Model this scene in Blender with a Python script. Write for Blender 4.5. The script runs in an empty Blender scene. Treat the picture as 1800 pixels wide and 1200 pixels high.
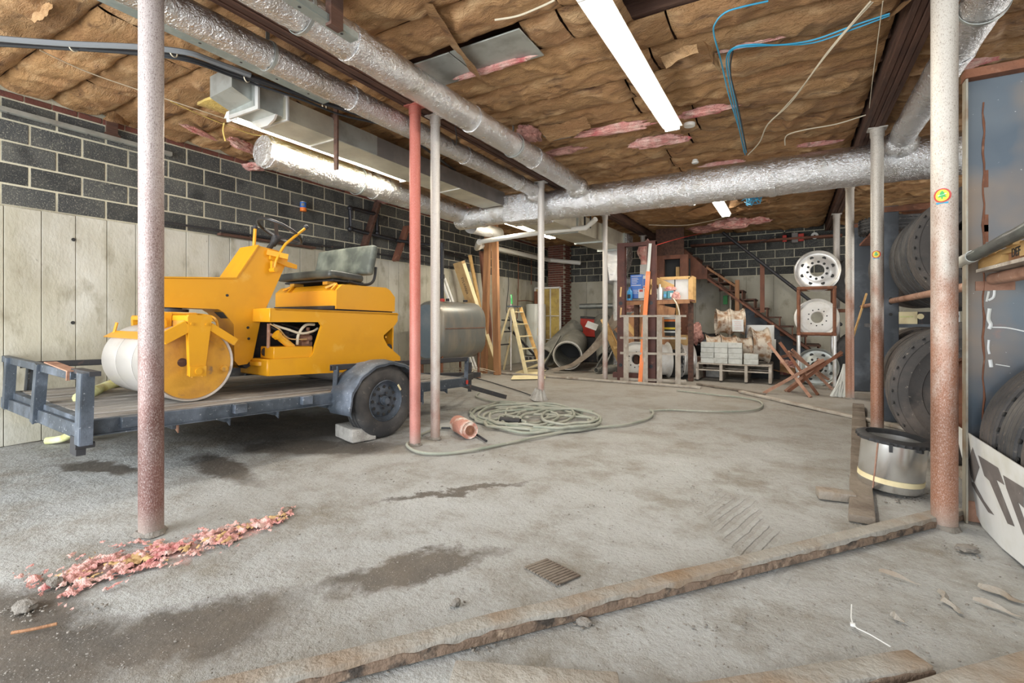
import bpy, bmesh, math, random
import numpy as np
from mathutils import Vector, Matrix, Euler, noise
random.seed(7); np.random.seed(7); noise.seed_set(3)
PI = math.pi
C = bpy.context.scene.collection
scene = bpy.context.scene
# ------------------------------------------------------------ camera, sky, light, exposure
FPX = 854.0
YAW = math.atan(490 / 854.0)
CAMZ = 1.2
cam = bpy.data.cameras.new('camera'); camo = bpy.data.objects.new('camera', cam); C.objects.link(camo)
cam.sensor_width = 36; cam.lens = FPX / 1800 * 36; cam.shift_y = -40 / 1800.0
cam.clip_start = 0.05; cam.clip_end = 200
camo.location = (0, 0, CAMZ); camo.rotation_euler = (PI / 2, 0, YAW)
scene.camera = camo
scene.view_settings.view_transform = 'Standard'; scene.view_settings.look = 'None'
scene.view_settings.gamma = 1; scene.view_settings.use_curve_mapping = False
scene.view_settings.exposure = 0.08
w = bpy.data.worlds.new('sky'); scene.world = w; w.use_nodes = True
bg = w.node_tree.nodes['Background']; bg.inputs[0].default_value = (0.86, 0.93, 1.0, 1); bg.inputs[1].default_value = 1.6
def area(name, loc, rot, sx, sy, power, color):
    l = bpy.data.lights.new(name, 'AREA'); l.shape = 'RECTANGLE'; l.size = sx; l.size_y = sy; l.energy = power; l.color = color
    o = bpy.data.objects.new(name, l); o.location = loc; o.rotation_euler = rot; C.objects.link(o); return o
# daylight falling in through the two open garage doors behind the camera and the opening on the right
area('daylight_door_left', (-3.9, -2.35, 1.7), (PI / 2, 0, 0), 4.2, 3.2, 430, (0.93, 0.97, 1.0))
area('daylight_door_right', (1.9, -2.35, 1.7), (PI / 2, 0, 0), 4.2, 3.2, 230, (0.95, 0.98, 1.0))
area('daylight_side_door', (4.9, 8.2, 1.6), (PI / 2, 0, PI / 2), 3.4, 2.8, 110, (1.0, 0.98, 0.94))

# ------------------------------------------------------------ pixel -> place (floor / planes of the room)
SN, CS = math.sin(YAW), math.cos(YAW)
def ray(px, py):
    u = (px - 900) / FPX; v = (560 - py) / FPX
    return (CS * u - SN, SN * u + CS, v)
def fl(px, py, z=0.0):
    r = ray(px, py); t = (z - CAMZ) / r[2]
    return Vector((r[0] * t, r[1] * t, z))
def onX(px, py, x):
    r = ray(px, py); t = x / r[0]; return Vector((x, r[1] * t, CAMZ + r[2] * t))
def onY(px, py, y):
    r = ray(px, py); t = y / r[1]; return Vector((r[0] * t, y, CAMZ + r[2] * t))

# ------------------------------------------------------------ materials
def ramp(nt, fac, stops):
    r = nt.nodes.new('ShaderNodeValToRGB'); nt.links.new(fac, r.inputs[0])
    e = r.color_ramp.elements
    while len(e) < len(stops): e.new(0.5)
    for i, (p, c) in enumerate(stops):
        e[i].position = p; e[i].color = (c[0], c[1], c[2], 1) if not isinstance(c, (int, float)) else (c, c, c, 1)
    return r.outputs[0]
def noise_tex(nt, vec, scale, detail=4, rough=0.55, dist=0.0):
    n = nt.nodes.new('ShaderNodeTexNoise'); n.inputs['Scale'].default_value = scale; n.inputs['Detail'].default_value = detail
    n.inputs['Roughness'].default_value = rough; n.inputs['Distortion'].default_value = dist
    nt.links.new(vec, n.inputs['Vector']); return n.outputs['Fac']
def mixc(nt, fac, a, b, mode='MIX'):
    m = nt.nodes.new('ShaderNodeMix'); m.data_type = 'RGBA'; m.blend_type = mode
    for v, k in ((fac, 0), (a, 6), (b, 7)):
        if isinstance(v, (int, float)): m.inputs[k].default_value = v if k == 0 else (v, v, v, 1)
        elif isinstance(v, (tuple, list)): m.inputs[k].default_value = (v[0], v[1], v[2], 1)
        else: nt.links.new(v, m.inputs[k])
    return m.outputs[2]
def mth(nt, op, a, b=0.0, clamp=False):
    m = nt.nodes.new('ShaderNodeMath'); m.operation = op; m.use_clamp = clamp
    for i, v in enumerate((a, b)):
        if isinstance(v, (int, float)): m.inputs[i].default_value = v
        else: nt.links.new(v, m.inputs[i])
    return m.outputs[0]
def coords(nt, stretch=(1, 1, 1), world=False):
    if world:
        g = nt.nodes.new('ShaderNodeNewGeometry'); src = g.outputs['Position']
    else:
        g = nt.nodes.new('ShaderNodeTexCoord'); src = g.outputs['Object']
    mp = nt.nodes.new('ShaderNodeMapping'); mp.inputs['Scale'].default_value = stretch
    nt.links.new(src, mp.inputs['Vector'])
    if not world:
        oi = nt.nodes.new('ShaderNodeObjectInfo'); c = nt.nodes.new('ShaderNodeCombineXYZ')
        m = mth(nt, 'MULTIPLY', oi.outputs['Random'], 37.0)
        nt.links.new(m, c.inputs[0]); nt.links.new(m, c.inputs[1]); nt.links.new(c.outputs[0], mp.inputs['Location'])
    return mp.outputs['Vector']
def M(name, col, rough=0.6, metal=0.0, spots=(), bump=(), stretch=(1, 1, 1), world=False, vary=0.0, emit=None, spec=None, roughvar=0.0, coat=0.0):
    """col: base; spots: (colour, scale, lo, hi[, detail]) layers laid over it by noise; bump: (scale, strength[, detail]) layers"""
    m = bpy.data.materials.new(name); m.use_nodes = True; nt = m.node_tree
    p = nt.nodes['Principled BSDF']; vec = coords(nt, stretch, world)
    c = None
    base = col
    for s in spots:
        n = noise_tex(nt, vec, s[1], s[4] if len(s) > 4 else 5)
        f = ramp(nt, n, [(s[2], 0.0), (s[3], 1.0)])
        base = mixc(nt, f, base, s[0])
    if vary:
        oi = nt.nodes.new('ShaderNodeObjectInfo')
        v = mth(nt, 'MULTIPLY_ADD', oi.outputs['Random'], 2 * vary); nt.nodes[-1].inputs[2].default_value = 1 - vary
        base = mixc(nt, 1.0, base, v, 'MULTIPLY')
    if isinstance(base, (tuple, list)): p.inputs['Base Color'].default_value = (*base[:3], 1)
    else: nt.links.new(base, p.inputs['Base Color'])
    p.inputs['Metallic'].default_value = metal; p.inputs['Roughness'].default_value = rough
    if roughvar:
        n = noise_tex(nt, vec, 9, 3)
        r = mth(nt, 'MULTIPLY_ADD', n, 2 * roughvar); nt.nodes[-1].inputs[2].default_value = rough - roughvar
        nt.links.new(r, p.inputs['Roughness'])
    if spec is not None: p.inputs['Specular IOR Level'].default_value = spec
    if coat: p.inputs['Coat Weight'].default_value = coat; p.inputs['Coat Roughness'].default_value = 0.2
    prev = None
    for b in bump:
        n = noise_tex(nt, vec, b[0], b[2] if len(b) > 2 else 4, 0.6, b[3] if len(b) > 3 else 0)
        bn = nt.nodes.new('ShaderNodeBump'); bn.inputs['Strength'].default_value = b[1]; bn.inputs['Distance'].default_value = 0.02
        nt.links.new(n, bn.inputs['Height'])
        if prev: nt.links.new(prev, bn.inputs['Normal'])
        prev = bn.outputs[0]
    if prev: nt.links.new(prev, p.inputs['Normal'])
    if emit: p.inputs['Emission Color'].default_value = (*emit[0], 1); p.inputs['Emission Strength'].default_value = emit[1]
    return m
MT = {}
MT['block'] = M('block', (0.060, 0.062, 0.062), 0.95, spots=[((0.12, 0.12, 0.108), 2.2, 0.40, 0.72), ((0.27, 0.26, 0.215), 75, 0.54, 0.72, 4), ((0.02, 0.02, 0.022), 3.1, 0.55, 0.8)], bump=[(90, 0.5)], vary=0.28)
MT['mortar'] = M('mortar', (0.60, 0.56, 0.43), 0.95, spots=[((0.25, 0.23, 0.18), 2, 0.5, 0.8)], bump=[(60, 0.4)], world=True)
MT['brick'] = M('brick', (0.17, 0.06, 0.042), 0.9, spots=[((0.09, 0.045, 0.04), 8, 0.5, 0.7)], bump=[(70, 0.4)], vary=0.3)
MT['concrete'] = M('concrete', (0.50, 0.475, 0.385), 0.85, spots=[((0.36, 0.33, 0.25), 1.6, 0.44, 0.74), ((0.66, 0.65, 0.60), 0.9, 0.5, 0.75), ((0.27, 0.24, 0.17), 3.4, 0.56, 0.74), ((0.2, 0.19, 0.15), 26, 0.68, 0.76)], bump=[(30, 0.25), (5, 0.2)], stretch=(1.2, 1.2, 0.7), world=True, vary=0.05)
MT['foil'] = M('foil', (0.80, 0.80, 0.81), 0.26, 0.95, spots=[((0.55, 0.50, 0.42), 3, 0.55, 0.8)], bump=[(9, 0.5, 3, 0.6), (28, 0.7, 3, 1.0), (90, 0.5, 3)], roughvar=0.06)
MT['foil_bright'] = M('foil_bright', (0.66, 0.66, 0.66), 0.4, 0.75, bump=[(20, 1.0, 4, 1.0), (60, 0.5)], stretch=(0.7, 0.7, 3))
MT['galv'] = M('galv', (0.47, 0.50, 0.48), 0.42, 0.65, spots=[((0.36, 0.37, 0.35), 6, 0.45, 0.65)], bump=[(3, 0.12)])
MT['sheet'] = M('sheet', (0.64, 0.61, 0.50), 0.42, 0.6, spots=[((0.47, 0.44, 0.36), 3, 0.4, 0.7)], bump=[(2.2, 0.45), (30, 0.08)])  # yellowish lit copy: lamp light on the duct underside mixed into the colour
MT['sheet_dark'] = M('sheet_dark', (0.21, 0.19, 0.18), 0.5, 0.45, spots=[((0.30, 0.27, 0.25), 3, 0.45, 0.7)], bump=[(4, 0.2)])  # dark copy: paints shade on the duct side; also colours the switch box
MT['strut'] = M('strut', (0.30, 0.35, 0.34), 0.5, 0.6, spots=[((0.44, 0.48, 0.46), 8, 0.5, 0.7)])
MT['wood_dark'] = M('wood_dark', (0.115, 0.055, 0.036), 0.75, spots=[((0.06, 0.03, 0.022), 5, 0.4, 0.65), ((0.21, 0.12, 0.08), 12, 0.6, 0.78)], bump=[(20, 0.4)], stretch=(4, 0.35, 4), world=True)
MT['joist'] = M('joist', (0.095, 0.048, 0.034), 0.8, spots=[((0.17, 0.095, 0.06), 9, 0.55, 0.75)], bump=[(20, 0.3)], stretch=(0.3, 4, 4), world=True)
MT['wood_red'] = M('wood_red', (0.22, 0.088, 0.052), 0.7, spots=[((0.11, 0.045, 0.03), 5, 0.45, 0.7), ((0.33, 0.16, 0.10), 14, 0.62, 0.78)], bump=[(20, 0.3)], stretch=(1, 1, 0.5))
MT['wood_post'] = M('wood_post', (0.40, 0.20, 0.095), 0.7, spots=[((0.17, 0.075, 0.04), 3, 0.45, 0.75), ((0.55, 0.33, 0.16), 9, 0.6, 0.8)], bump=[(25, 0.3)], stretch=(3, 3, 0.35))
MT['wood_yellow'] = M('wood_yellow', (0.66, 0.42, 0.17), 0.65, spots=[((0.45, 0.24, 0.08), 5, 0.5, 0.75), ((0.75, 0.55, 0.30), 9, 0.6, 0.8)], bump=[(30, 0.2)], stretch=(2, 0.4, 2))
MT['wood_grey'] = M('wood_grey', (0.42, 0.375, 0.32), 0.85, spots=[((0.25, 0.2, 0.155), 6, 0.45, 0.7), ((0.60, 0.56, 0.50), 9, 0.6, 0.78), ((0.12, 0.09, 0.07), 30, 0.66, 0.76)], bump=[(40, 0.5)], stretch=(1, 1, 0.6))
MT['deck'] = M('deck', (0.29, 0.27, 0.245), 0.85, spots=[((0.13, 0.115, 0.10), 5, 0.5, 0.72), ((0.52, 0.49, 0.44), 8, 0.58, 0.75)], bump=[(30, 0.6)], stretch=(5, 0.6, 5), vary=0.2)
MT['timber'] = M('timber', (0.30, 0.28, 0.245), 0.8, spots=[((0.24, 0.16, 0.095), 2.4, 0.42, 0.66), ((0.40, 0.38, 0.34), 2.8, 0.52, 0.7), ((0.10, 0.065, 0.05), 10, 0.66, 0.78)], bump=[(25, 0.7), (90, 0.3)], stretch=(1, 1, 1))
MT['timber_dark'] = M('timber_dark', (0.20, 0.165, 0.13), 0.85, spots=[((0.11, 0.08, 0.06), 5, 0.45, 0.7), ((0.34, 0.30, 0.26), 7, 0.6, 0.75)], bump=[(25, 0.7)])
MT['rust_edge'] = M('rust_edge', (0.20, 0.14, 0.10), 0.9, spots=[((0.05, 0.04, 0.033), 14, 0.5, 0.65), ((0.38, 0.29, 0.21), 22, 0.58, 0.75)], bump=[(30, 0.9)])
def steel_post(name, top, low, zlo, zhi, blot=0.5):
    m = M(name, top, 0.5, 0.25); nt = m.node_tree; p = nt.nodes['Principled BSDF']
    g = nt.nodes.new('ShaderNodeNewGeometry'); sx = nt.nodes.new('ShaderNodeSeparateXYZ'); nt.links.new(g.outputs['Position'], sx.inputs[0])
    vec = coords(nt, (1, 1, 0.5), True)
    n1 = noise_tex(nt, vec, 9, 6); n2 = noise_tex(nt, vec, 210, 4); n3 = noise_tex(nt, vec, 2.5, 3)
    z = mth(nt, 'ADD', sx.outputs[2], mth(nt, 'MULTIPLY', mth(nt, 'SUBTRACT', n1, 0.5), 2.2))
    f = ramp(nt, mth(nt, 'DIVIDE', mth(nt, 'SUBTRACT', z, zlo), zhi - zlo, True), [(0, 1.0), (1, 0.0)])
    rust = mixc(nt, ramp(nt, n3, [(0.4, 0), (0.65, 1)]), low, tuple(c * 0.6 for c in low))
    c = mixc(nt, f, top, rust)
    c = mixc(nt, mth(nt, 'MULTIPLY', ramp(nt, n2, [(0.5, 0), (0.68, 0.6)]), blot), c, (0.66, 0.61, 0.59))
    c = mixc(nt, mth(nt, 'MULTIPLY', ramp(nt, n2, [(0.34, 1), (0.45, 0)]), blot), c, tuple(q * 0.35 for q in low))
    dz = ramp(nt, sx.outputs[2], [(0.0, 1.0), (0.16, 0.0)])
    c = mixc(nt, mth(nt, 'MULTIPLY', dz, 0.75), c, (0.36, 0.32, 0.28))
    nt.links.new(c, p.inputs['Base Color'])
    b = nt.nodes.new('ShaderNodeBump'); b.inputs['Strength'].default_value = 0.25; b.inputs['Distance'].default_value = 0.01
    nt.links.new(n2, b.inputs['Height']); nt.links.new(b.outputs[0], p.inputs['Normal'])
    return m
MT['post_a'] = steel_post('post_brown', (0.43, 0.37, 0.355), (0.25, 0.125, 0.105), 0.5, 2.3, 0.65)
MT['post_red'] = steel_post('post_red', (0.47, 0.135, 0.10), (0.60, 0.25, 0.21), 0.2, 1.6, 0.25)
MT['post_white'] = steel_post('post_white', (0.62, 0.58, 0.54), (0.42, 0.22, 0.17), -0.3, 0.9, 0.35)
MT['post_rust'] = steel_post('post_rust', (0.60, 0.56, 0.50), (0.40, 0.19, 0.115), 0.9, 2.0, 0.55)
MT['yellow'] = M('yellow_paint', (0.70, 0.325, 0.009), 0.42, 0.0, spots=[((0.60, 0.27, 0.012), 2.5, 0.5, 0.8), ((0.80, 0.47, 0.10), 4, 0.62, 0.85)], bump=[(2, 0.04)], coat=0.15)
MT['yellow_worn'] = M('yellow_worn', (0.66, 0.33, 0.035), 0.6, 0.0, spots=[((0.40, 0.185, 0.04), 3, 0.45, 0.7), ((0.20, 0.14, 0.11), 9, 0.62, 0.75)], bump=[(30, 0.15)])
MT['drum'] = M('drum_steel', (0.66, 0.63, 0.60), 0.45, 0.45, spots=[((0.48, 0.43, 0.38), 2.5, 0.5, 0.75)], bump=[(8, 0.1)], stretch=(1, 0.4, 1))
MT['black'] = M('black_rubber', (0.022, 0.022, 0.024), 0.6, spots=[((0.06, 0.058, 0.055), 6, 0.5, 0.75)])
MT['blackgloss'] = M('black_gloss', (0.02, 0.02, 0.022), 0.3, spots=[((0.05, 0.05, 0.05), 6, 0.5, 0.75)])
MT['vinyl'] = M('black_vinyl', (0.035, 0.038, 0.038), 0.38, spots=[((0.11, 0.125, 0.11), 3.5, 0.42, 0.7)], bump=[(120, 0.08)])
MT['vinyl_dust'] = M('dusty_vinyl', (0.075, 0.085, 0.075), 0.55, spots=[((0.22, 0.24, 0.20), 4, 0.42, 0.7), ((0.10, 0.11, 0.10), 6, 0.6, 0.8)], bump=[(120, 0.08)])
MT['tyre'] = M('tyre', (0.040, 0.040, 0.042), 0.75, spots=[((0.12, 0.11, 0.10), 3, 0.45, 0.75), ((0.17, 0.15, 0.13), 30, 0.62, 0.76)], bump=[(60, 0.15)])
MT['tyre_dusty'] = M('tyre_dusty', (0.065, 0.060, 0.058), 0.85, spots=[((0.15, 0.122, 0.105), 2.4, 0.45, 0.7), ((0.035, 0.035, 0.037), 5, 0.55, 0.75), ((0.28, 0.24, 0.2), 35, 0.66, 0.76)], bump=[(60, 0.2)])
MT['trailer'] = M('trailer_steel', (0.065, 0.08, 0.10), 0.5, 0.25, spots=[((0.17, 0.20, 0.25), 4, 0.45, 0.7), ((0.45, 0.47, 0.50), 40, 0.64, 0.74), ((0.05, 0.055, 0.065), 7, 0.6, 0.75)], bump=[(60, 0.2)])
MT['trailer_dark'] = M('trailer_dark', (0.045, 0.045, 0.05), 0.6, 0.2, spots=[((0.16, 0.10, 0.08), 12, 0.6, 0.75)])
MT['rust'] = M('rust', (0.24, 0.10, 0.055), 0.85, 0.1, spots=[((0.13, 0.06, 0.04), 6, 0.45, 0.7), ((0.37, 0.2, 0.13), 14, 0.6, 0.76)], bump=[(60, 0.4)])
MT['rust_light'] = M('rust_light', (0.42, 0.24, 0.165), 0.75, 0.2, spots=[((0.25, 0.12, 0.075), 7, 0.45, 0.7), ((0.6, 0.5, 0.42), 16, 0.62, 0.78)], bump=[(60, 0.3)])
MT['mast'] = M('mast_steel', (0.115, 0.045, 0.035), 0.6, 0.2, spots=[((0.06, 0.03, 0.027), 4, 0.45, 0.7), ((0.2, 0.1, 0.07), 15, 0.64, 0.76)])
MT['alu'] = M('alu', (0.80, 0.79, 0.77), 0.38, 0.6, spots=[((0.60, 0.56, 0.50), 6, 0.5, 0.75)], bump=[(20, 0.08)])
MT['white_paint'] = M('white_paint', (0.80, 0.79, 0.76), 0.4, 0.0, spots=[((0.62, 0.58, 0.52), 5, 0.52, 0.78)])
MT['rim_rust'] = M('rim_rust', (0.56, 0.50, 0.42), 0.6, 0.2, spots=[((0.30, 0.17, 0.09), 7, 0.46, 0.62), ((0.16, 0.09, 0.06), 11, 0.58, 0.7)], bump=[(40, 0.4)], vary=0.12)
MT['cmu'] = M('grey_block', (0.52, 0.53, 0.50), 0.9, spots=[((0.42, 0.42, 0.39), 12, 0.45, 0.65)], bump=[(80, 0.3)], vary=0.08)
MT['cinder'] = M('cinder', (0.46, 0.44, 0.405), 0.95, spots=[((0.33, 0.31, 0.28), 10, 0.45, 0.65), ((0.6, 0.58, 0.54), 50, 0.6, 0.72)], bump=[(70, 0.7)])
MT['white'] = M('white_board', (0.72, 0.73, 0.72), 0.45, spots=[((0.56, 0.56, 0.48), 3, 0.48, 0.75)])
MT['fridge'] = M('enamel', (0.70, 0.72, 0.68), 0.3, spots=[((0.62, 0.62, 0.56), 3, 0.5, 0.75)])
MT['tank'] = M('tank_paint', (0.20, 0.205, 0.195), 0.38, 0.35, spots=[((0.30, 0.27, 0.22), 2.4, 0.46, 0.66), ((0.2, 0.12, 0.07), 4, 0.62, 0.76)], bump=[(20, 0.08)], stretch=(1.4, 1.4, 0.5))
MT['tank_end'] = M('tank_end', (0.16, 0.21, 0.26), 0.4, 0.3, spots=[((0.24, 0.28, 0.32), 3, 0.45, 0.7)])
MT['pvc'] = M('pvc', (0.77, 0.75, 0.70), 0.4, spots=[((0.6, 0.55, 0.45), 4, 0.55, 0.8)])
MT['ironpipe'] = M('iron_pipe', (0.035, 0.035, 0.04), 0.45, 0.5, spots=[((0.10, 0.06, 0.05), 14, 0.6, 0.75)])
MT['bluegrey'] = M('rack_steel', (0.07, 0.08, 0.095), 0.5, 0.3, spots=[((0.15, 0.17, 0.2), 4, 0.5, 0.75)])
MT['hose'] = M('hose', (0.33, 0.33, 0.275), 0.75, spots=[((0.22, 0.25, 0.2), 3, 0.45, 0.7), ((0.42, 0.4, 0.35), 20, 0.6, 0.75)])
MT['pink'] = M('pink_fibreglass', (0.74, 0.36, 0.32), 0.98, spots=[((0.86, 0.60, 0.53), 9, 0.45, 0.65), ((0.66, 0.16, 0.17), 5, 0.56, 0.72), ((0.30, 0.17, 0.13), 7, 0.62, 0.76)], bump=[(30, 1.0), (90, 0.8)])
MT['pink_dark'] = M('dirty_fibreglass', (0.40, 0.19, 0.16), 0.98, spots=[((0.58, 0.32, 0.27), 9, 0.45, 0.65), ((0.14, 0.08, 0.06), 6, 0.56, 0.72)], bump=[(30, 1.0), (90, 0.8)])
MT['card'] = M('cardboard', (0.56, 0.37, 0.17), 0.85, spots=[((0.44, 0.27, 0.12), 6, 0.5, 0.7)])
MT['paper_cream'] = M('cream_card', (0.78, 0.68, 0.42), 0.85, spots=[((0.64, 0.52, 0.3), 6, 0.5, 0.7)])
MT['plastic_grey'] = M('drain_pipe', (0.17, 0.165, 0.145), 0.55, spots=[((0.27, 0.26, 0.22), 5, 0.45, 0.7), ((0.1, 0.09, 0.075), 9, 0.6, 0.75)], bump=[(20, 0.15)])
MT['orange'] = M('orange_level', (0.85, 0.21, 0.03), 0.4, spots=[((0.8, 0.35, 0.2), 3, 0.5, 0.75)])
MT['blue'] = M('blue_print', (0.03, 0.14, 0.50), 0.4)
MT['blue_light'] = M('blue_bottle', (0.05, 0.30, 0.62), 0.35)
MT['teal'] = M('teal_can', (0.05, 0.25, 0.30), 0.4)
MT['red'] = M('red_paint', (0.55, 0.05, 0.035), 0.45, spots=[((0.4, 0.04, 0.03), 5, 0.5, 0.7)])
MT['green'] = M('green_print', (0.05, 0.42, 0.10), 0.5)
MT['print_yellow'] = M('yellow_print', (0.85, 0.62, 0.05), 0.5)
MT['ink'] = M('ink', (0.03, 0.03, 0.03), 0.7)
MT['sign_ink'] = M('sign_ink', (0.14, 0.125, 0.12), 0.6, spots=[((0.2, 0.18, 0.17), 8, 0.5, 0.7), ((0.5, 0.48, 0.46), 60, 0.68, 0.74)])
MT['leafy'] = M('pale_strap', (0.66, 0.68, 0.34), 0.7, spots=[((0.5, 0.42, 0.12), 7, 0.5, 0.7), ((0.82, 0.84, 0.62), 5, 0.5, 0.75)])
MT['mirror'] = M('polished_drum', (0.84, 0.84, 0.83), 0.27, 0.96, spots=[((0.7, 0.68, 0.64), 3, 0.5, 0.7)], bump=[(3, 0.08)])
MT['dust'] = M('dirt', (0.21, 0.19, 0.165), 0.95, spots=[((0.30, 0.27, 0.235), 12, 0.45, 0.7), ((0.10, 0.085, 0.07), 20, 0.6, 0.72)], bump=[(40, 0.8)])
MT['yellow_ins'] = M('yellow_fibreglass', (0.62, 0.46, 0.14), 0.95, spots=[((0.40, 0.27, 0.10), 4, 0.45, 0.65), ((0.78, 0.66, 0.3), 6, 0.58, 0.75)], bump=[(30, 0.7)])
MT['cable'] = M('cable_black', (0.022, 0.024, 0.028), 0.45)
MT['cable_grey'] = M('cable_grey', (0.16, 0.17, 0.18), 0.45)
MT['cable_blue'] = M('cable_blue', (0.03, 0.33, 0.55), 0.45)
MT['cable_white'] = M('cable_white', (0.62, 0.55, 0.42), 0.55)
MT['tube'] = M('lamp_tube', (1, 1, 1), 0.5, emit=((1.0, 0.95, 0.84), 17))
MT['tube_warm'] = M('lamp_tube_warm', (1, 1, 1), 0.5, emit=((1.0, 0.90, 0.66), 17))
MT['lampbody'] = M('lamp_body', (0.82, 0.81, 0.77), 0.4)

# ceiling paper: brown kraft facing with creases, their shade and highlights mixed into its colour, and a faint repeating print
def kraft():
    m = M('kraft_paper', (0.40, 0.225, 0.096), 0.62, 0.0, spots=[((0.34, 0.175, 0.075), 2.2, 0.42, 0.68), ((0.62, 0.41, 0.22), 3.2, 0.52, 0.74), ((0.11, 0.05, 0.024), 5.5, 0.58, 0.74)],
          bump=[(4, 0.9, 4, 2.0), (15, 1.0, 5, 2.0), (70, 0.5)], stretch=(0.8, 2.2, 1), vary=0.18)
    return m
MT['kraft'] = kraft()
MT['edge_steel'] = M('edge_steel', (0.40, 0.38, 0.32), 0.5, 0.3, spots=[((0.3, 0.22, 0.15), 6, 0.5, 0.7)])

# ------------------------------------------------------------ floor material: dusty concrete with dirt, damp patches, a painted trailer shadow, tyre marks
def floor_mat():
    m = M('dusty_concrete', (0.5, 0.5, 0.5), 0.9); nt = m.node_tree; p = nt.nodes['Principled BSDF']
    P = coords(nt, (1, 1, 1), True)
    sp = nt.nodes.new('ShaderNodeSeparateXYZ'); nt.links.new(P, sp.inputs[0])
    big = noise_tex(nt, P, 0.55, 5); mid = noise_tex(nt, P, 1.7, 10, 0.72, 0.0); fine = noise_tex(nt, P, 38, 4, 0.7); grit = noise_tex(nt, P, 150, 2)
    wn = nt.nodes.new('ShaderNodeTexNoise'); wn.inputs['Scale'].default_value = 3.2; wn.inputs['Detail'].default_value = 6; wn.inputs['Roughness'].default_value = 0.7; nt.links.new(P, wn.inputs['Vector'])
    ws = nt.nodes.new('ShaderNodeSeparateColor'); nt.links.new(wn.outputs['Color'], ws.inputs[0])
    wx = mth(nt, 'ADD', sp.outputs[0], mth(nt, 'MULTIPLY', mth(nt, 'SUBTRACT', ws.outputs[0], 0.5), 0.55))
    wy = mth(nt, 'ADD', sp.outputs[1], mth(nt, 'MULTIPLY', mth(nt, 'SUBTRACT', ws.outputs[1], 0.5), 0.55))
    c = mixc(nt, ramp(nt, big, [(0.38, 0), (0.66, 1)]), (0.405, 0.41, 0.40), (0.345, 0.34, 0.32))
    c = mixc(nt, ramp(nt, mid, [(0.47, 0), (0.64, 1)]), c, (0.245, 0.225, 0.19))
    c = mixc(nt, ramp(nt, mid, [(0.28, 1), (0.43, 0)]), c, (0.47, 0.475, 0.465))
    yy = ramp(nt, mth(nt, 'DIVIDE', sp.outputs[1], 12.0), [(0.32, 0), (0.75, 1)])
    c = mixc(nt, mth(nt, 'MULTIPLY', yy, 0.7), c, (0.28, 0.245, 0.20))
    def ell(cx, cy, ax, ay, ang, soft=0.25):
        ca, sa = math.cos(ang), math.sin(ang)
        dx = mth(nt, 'SUBTRACT', wx, cx); dy = mth(nt, 'SUBTRACT', wy, cy)
        a = mth(nt, 'DIVIDE', mth(nt, 'ADD', mth(nt, 'MULTIPLY', dx, ca), mth(nt, 'MULTIPLY', dy, sa)), ax)
        b = mth(nt, 'DIVIDE', mth(nt, 'SUBTRACT', mth(nt, 'MULTIPLY', dy, ca), mth(nt, 'MULTIPLY', dx, sa)), ay)
        r = mth(nt, 'SQRT', mth(nt, 'ADD', mth(nt, 'MULTIPLY', a, a), mth(nt, 'MULTIPLY', b, b)))
        return ramp(nt, r, [(max(0, 0.8 - soft), 1.0), (min(1, 0.8 + soft * 0.6), 0.0)])
    wet_shade = None
    for e in ((-2.02, 1.0, 0.52, 0.27, 0.9), (-1.58, 1.80, 0.62, 0.15, 0.95), (-2.65, 0.62, 0.95, 0.36, 0.15), (-3.98, 2.25, 0.75, 0.20, -0.15), (-4.85, 1.75, 0.55, 0.14, 0.3), (-3.9, 3.05, 1.1, 0.38, 0.4), (-5.0, 3.4, 1.6, 1.0, 0.3), (-2.0, 2.75, 0.75, 0.07, 0.9)):  # damp stains; the largest ellipse, centred below the trailer, paints its shadow
        q = ell(*e); wet_shade = q if wet_shade is None else mth(nt, 'MAXIMUM', wet_shade, q)
    wet_shade = mth(nt, 'MULTIPLY', wet_shade, 0.93)
    c = mixc(nt, wet_shade, c, mixc(nt, ramp(nt, mid, [(0.4, 0), (0.6, 1)]), (0.065, 0.055, 0.045), (0.12, 0.10, 0.08)))
    pk = None
    for e in ((-2.8, 1.22, 0.36, 0.16, 0.85), (-2.75, 1.6, 0.34, 0.13, 0.9)):
        q = ell(*e); pk = q if pk is None else mth(nt, 'MAXIMUM', pk, q)
    c = mixc(nt, mth(nt, 'MULTIPLY', pk, mth(nt, 'MULTIPLY', ramp(nt, fine, [(0.35, 0.3), (0.6, 1.0)]), 0.75)), c, (0.70, 0.33, 0.29))
    # tyre tread marks
    t = nt.nodes.new('ShaderNodeTexWave'); t.inputs['Scale'].default_value = 5; t.inputs['Distortion'].default_value = 1.5; t.inputs['Detail'].default_value = 2
    mp = nt.nodes.new('ShaderNodeMapping'); mp.inputs['Rotation'].default_value = (0, 0, 0.25); nt.links.new(P, mp.inputs[0]); nt.links.new(mp.outputs[0], t.inputs[0])
    tm = mth(nt, 'MULTIPLY', ell(-0.23, 3.1, 0.20, 0.75, 0.25), ramp(nt, t.outputs['Fac'], [(0.3, 1), (0.6, 0)]))
    c = mixc(nt, mth(nt, 'MULTIPLY', tm, 0.45), c, (0.26, 0.245, 0.22))
    c = mixc(nt, ramp(nt, fine, [(0.60, 0), (0.72, 0.7)]), c, (0.20, 0.175, 0.145))
    c = mixc(nt, ramp(nt, grit, [(0.66, 0), (0.72, 0.8)]), c, (0.62, 0.61, 0.59))
    nt.links.new(c, p.inputs['Base Color'])
    rr = mth(nt, 'SUBTRACT', 0.92, mth(nt, 'MULTIPLY', wet_shade, 0.32)); nt.links.new(rr, p.inputs['Roughness'])
    hgt = mth(nt, 'ADD', mth(nt, 'MULTIPLY', mid, 2.2), mth(nt, 'ADD', mth(nt, 'MULTIPLY', fine, 0.5), mth(nt, 'MULTIPLY', mth(nt, 'MULTIPLY', tm, -0.4), 1)))
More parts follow.
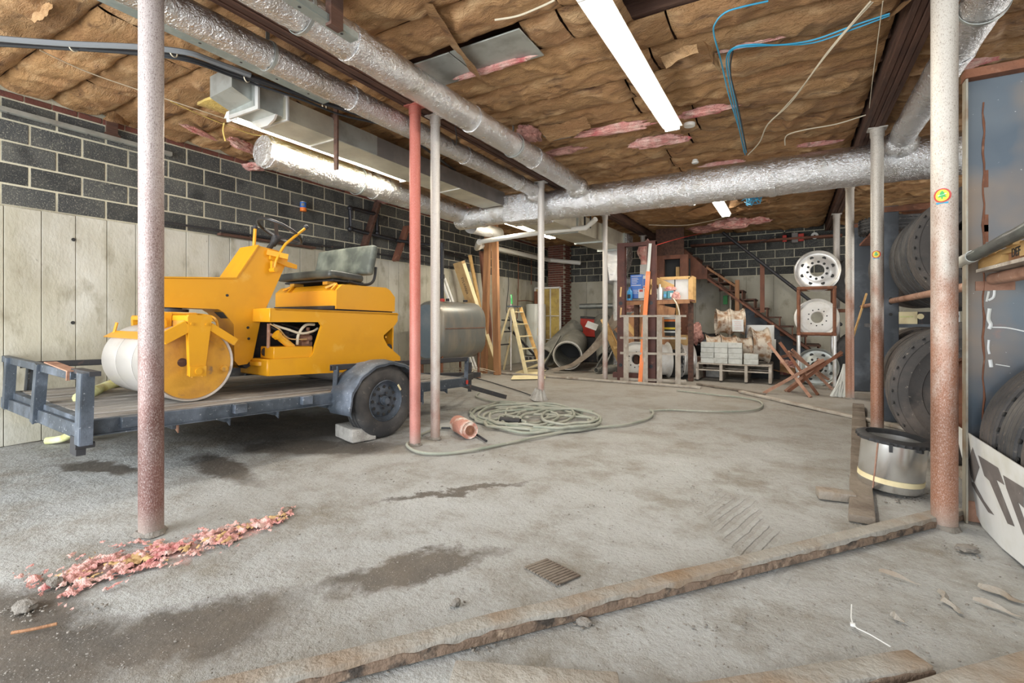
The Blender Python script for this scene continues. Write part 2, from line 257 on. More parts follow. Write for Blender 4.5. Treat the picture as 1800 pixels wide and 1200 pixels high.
    b = nt.nodes.new('ShaderNodeBump'); b.inputs['Strength'].default_value = 0.8; b.inputs['Distance'].default_value = 0.03
    nt.links.new(mth(nt, 'SUBTRACT', 0.8, mth(nt, 'MULTIPLY', wet_shade, 0.55)), b.inputs['Strength']); nt.links.new(hgt, b.inputs['Height']); nt.links.new(b.outputs[0], p.inputs['Normal'])
    return m
MT['floor'] = floor_mat()

# ------------------------------------------------------------ mesh helpers
def bm_new(): return bmesh.new()
def box(bm, c, s, rot=None, bev=0.0, seg=1):
    r = bmesh.ops.create_cube(bm, size=1.0); vs = r['verts']
    m = Matrix.Translation(Vector(c))
    if rot is not None: m = m @ (rot.to_4x4() if isinstance(rot, Matrix) else Euler(rot).to_matrix().to_4x4())
    m = m @ Matrix.Diagonal((s[0], s[1], s[2], 1))
    bmesh.ops.transform(bm, matrix=m, verts=vs)
    if bev:
        es = list({e for v in vs for e in v.link_edges})
        bmesh.ops.bevel(bm, geom=es, offset=bev, segments=seg, affect='EDGES', profile=0.5)
    return bm
def frame(d, up=(0, 0, 1)):
    d = Vector(d).normalized(); u = Vector(up)
    if abs(d.dot(u)) > 0.98: u = Vector((1, 0, 0))
    x = u.cross(d).normalized(); y = d.cross(x)
    return x, y, d
def bar(bm, p0, p1, w, h, up=(0, 0, 1), bev=0.0):
    p0, p1 = Vector(p0), Vector(p1); x, y, d = frame(p1 - p0, up)
    R = Matrix((x, y, d)).transposed()
    return box(bm, (p0 + p1) / 2, (w, h, (p1 - p0).length), R, bev)
def cyl(bm, p0, p1, r0, r1=None, n=20, caps=True):
    p0, p1 = Vector(p0), Vector(p1); r1 = r0 if r1 is None else r1; x, y, d = frame(p1 - p0)
    a = [bm.verts.new(p0 + (x * math.cos(2 * PI * i / n) + y * math.sin(2 * PI * i / n)) * r0) for i in range(n)]
    b = [bm.verts.new(p1 + (x * math.cos(2 * PI * i / n) + y * math.sin(2 * PI * i / n)) * r1) for i in range(n)]
    for i in range(n): bm.faces.new((a[i], a[(i + 1) % n], b[(i + 1) % n], b[i]))
    if caps: bm.faces.new(a[::-1]); bm.faces.new(b)
    return bm
def smooth_path(pts, k=6):
    pts = [Vector(p) for p in pts]; out = []
    for i in range(len(pts) - 1):
        p0 = pts[max(i - 1, 0)]; p1 = pts[i]; p2 = pts[i + 1]; p3 = pts[min(i + 2, len(pts) - 1)]
        for j in range(k):
            t = j / k
            out.append(0.5 * ((2 * p1) + (p2 - p0) * t + (2 * p0 - 5 * p1 + 4 * p2 - p3) * t * t + (3 * p1 - p0 - 3 * p2 + p3) * t ** 3))
    out.append(pts[-1]); return out
def tube(bm, pts, r, n=8, sm=0, rf=None):
    pts = smooth_path(pts, sm) if sm else [Vector(p) for p in pts]
    rings = []; prev = None
    for i, p in enumerate(pts):
        d = (pts[min(i + 1, len(pts) - 1)] - pts[max(i - 1, 0)])
        if d.length < 1e-6: d = Vector((0, 0, 1))
        d.normalize()
        if prev is None: x, y, _ = frame(d)
        else:
            x = prev - d * prev.dot(d)
            if x.length < 1e-5: x, _, _ = frame(d)
            x.normalize(); y = d.cross(x)
        prev = x; rr = rf(i / (len(pts) - 1), i) * r if rf else r
        rings.append([bm.verts.new(p + (x * math.cos(2 * PI * k / n) + y * math.sin(2 * PI * k / n)) * rr) for k in range(n)])
    for a, b in zip(rings, rings[1:]):
        for k in range(n): bm.faces.new((a[k], a[(k + 1) % n], b[(k + 1) % n], b[k]))
    bm.faces.new(rings[0][::-1]); bm.faces.new(rings[-1])
    return bm
def lathe(bm, prof, o, ax, n=32, closed=True, rfun=None):
    """prof: (radius, height along axis) pairs; closed joins last to first"""
    o = Vector(o); x, y, d = frame(ax); rings = []
    for (r, a) in prof:
        if r < 1e-6: rings.append([bm.verts.new(o + d * a)]); continue
        ring = []
        for k in range(n):
            t = 2 * PI * k / n; q = r if rfun is None else rfun(r, a, t)
            ring.append(bm.verts.new(o + d * a + (x * math.cos(t) + y * math.sin(t)) * q))
        rings.append(ring)
    pr = list(zip(rings, rings[1:])) + ([(rings[-1], rings[0])] if closed else [])
    for a, b in pr:
        for k in range(n):
            k2 = (k + 1) % n
            if len(a) == 1 and len(b) == 1: continue
            if len(a) == 1: bm.faces.new((a[0], b[k2], b[k]))
            elif len(b) == 1: bm.faces.new((a[k], a[k2], b[0]))
            else: bm.faces.new((a[k], a[k2], b[k2], b[k]))
    return bm
def prism(bm, poly, o, ex, ey, ez):
    """poly in (ex,ey) coordinates from o, extruded along ez (vector, full depth)"""
    o, ex, ey, ez = Vector(o), Vector(ex), Vector(ey), Vector(ez)
    a = [bm.verts.new(o + ex * p[0] + ey * p[1]) for p in poly]; b = [bm.verts.new(v.co + ez) for v in a]; n = len(a)
    bm.faces.new(a[::-1]); bm.faces.new(b)
    for i in range(n): bm.faces.new((a[i], a[(i + 1) % n], b[(i + 1) % n], b[i]))
    return bm
def ridged(bm, amt, sc, seed=0):
    for v in bm.verts:
        n = noise.noise_vector(v.co * sc + Vector((seed, seed * 1.7, 0))); v.co += n * amt
    return bm
# ------------------------------------------------------------ objects
def wmat(o):
    m = Matrix.Identity(4)
    while o is not None:
        m = Matrix.LocRotScale(o.location, o.rotation_euler, o.scale) @ m; o = o.parent
    return m
def finish(bm, mat, name, ang=38):
    bmesh.ops.recalc_face_normals(bm, faces=bm.faces)
    lim = math.radians(ang)
    for f in bm.faces: f.smooth = True
    for e in bm.edges:
        e.smooth = len(e.link_faces) == 2 and e.calc_face_angle(0) < lim
    me = bpy.data.meshes.new(name); bm.to_mesh(me); bm.free()
    if mat is not None: me.materials.append(MT[mat] if isinstance(mat, str) else mat)
    return me
def part(name, bm, mat, parent, label=None, kind=None, world=True, ang=38):
    if world and parent is not None: bm.transform(wmat(parent).inverted())
    o = bpy.data.objects.new(name, finish(bm, mat, name, ang)); C.objects.link(o)
    if parent is not None: o.parent = parent
    if label: o['label'] = label
    if kind: o['kind'] = kind
    return o
def props(o, label, cat, group=None):
    o['label'] = label; o['category'] = cat
    if group: o['group'] = group
    return o
def thing(name, label, cat, loc=(0, 0, 0), rz=0.0, group=None):
    o = bpy.data.objects.new(name, None); o.empty_display_size = 0.1; C.objects.link(o)
    o.location = loc; o.rotation_euler = (0, 0, rz); return props(o, label, cat, group)
def single(name, bm, mat, label, cat, group=None, loc=None, kind=None, ang=38):
    """a thing that is one mesh, built in world coordinates; its origin goes to the middle of its underside"""
    xs = [v.co.x for v in bm.verts]; ys = [v.co.y for v in bm.verts]; zs = [v.co.z for v in bm.verts]
    o0 = Vector(((min(xs) + max(xs)) / 2, (min(ys) + max(ys)) / 2, min(zs))) if loc is None else Vector(loc)
    bm.transform(Matrix.Translation(-o0)); o = bpy.data.objects.new(name, finish(bm, mat, name, ang)); o.location = o0; C.objects.link(o)
    if kind: o['kind'] = kind
    return props(o, label, cat, group)
def struct(name, bm, mat, ang=38):
    o = bpy.data.objects.new(name, finish(bm, mat, name, ang)); C.objects.link(o); o['kind'] = 'structure'; return o
def child_copy(src, parent, loc=None, rot=None):
    o = src.copy(); C.objects.link(o); o.parent = parent
    if loc is not None: o.location = loc
    if rot is not None: o.rotation_euler = rot
    return o
def copy_tree(root, loc, rot=None, label=None, group=None):
    def rec(s, par):
        o = s.copy(); C.objects.link(o)
        if par is not None: o.parent = par
        for ch in kids.get(s.name, ()): rec(ch, o)
        return o
    kids = {}
    for x in C.objects:
        if x.parent is not None: kids.setdefault(x.parent.name, []).append(x)
    r = rec(root, None); r.location = loc
    if rot is not None: r.rotation_euler = rot
    if label: r['label'] = label
    if group: r['group'] = group
    return r
# ============================================================ STRUCTURE
XL, XR, YF, YB, ZC = -6.44, 5.0, -2.5, 13.5, 3.62
# floor: fine grid with low humps near the camera
def grid_floor():
    nx, ny = 330, 460
    xs = np.linspace(XL, XR, nx); ys = np.linspace(YF, YB, ny)
    X, Y = np.meshgrid(xs, ys); Z = np.zeros_like(X)
    def vn(X, Y, s, seed):
        rs = np.random.RandomState(seed); g = rs.rand(256, 256); u = X * s + 500; v = Y * s + 500
        i = np.floor(u).astype(int); j = np.floor(v).astype(int); fu = u - i; fv = v - j; fu = fu * fu * (3 - 2 * fu); fv = fv * fv * (3 - 2 * fv)
        a = g[i % 256, j % 256]; b = g[(i + 1) % 256, j % 256]; c = g[i % 256, (j + 1) % 256]; d = g[(i + 1) % 256, (j + 1) % 256]
        return (a * (1 - fu) + b * fu) * (1 - fv) + (c * (1 - fu) + d * fu) * fv - 0.5
    Z += vn(X, Y, 1.3, 1) * 0.010 + vn(X, Y, 4.1, 2) * 0.006 + vn(X, Y, 11, 3) * 0.004 + vn(X, Y, 23, 4) * 0.0025
    Z -= 0.006
    vs = np.stack([X.ravel(), Y.ravel(), Z.ravel()], 1)
    idx = np.arange(nx * ny).reshape(ny, nx)
    f = np.stack([idx[:-1, :-1].ravel(), idx[:-1, 1:].ravel(), idx[1:, 1:].ravel(), idx[1:, :-1].ravel()], 1)
    me = bpy.data.meshes.new('floor'); me.from_pydata(vs.tolist(), [], f.tolist()); me.polygons.foreach_set('use_smooth', [True] * len(f))
    me.materials.append(MT['floor']); o = bpy.data.objects.new('floor', me); C.objects.link(o); o['kind'] = 'structure'
    return o
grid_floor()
b = bm_new(); box(b, (0, 5.5, -0.12), (40, 50, 0.1)); struct('floor_outside', b, 'concrete')

# walls (mortar-coloured backing, blocks and form panels are parts)
b = bm_new(); box(b, (XL - 0.1, (YF + YB) / 2, ZC / 2), (0.2, YB - YF + 0.4, ZC + 0.1)); wall_left = struct('wall_left', b, 'mortar')
b = bm_new(); box(b, ((XL + XR) / 2, YB + 0.1, ZC / 2), (XR - XL + 0.4, 0.2, ZC + 0.1)); wall_back = struct('wall_back', b, 'mortar')
b = bm_new()   # right wall with a wide opening
box(b, (XR + 0.1, 2.0, ZC / 2), (0.2, 9.0, ZC)); box(b, (XR + 0.1, 11.9, ZC / 2), (0.2, 3.4, ZC)); box(b, (XR + 0.1, 8.35, 3.3), (0.2, 3.7, 0.6))
struct('wall_right', b, 'concrete')
b = bm_new()   # front wall behind the camera with two garage door openings
for x0, x1 in ((-6.64, -6.2), (-1.7, -0.3), (4.2, 5.2)): box(b, ((x0 + x1) / 2, YF - 0.1, ZC / 2), (x1 - x0, 0.2, ZC))
for x0, x1 in ((-6.2, -1.7), (-0.3, 4.2)): box(b, ((x0 + x1) / 2, YF - 0.1, 3.46), (x1 - x0, 0.2, 0.32))
struct('wall_front', b, 'concrete')

# concrete blocks: five courses above the poured wall
PX = 0.006
def block_mesh(L, name, axis):
    b = bm_new()
    s = (0.05, L, 0.186) if axis == 'y' else (L, 0.05, 0.186)
    box(b, (0, 0, 0), s, bev=0.004)
    return finish(b, 'block', name)
bl_y = block_mesh(0.388, 'concrete_block', 'y'); bl_x = block_mesh(0.388, 'concrete_block', 'x')
ZB = 2.275
for r in range(5):
    z = ZB + 0.1015 + 0.203 * r
    y = 0.55 + (0.203 if r % 2 else 0)
    while y < YB - 0.15:
        o = bpy.data.objects.new('concrete_block', bl_y); C.objects.link(o); o.parent = wall_left
        o.location = (XL - 0.025 + PX * 0.8 + random.uniform(-0.002, 0.003), y, z); y += 0.406
for r in range(6):
    z = ZB + 0.1015 + 0.203 * r
    if z > 3.55: break
    x = XL + 0.22 + (0.203 if r % 2 else 0)
    while x < XR - 0.2:
        o = bpy.data.objects.new('concrete_block', bl_x); C.objects.link(o); o.parent = wall_back
        o.location = (x, YB + 0.025 - PX * 0.8 + random.uniform(-0.003, 0.002), z); x += 0.406
# a row of bricks on top of the left wall
bb = bm_new(); box(bb, (0, 0, 0), (0.1, 0.195, 0.055), bev=0.004); mb = finish(bb, 'brick', 'brick')
y = 0.6
while y < YB - 0.1:
    o = bpy.data.objects.new('brick', mb); C.objects.link(o); o.parent = wall_left; o.location = (XL - 0.04 + random.uniform(0, 0.006), y, 3.322); y += 0.205
# poured concrete with board-form panels
def panel_mesh(L, axis):
    b = bm_new(); s = (0.08, L, ZB - 0.012) if axis == 'y' else (L, 0.08, ZB - 0.012); box(b, (0, 0, 0), s, bev=0.004); return finish(b, 'concrete', 'concrete_panel')
pm = panel_mesh(0.260, 'y'); y = 0.39
while y < YB:
    o = bpy.data.objects.new('concrete_panel', pm); C.objects.link(o); o.parent = wall_left; o.location = (XL - 0.012 + random.uniform(0, 0.003), y, (ZB - 0.012) / 2); y += 0.265
pm = panel_mesh(0.600, 'x'); x = XL + 0.33
while x < XR:
    o = bpy.data.objects.new('concrete_panel', pm); C.objects.link(o); o.parent = wall_back; o.location = (x, YB + 0.012 - random.uniform(0, 0.003), (ZB - 0.012) / 2); x += 0.605
# form-tie holes (dark plugs) on the left wall
b = bm_new()
for px, py in ((129, 421), (128, 567), (62, 700)):
    q = onX(px, py, XL + 0.030); cyl(b, q, q + Vector((0.006, 0, 0)), 0.018, n=10)
part('form_tie_hole', b, 'ink', wall_left)
# faint chalk letters on the wall behind the machine
def text_obj(name, body, size, mat, parent, M4, ext=0.001, sx=1.0):
    cu = bpy.data.curves.new(name, 'FONT'); cu.body = body; cu.size = size; cu.extrude = ext; cu.align_x = 'CENTER'; cu.align_y = 'CENTER'
    t = bpy.data.objects.new(name, cu); C.objects.link(t)
    bpy.context.view_layer.update()
    dg = bpy.context.evaluated_depsgraph_get(); me = bpy.data.meshes.new_from_object(t.evaluated_get(dg))
    C.objects.unlink(t); bpy.data.objects.remove(t)
    me.transform(M4 @ Matrix.Diagonal((sx, 1, 1, 1)))
    if parent is not None: me.transform(wmat(parent).inverted())
    me.materials.clear(); me.materials.append(MT[mat])
    o = bpy.data.objects.new(name, me); C.objects.link(o)
    if parent is not None: o.parent = parent
    return o
def facing(loc, right, up):
    r = Vector(right).normalized(); u = Vector(up).normalized(); n = r.cross(u)
    m = Matrix((r, u, n)).transposed().to_4x4(); m.translation = Vector(loc); return m
text_obj('chalk_writing', 'R', 0.16, 'white', wall_left, facing(onX(473, 512, XL + 0.032), (0, 1, 0), (0, 0, 1)))
text_obj('chalk_writing', 'A', 0.14, 'white', wall_left, facing(onX(473, 492, XL + 0.032), (0, 1, 0), (0, 0, 1)))

# ceiling deck, joists
b = bm_new(); box(b, ((XL + XR) / 2, 5.5, ZC + 0.05), (XR - XL + 0.4, 16.4, 0.1)); ceiling = struct('ceiling', b, 'joist')
JP = 0.41; JY0 = 0.28
jb = bm_new(); box(jb, (0, 0, 0), (XR - XL, 0.045, 0.235)); jm = finish(jb, 'joist', 'joist')
rows = int((YB - JY0) / JP)
for i in range(rows + 1):
    o = bpy.data.objects.new('joist', jm); C.objects.link(o); o.parent = ceiling; o.location = ((XL + XR) / 2, JY0 + i * JP, 3.535)
# built-up beams on the posts
def beam(x0, x1, label):
    t = thing('ceiling_beam', label, 'beam', ((x0 + x1) / 2, 5.6, 3.23)); n = 4; wdt = (x1 - x0) / n
    for i in range(n):
        dz = [0.0, 0.008, -0.004, 0.004][i]
        b = bm_new(); box(b, (x0 + wdt * (i + 0.5), 5.55, 3.23 + 0.13 + dz), (wdt - 0.004, 15.6, 0.26), bev=0.003); part('plank', b, 'wood_dark', t)
    return t
beam(-3.22, -3.04, 'dark built-up wooden beam on steel posts between the two silver ducts')
beamr = beam(0.68, 0.86, 'dark built-up wooden beam over the right-hand row of steel posts')

# insulation batts, one per bay piece
GAP = [(-2.95, -1.75, 3.35), (-2.95, -2.2, 5.2), (-1.0, 0.2, 3.55)]      # x0, x1, y: bays left open
def batt(x0, x1, yc, seed, sag):
    L = x1 - x0; W = JP - 0.004; nx = max(14, int(L / 0.018)); ny = 20
    rs = random.Random(seed); folds = [(rs.uniform(0, L), rs.uniform(0.05, 0.12), rs.uniform(-1, 1) * 0.5, rs.uniform(0.008, 0.028)) for _ in range(int(L * 4) + 1)]
    tilt = rs.uniform(-0.02, 0.02); b = bm_new(); V = []
    for i in range(nx + 1):
        row = []
        for j in range(ny + 1):
            u = i / nx; v = j / ny; x = x0 + L * u; y = yc + W * (v - 0.5)
            ev = max(0.0, 1 - abs(2 * v - 1) ** (5 if x1 < -3 else 3.4)); eu = min(1.0, min(u, 1 - u) * L / 0.10)
            eu = math.sin(eu * PI / 2)
            n = noise.noise((x * 2.3, y * 5, seed)) * 0.016 + noise.noise((x * 6, y * 14, seed + 9)) * 0.011
            rp = 1 - abs(noise.noise((x * 3.2 + y * 2, y * 3 - x, seed + 3))) * 2
            f = 0
            for (fx, fw, sl, am) in folds:
                d = (u * L - fx + (v - 0.5) * W * sl * 2) / fw; f += am * math.exp(-d * d * 3) * (1 if am > 0.018 else -1)
            q1 = 1 - abs(noise.noise((x * 4.5 + y * 3.5, y * 6 - x * 2, seed + 5))) * 2.4; q2 = 1 - abs(noise.noise((x * 11 - y * 8, y * 13 + x * 4, seed + 7))) * 2.4
            z = 3.402 + noise.noise((x * 2.5, seed, 3)) * 0.008 - (sag * ev + n * ev + f * 0.9 * ev) * (0.25 + 0.75 * eu) - (0.014 * rp + 0.014 * max(0, q1) ** 2 + 0.008 * max(0, q2) ** 2) * ev * (0.35 if x1 < -3 else 0.9) + tilt * (v - 0.5) * ev
            yj = y + noise.noise((x * 3, seed, 0)) * 0.012 * (1 if v > 0.5 else -1)
            row.append(b.verts.new((x, yj, z)))
        V.append(row)
    for i in range(nx):
        for j in range(ny): b.faces.new((V[i][j], V[i][j + 1], V[i + 1][j + 1], V[i + 1][j]))
    return b
sd = 0
REG = [(-6.43, -3.24, (1.0, 1.15, 1.2)), (-3.02, 0.66, (1.9, 1.6)), (0.88, 4.95, (2.1, 2.0))]
for i in range(1, rows):
    yc = JY0 + (i + 0.5) * JP
    for ri, (x0, x1, segs) in enumerate(REG):
        if yc < 0.9 and ri != 0: continue
        n = len(segs); off = random.uniform(-0.45, 0.45) if ri == 1 else random.uniform(-0.3, 0.3)
        cuts = [x0] + [x0 + (x1 - x0) * (k + 1) / n + off for k in range(n - 1)] + [x1]
        for k in range(n):
            a, c = cuts[k] + 0.008, cuts[k + 1] - 0.008
            for gx0, gx1, gy in GAP:
                if abs(gy - yc) < 0.2 and a < gx1 and c > gx0:
                    if a < gx0 - 0.2: c = gx0
                    else: a = gx1
            if c - a < 0.15: continue
            sd += 1
            bmx = batt(a, c, yc, sd, random.uniform(0.045, 0.08) if ri == 0 else random.uniform(0.03, 0.06))
            part('insulation_batt', bmx, 'kraft', ceiling, ang=180)
# loose flaps of facing paper hanging from batts
def flap(pts, mat, name, seed, amt=0.02):
    b = bm_new(); p = [Vector(q) for q in pts]; nx, ny = 14, 8; V = []
    for i in range(nx + 1):
        r = []
        for j in range(ny + 1):
            u = i / nx; v = j / ny; q = (p[0] * (1 - u) + p[1] * u) * (1 - v) + (p[3] * (1 - u) + p[2] * u) * v
            q = q + Vector(noise.noise_vector(q * 5 + Vector((seed, 0, 0)))) * amt + Vector(noise.noise_vector(q * 14)) * amt * 0.6
            r.append(b.verts.new(q))
        V.append(r)
    for i in range(nx):
        for j in range(ny): b.faces.new((V[i][j], V[i][j + 1], V[i + 1][j + 1], V[i + 1][j]))
    return b
def fluff(c, s, seed, n=4, amt=0.35, rz=0.0):
    """lumpy torn fibreglass clump"""
    b = bm_new(); bmesh.ops.create_icosphere(b, subdivisions=n, radius=1.0)
    for v in b.verts:
        d = noise.noise(v.co * 1.6 + Vector((seed, 0, 0))) * amt + noise.noise(v.co * 4.5 + Vector((0, seed, 0))) * amt * 0.6 + noise.noise(v.co * 11 + Vector((0, 0, seed))) * amt * 0.35
        v.co *= 1 + d
    b.transform(Matrix.Translation(Vector(c)) @ Matrix.Rotation(rz, 4, 'Z') @ Matrix.Diagonal((s[0], s[1], s[2], 1)))
    return b
for k, (px, py, z, sx, sy, sz, rz, mt_) in enumerate((
    (615, 93, 3.33, 0.01, 0.01, 0.01, 0, 'pink'),
    (860, 120, 3.34, 0.42, 0.04, 0.03, 0.0, 'pink'), (1075, 228, 3.30, 0.42, 0.07, 0.045, 0.05, 'pink'), (1155, 248, 3.26, 0.32, 0.09, 0.06, 0.1, 'pink'),
    (1240, 195, 3.31, 0.26, 0.07, 0.035, 0.0, 'pink'), (1270, 287, 3.30, 0.25, 0.05, 0.03, 0.1, 'pink'), (1440, 252, 3.31, 0.22, 0.04, 0.025, 0.1, 'pink'),
    (425, 255, 3.27, 0.05, 0.22, 0.05, 0.3, 'pink'), (445, 293, 3.25, 0.16, 0.10, 0.05, 0.3, 'pink'), (350, 232, 3.28, 0.03, 0.2, 0.03, 0.3, 'pink'), (800, 372, 3.02, 0.30, 0.14, 0.08, 0.4, 'pink_dark'),
    (930, 235, 3.28, 0.12, 0.18, 0.07, 0.1, 'pink_dark'), (990, 265, 3.30, 0.26, 0.06, 0.04, 0.0, 'pink_dark'), (1360, 48, 3.36, 0.5, 0.03, 0.03, 0, 'pink'), (680, 352, 3.25, 0.16, 0.12, 0.05, 0.0, 'pink_dark'),
    (1345, 68, 3.34, 0.34, 0.03, 0.025, 0, 'pink'), (1690, 115, 3.30, 0.2, 0.05, 0.03, 0, 'pink'))):
    if k == 0: continue
    q = fl(px, py, z); part('pink_insulation', fluff(q, (sx, sy, sz), k * 3.1, 4, 0.4, rz), mt_, ceiling, kind='stuff')
for k, pts in enumerate((
    [fl(735, 2, 3.36), fl(830, 130, 3.34), fl(850, 140, 3.27), fl(760, 10, 3.30)],
    [fl(945, 225, 3.33), fl(1030, 205, 3.33), fl(1040, 225, 3.26), fl(965, 250, 3.24)],
    [fl(1100, 255, 3.32), fl(1200, 225, 3.32), fl(1195, 250, 3.24), fl(1140, 275, 3.2)],
    [fl(1550, 40, 3.34), fl(1590, 5, 3.34), fl(1605, 0, 3.22), fl(1575, 28, 3.2)],
    [fl(1640, 110, 3.33), fl(1725, 75, 3.33), fl(1720, 95, 3.24), fl(1660, 140, 3.22)],
    [fl(1260, 95, 3.33), fl(1235, 70, 3.33), fl(1245, 95, 3.24), fl(1265, 130, 3.25)],
    [fl(1225, 75, 3.33), fl(1160, 100, 3.33), fl(1170, 118, 3.26), fl(1228, 92, 3.25)],
    [fl(45, 30, 3.33), fl(85, 2, 3.33), fl(95, 10, 3.25), fl(62, 45, 3.26)],
    [fl(200, 195, 3.33), fl(230, 215, 3.33), fl(225, 222, 3.24), fl(180, 208, 3.25)],
    [fl(1290, 395, 3.3), fl(1340, 372, 3.3), fl(1350, 385, 3.2), fl(1300, 402, 3.2)],
    [fl(1205, 375, 3.3), fl(1290, 340, 3.3), fl(1300, 360, 3.2), fl(1220, 385, 3.2)])):
    part('paper_flap', flap(pts, 'kraft', 'paper_flap', k * 2.3), 'kraft', ceiling, ang=180)
# torn facing around the far lamp
for k in range(16):
    c = fl(1310 + random.uniform(-38, 45), 352 + random.uniform(-16, 14), 3.30)
    p = [c + Vector((random.uniform(-0.18, 0.18), random.uniform(-0.15, 0.15), random.uniform(-0.07, 0.04))) for _ in range(4)]
    part('paper_flap', flap(p, 'kraft', 'paper_flap', k + 50, 0.03), 'kraft', ceiling, ang=180)
for k, (px, py, sx, sz) in enumerate(((1290, 392, 0.35, 0.10), (1240, 402, 0.35, 0.07), (1330, 388, 0.22, 0.06))):
    q = fl(px, py, 3.15) if k < 3 else fl(px, py, 3.0)
    part('pink_insulation', fluff(q, (sx, 0.15, sz), 90 + k, 4, 0.45), 'pink_dark' if k % 2 else 'pink', ceiling, kind='stuff')
# ============================================================ POSTS
def post(x, y, r, mat, label, top=3.23, group=None, lean=0.0, plate=True, boot=True):
    t = thing('steel_post', label, 'post', (x, y, 0), 0, group)
    b = bm_new(); cyl(b, (x, y, -0.02), (x + lean, y, top - 0.012), r, n=28); part('shaft', b, mat, t)
    if plate:
        b = bm_new(); box(b, (x + lean, y, top - 0.006), (0.17, 0.13, 0.012)); cyl(b, (x + lean, y, top - 0.09), (x + lean, y, top - 0.012), r * 1.12, n=28); part('top_plate', b, mat, t)
    if boot:
        b = bm_new(); lathe(b, [(r * 0.9, 0.0), (r * 1.35, 0.0), (r * 1.22, 0.008), (r * 1.07, 0.022), (r * 0.9, 0.022)], (x, y, -0.003), (0, 0, 1), 40, rfun=lambda q, a, tt: q * (1 + 0.10 * math.sin(tt * 3 + x * 9) + 0.05 * math.sin(tt * 7))); part('dirt_collar', b, 'dust', t)
    return t
p_a = post(-3.12, 1.36, 0.060, 'post_a', 'thick brown weathered steel post in the left foreground before the roller')
post(-3.11, 3.56, 0.052, 'post_red', 'red painted steel post beside the trailer wheel')
post(-3.09, 3.84, 0.047, 'post_white', 'whitish steel post just behind the red post by the trailer wheel')
post(-3.22, 6.48, 0.049, 'post_white', 'steel post with a crumpled grey boot at its foot near the coiled hose')
post(-3.15, 9.15, 0.050, 'post_white', 'slim steel post left of the brown steel mast')
post(-3.14, 11.9, 0.052, 'post_white', 'pale steel post behind the brown steel mast near the back wall')
p_A = post(0.77, 3.68, 0.061, 'post_rust', 'thick rusty steel post with a round sticker in the right foreground')
p_B = post(0.80, 6.44, 0.058, 'post_rust', 'rusty steel post with a round sticker behind the silver drum')
post(0.77, 8.86, 0.056, 'post_rust', 'rusty steel post beside the wheel rack and push broom')
post(0.77, 11.3, 0.056, 'post_white', 'pale steel post behind the rack of silver wheels')
# torn ends: crumpled boot around the hose post
b = bm_new(); cx_, cy_ = -3.22, 6.48
lathe(b, [(0.125, 0.0), (0.10, 0.05), (0.078, 0.10), (0.058, 0.16), (0.050, 0.16), (0.06, 0.10), (0.09, 0.05), (0.11, 0.0)], (cx_ - 0.03, cy_ - 0.04, 0.0), (0.1, 0.05, 1), 48, rfun=lambda q, a, t: q * (1 + 0.22 * math.sin(3 * t + 1) + 0.12 * math.sin(7 * t)))
single('boot_sleeve', b, 'cinder', 'crumpled grey sleeve wrapped round the foot of the post by the hose', 'sleeve')
# round tree stickers
def sticker(postx, posty, r, z, label):
    t = thing('sticker', label, 'sticker', (postx, posty, z))
    ang0 = math.atan2(-posty, -postx) + (-0.15)
    def patch(name, rad, mat, dz, off, sx=1.0, sy=1.0, poly=None):
        b = bm_new(); n = 28; vs = []
        pts = poly or [(math.cos(2 * PI * k / n) * rad * sx, math.sin(2 * PI * k / n) * rad * sy) for k in range(n)]
        for (a, h) in pts:
            th = ang0 + a / r; vs.append(b.verts.new((postx + math.cos(th) * (r + off), posty + math.sin(th) * (r + off), z + dz + h)))
        vc = b.verts.new((postx + math.cos(ang0) * (r + off), posty + math.sin(ang0) * (r + off), z + dz))
        for k in range(len(vs)): b.faces.new((vc, vs[k], vs[(k + 1) % len(vs)]))
        return part(name, b, mat, t)
    patch('disc_rim', 0.040, 'red', 0, 0.0022); patch('disc', 0.033, 'print_yellow', 0, 0.0030, 0.9)
    tree = [(-0.004, -0.026), (0.004, -0.026), (0.004, -0.012), (0.024, -0.014), (0.013, 0.0), (0.019, 0.002), (0.009, 0.014), (0.013, 0.016), (0, 0.034), (-0.013, 0.016), (-0.009, 0.014), (-0.019, 0.002), (-0.013, 0.0), (-0.024, -0.014), (-0.004, -0.012)]
    patch('tree_mark', 0.03, 'green', 0, 0.0038, poly=[(a * 0.8, h * 0.8) for a, h in tree])
    patch('banner', 0.03, 'white', 0.002, 0.0046, poly=[(-0.018, -0.004), (0.018, 0.004), (0.018, 0.009), (-0.018, 0.001)])
    patch('strip', 0.03, 'cable_blue', -0.043, 0.0030, poly=[(-0.026, -0.005), (0.026, -0.005), (0.026, 0.005), (-0.026, 0.005)])
sticker(0.77, 3.68, 0.061, 1.2 + (560 - 348) / 854 * 2.83, 'round red and yellow tree sticker on the right foreground post')
sticker(0.80, 6.44, 0.058, 1.2 + (560 - 448) / 854 * 5.2, 'round red and yellow tree sticker on the post behind the silver drum')

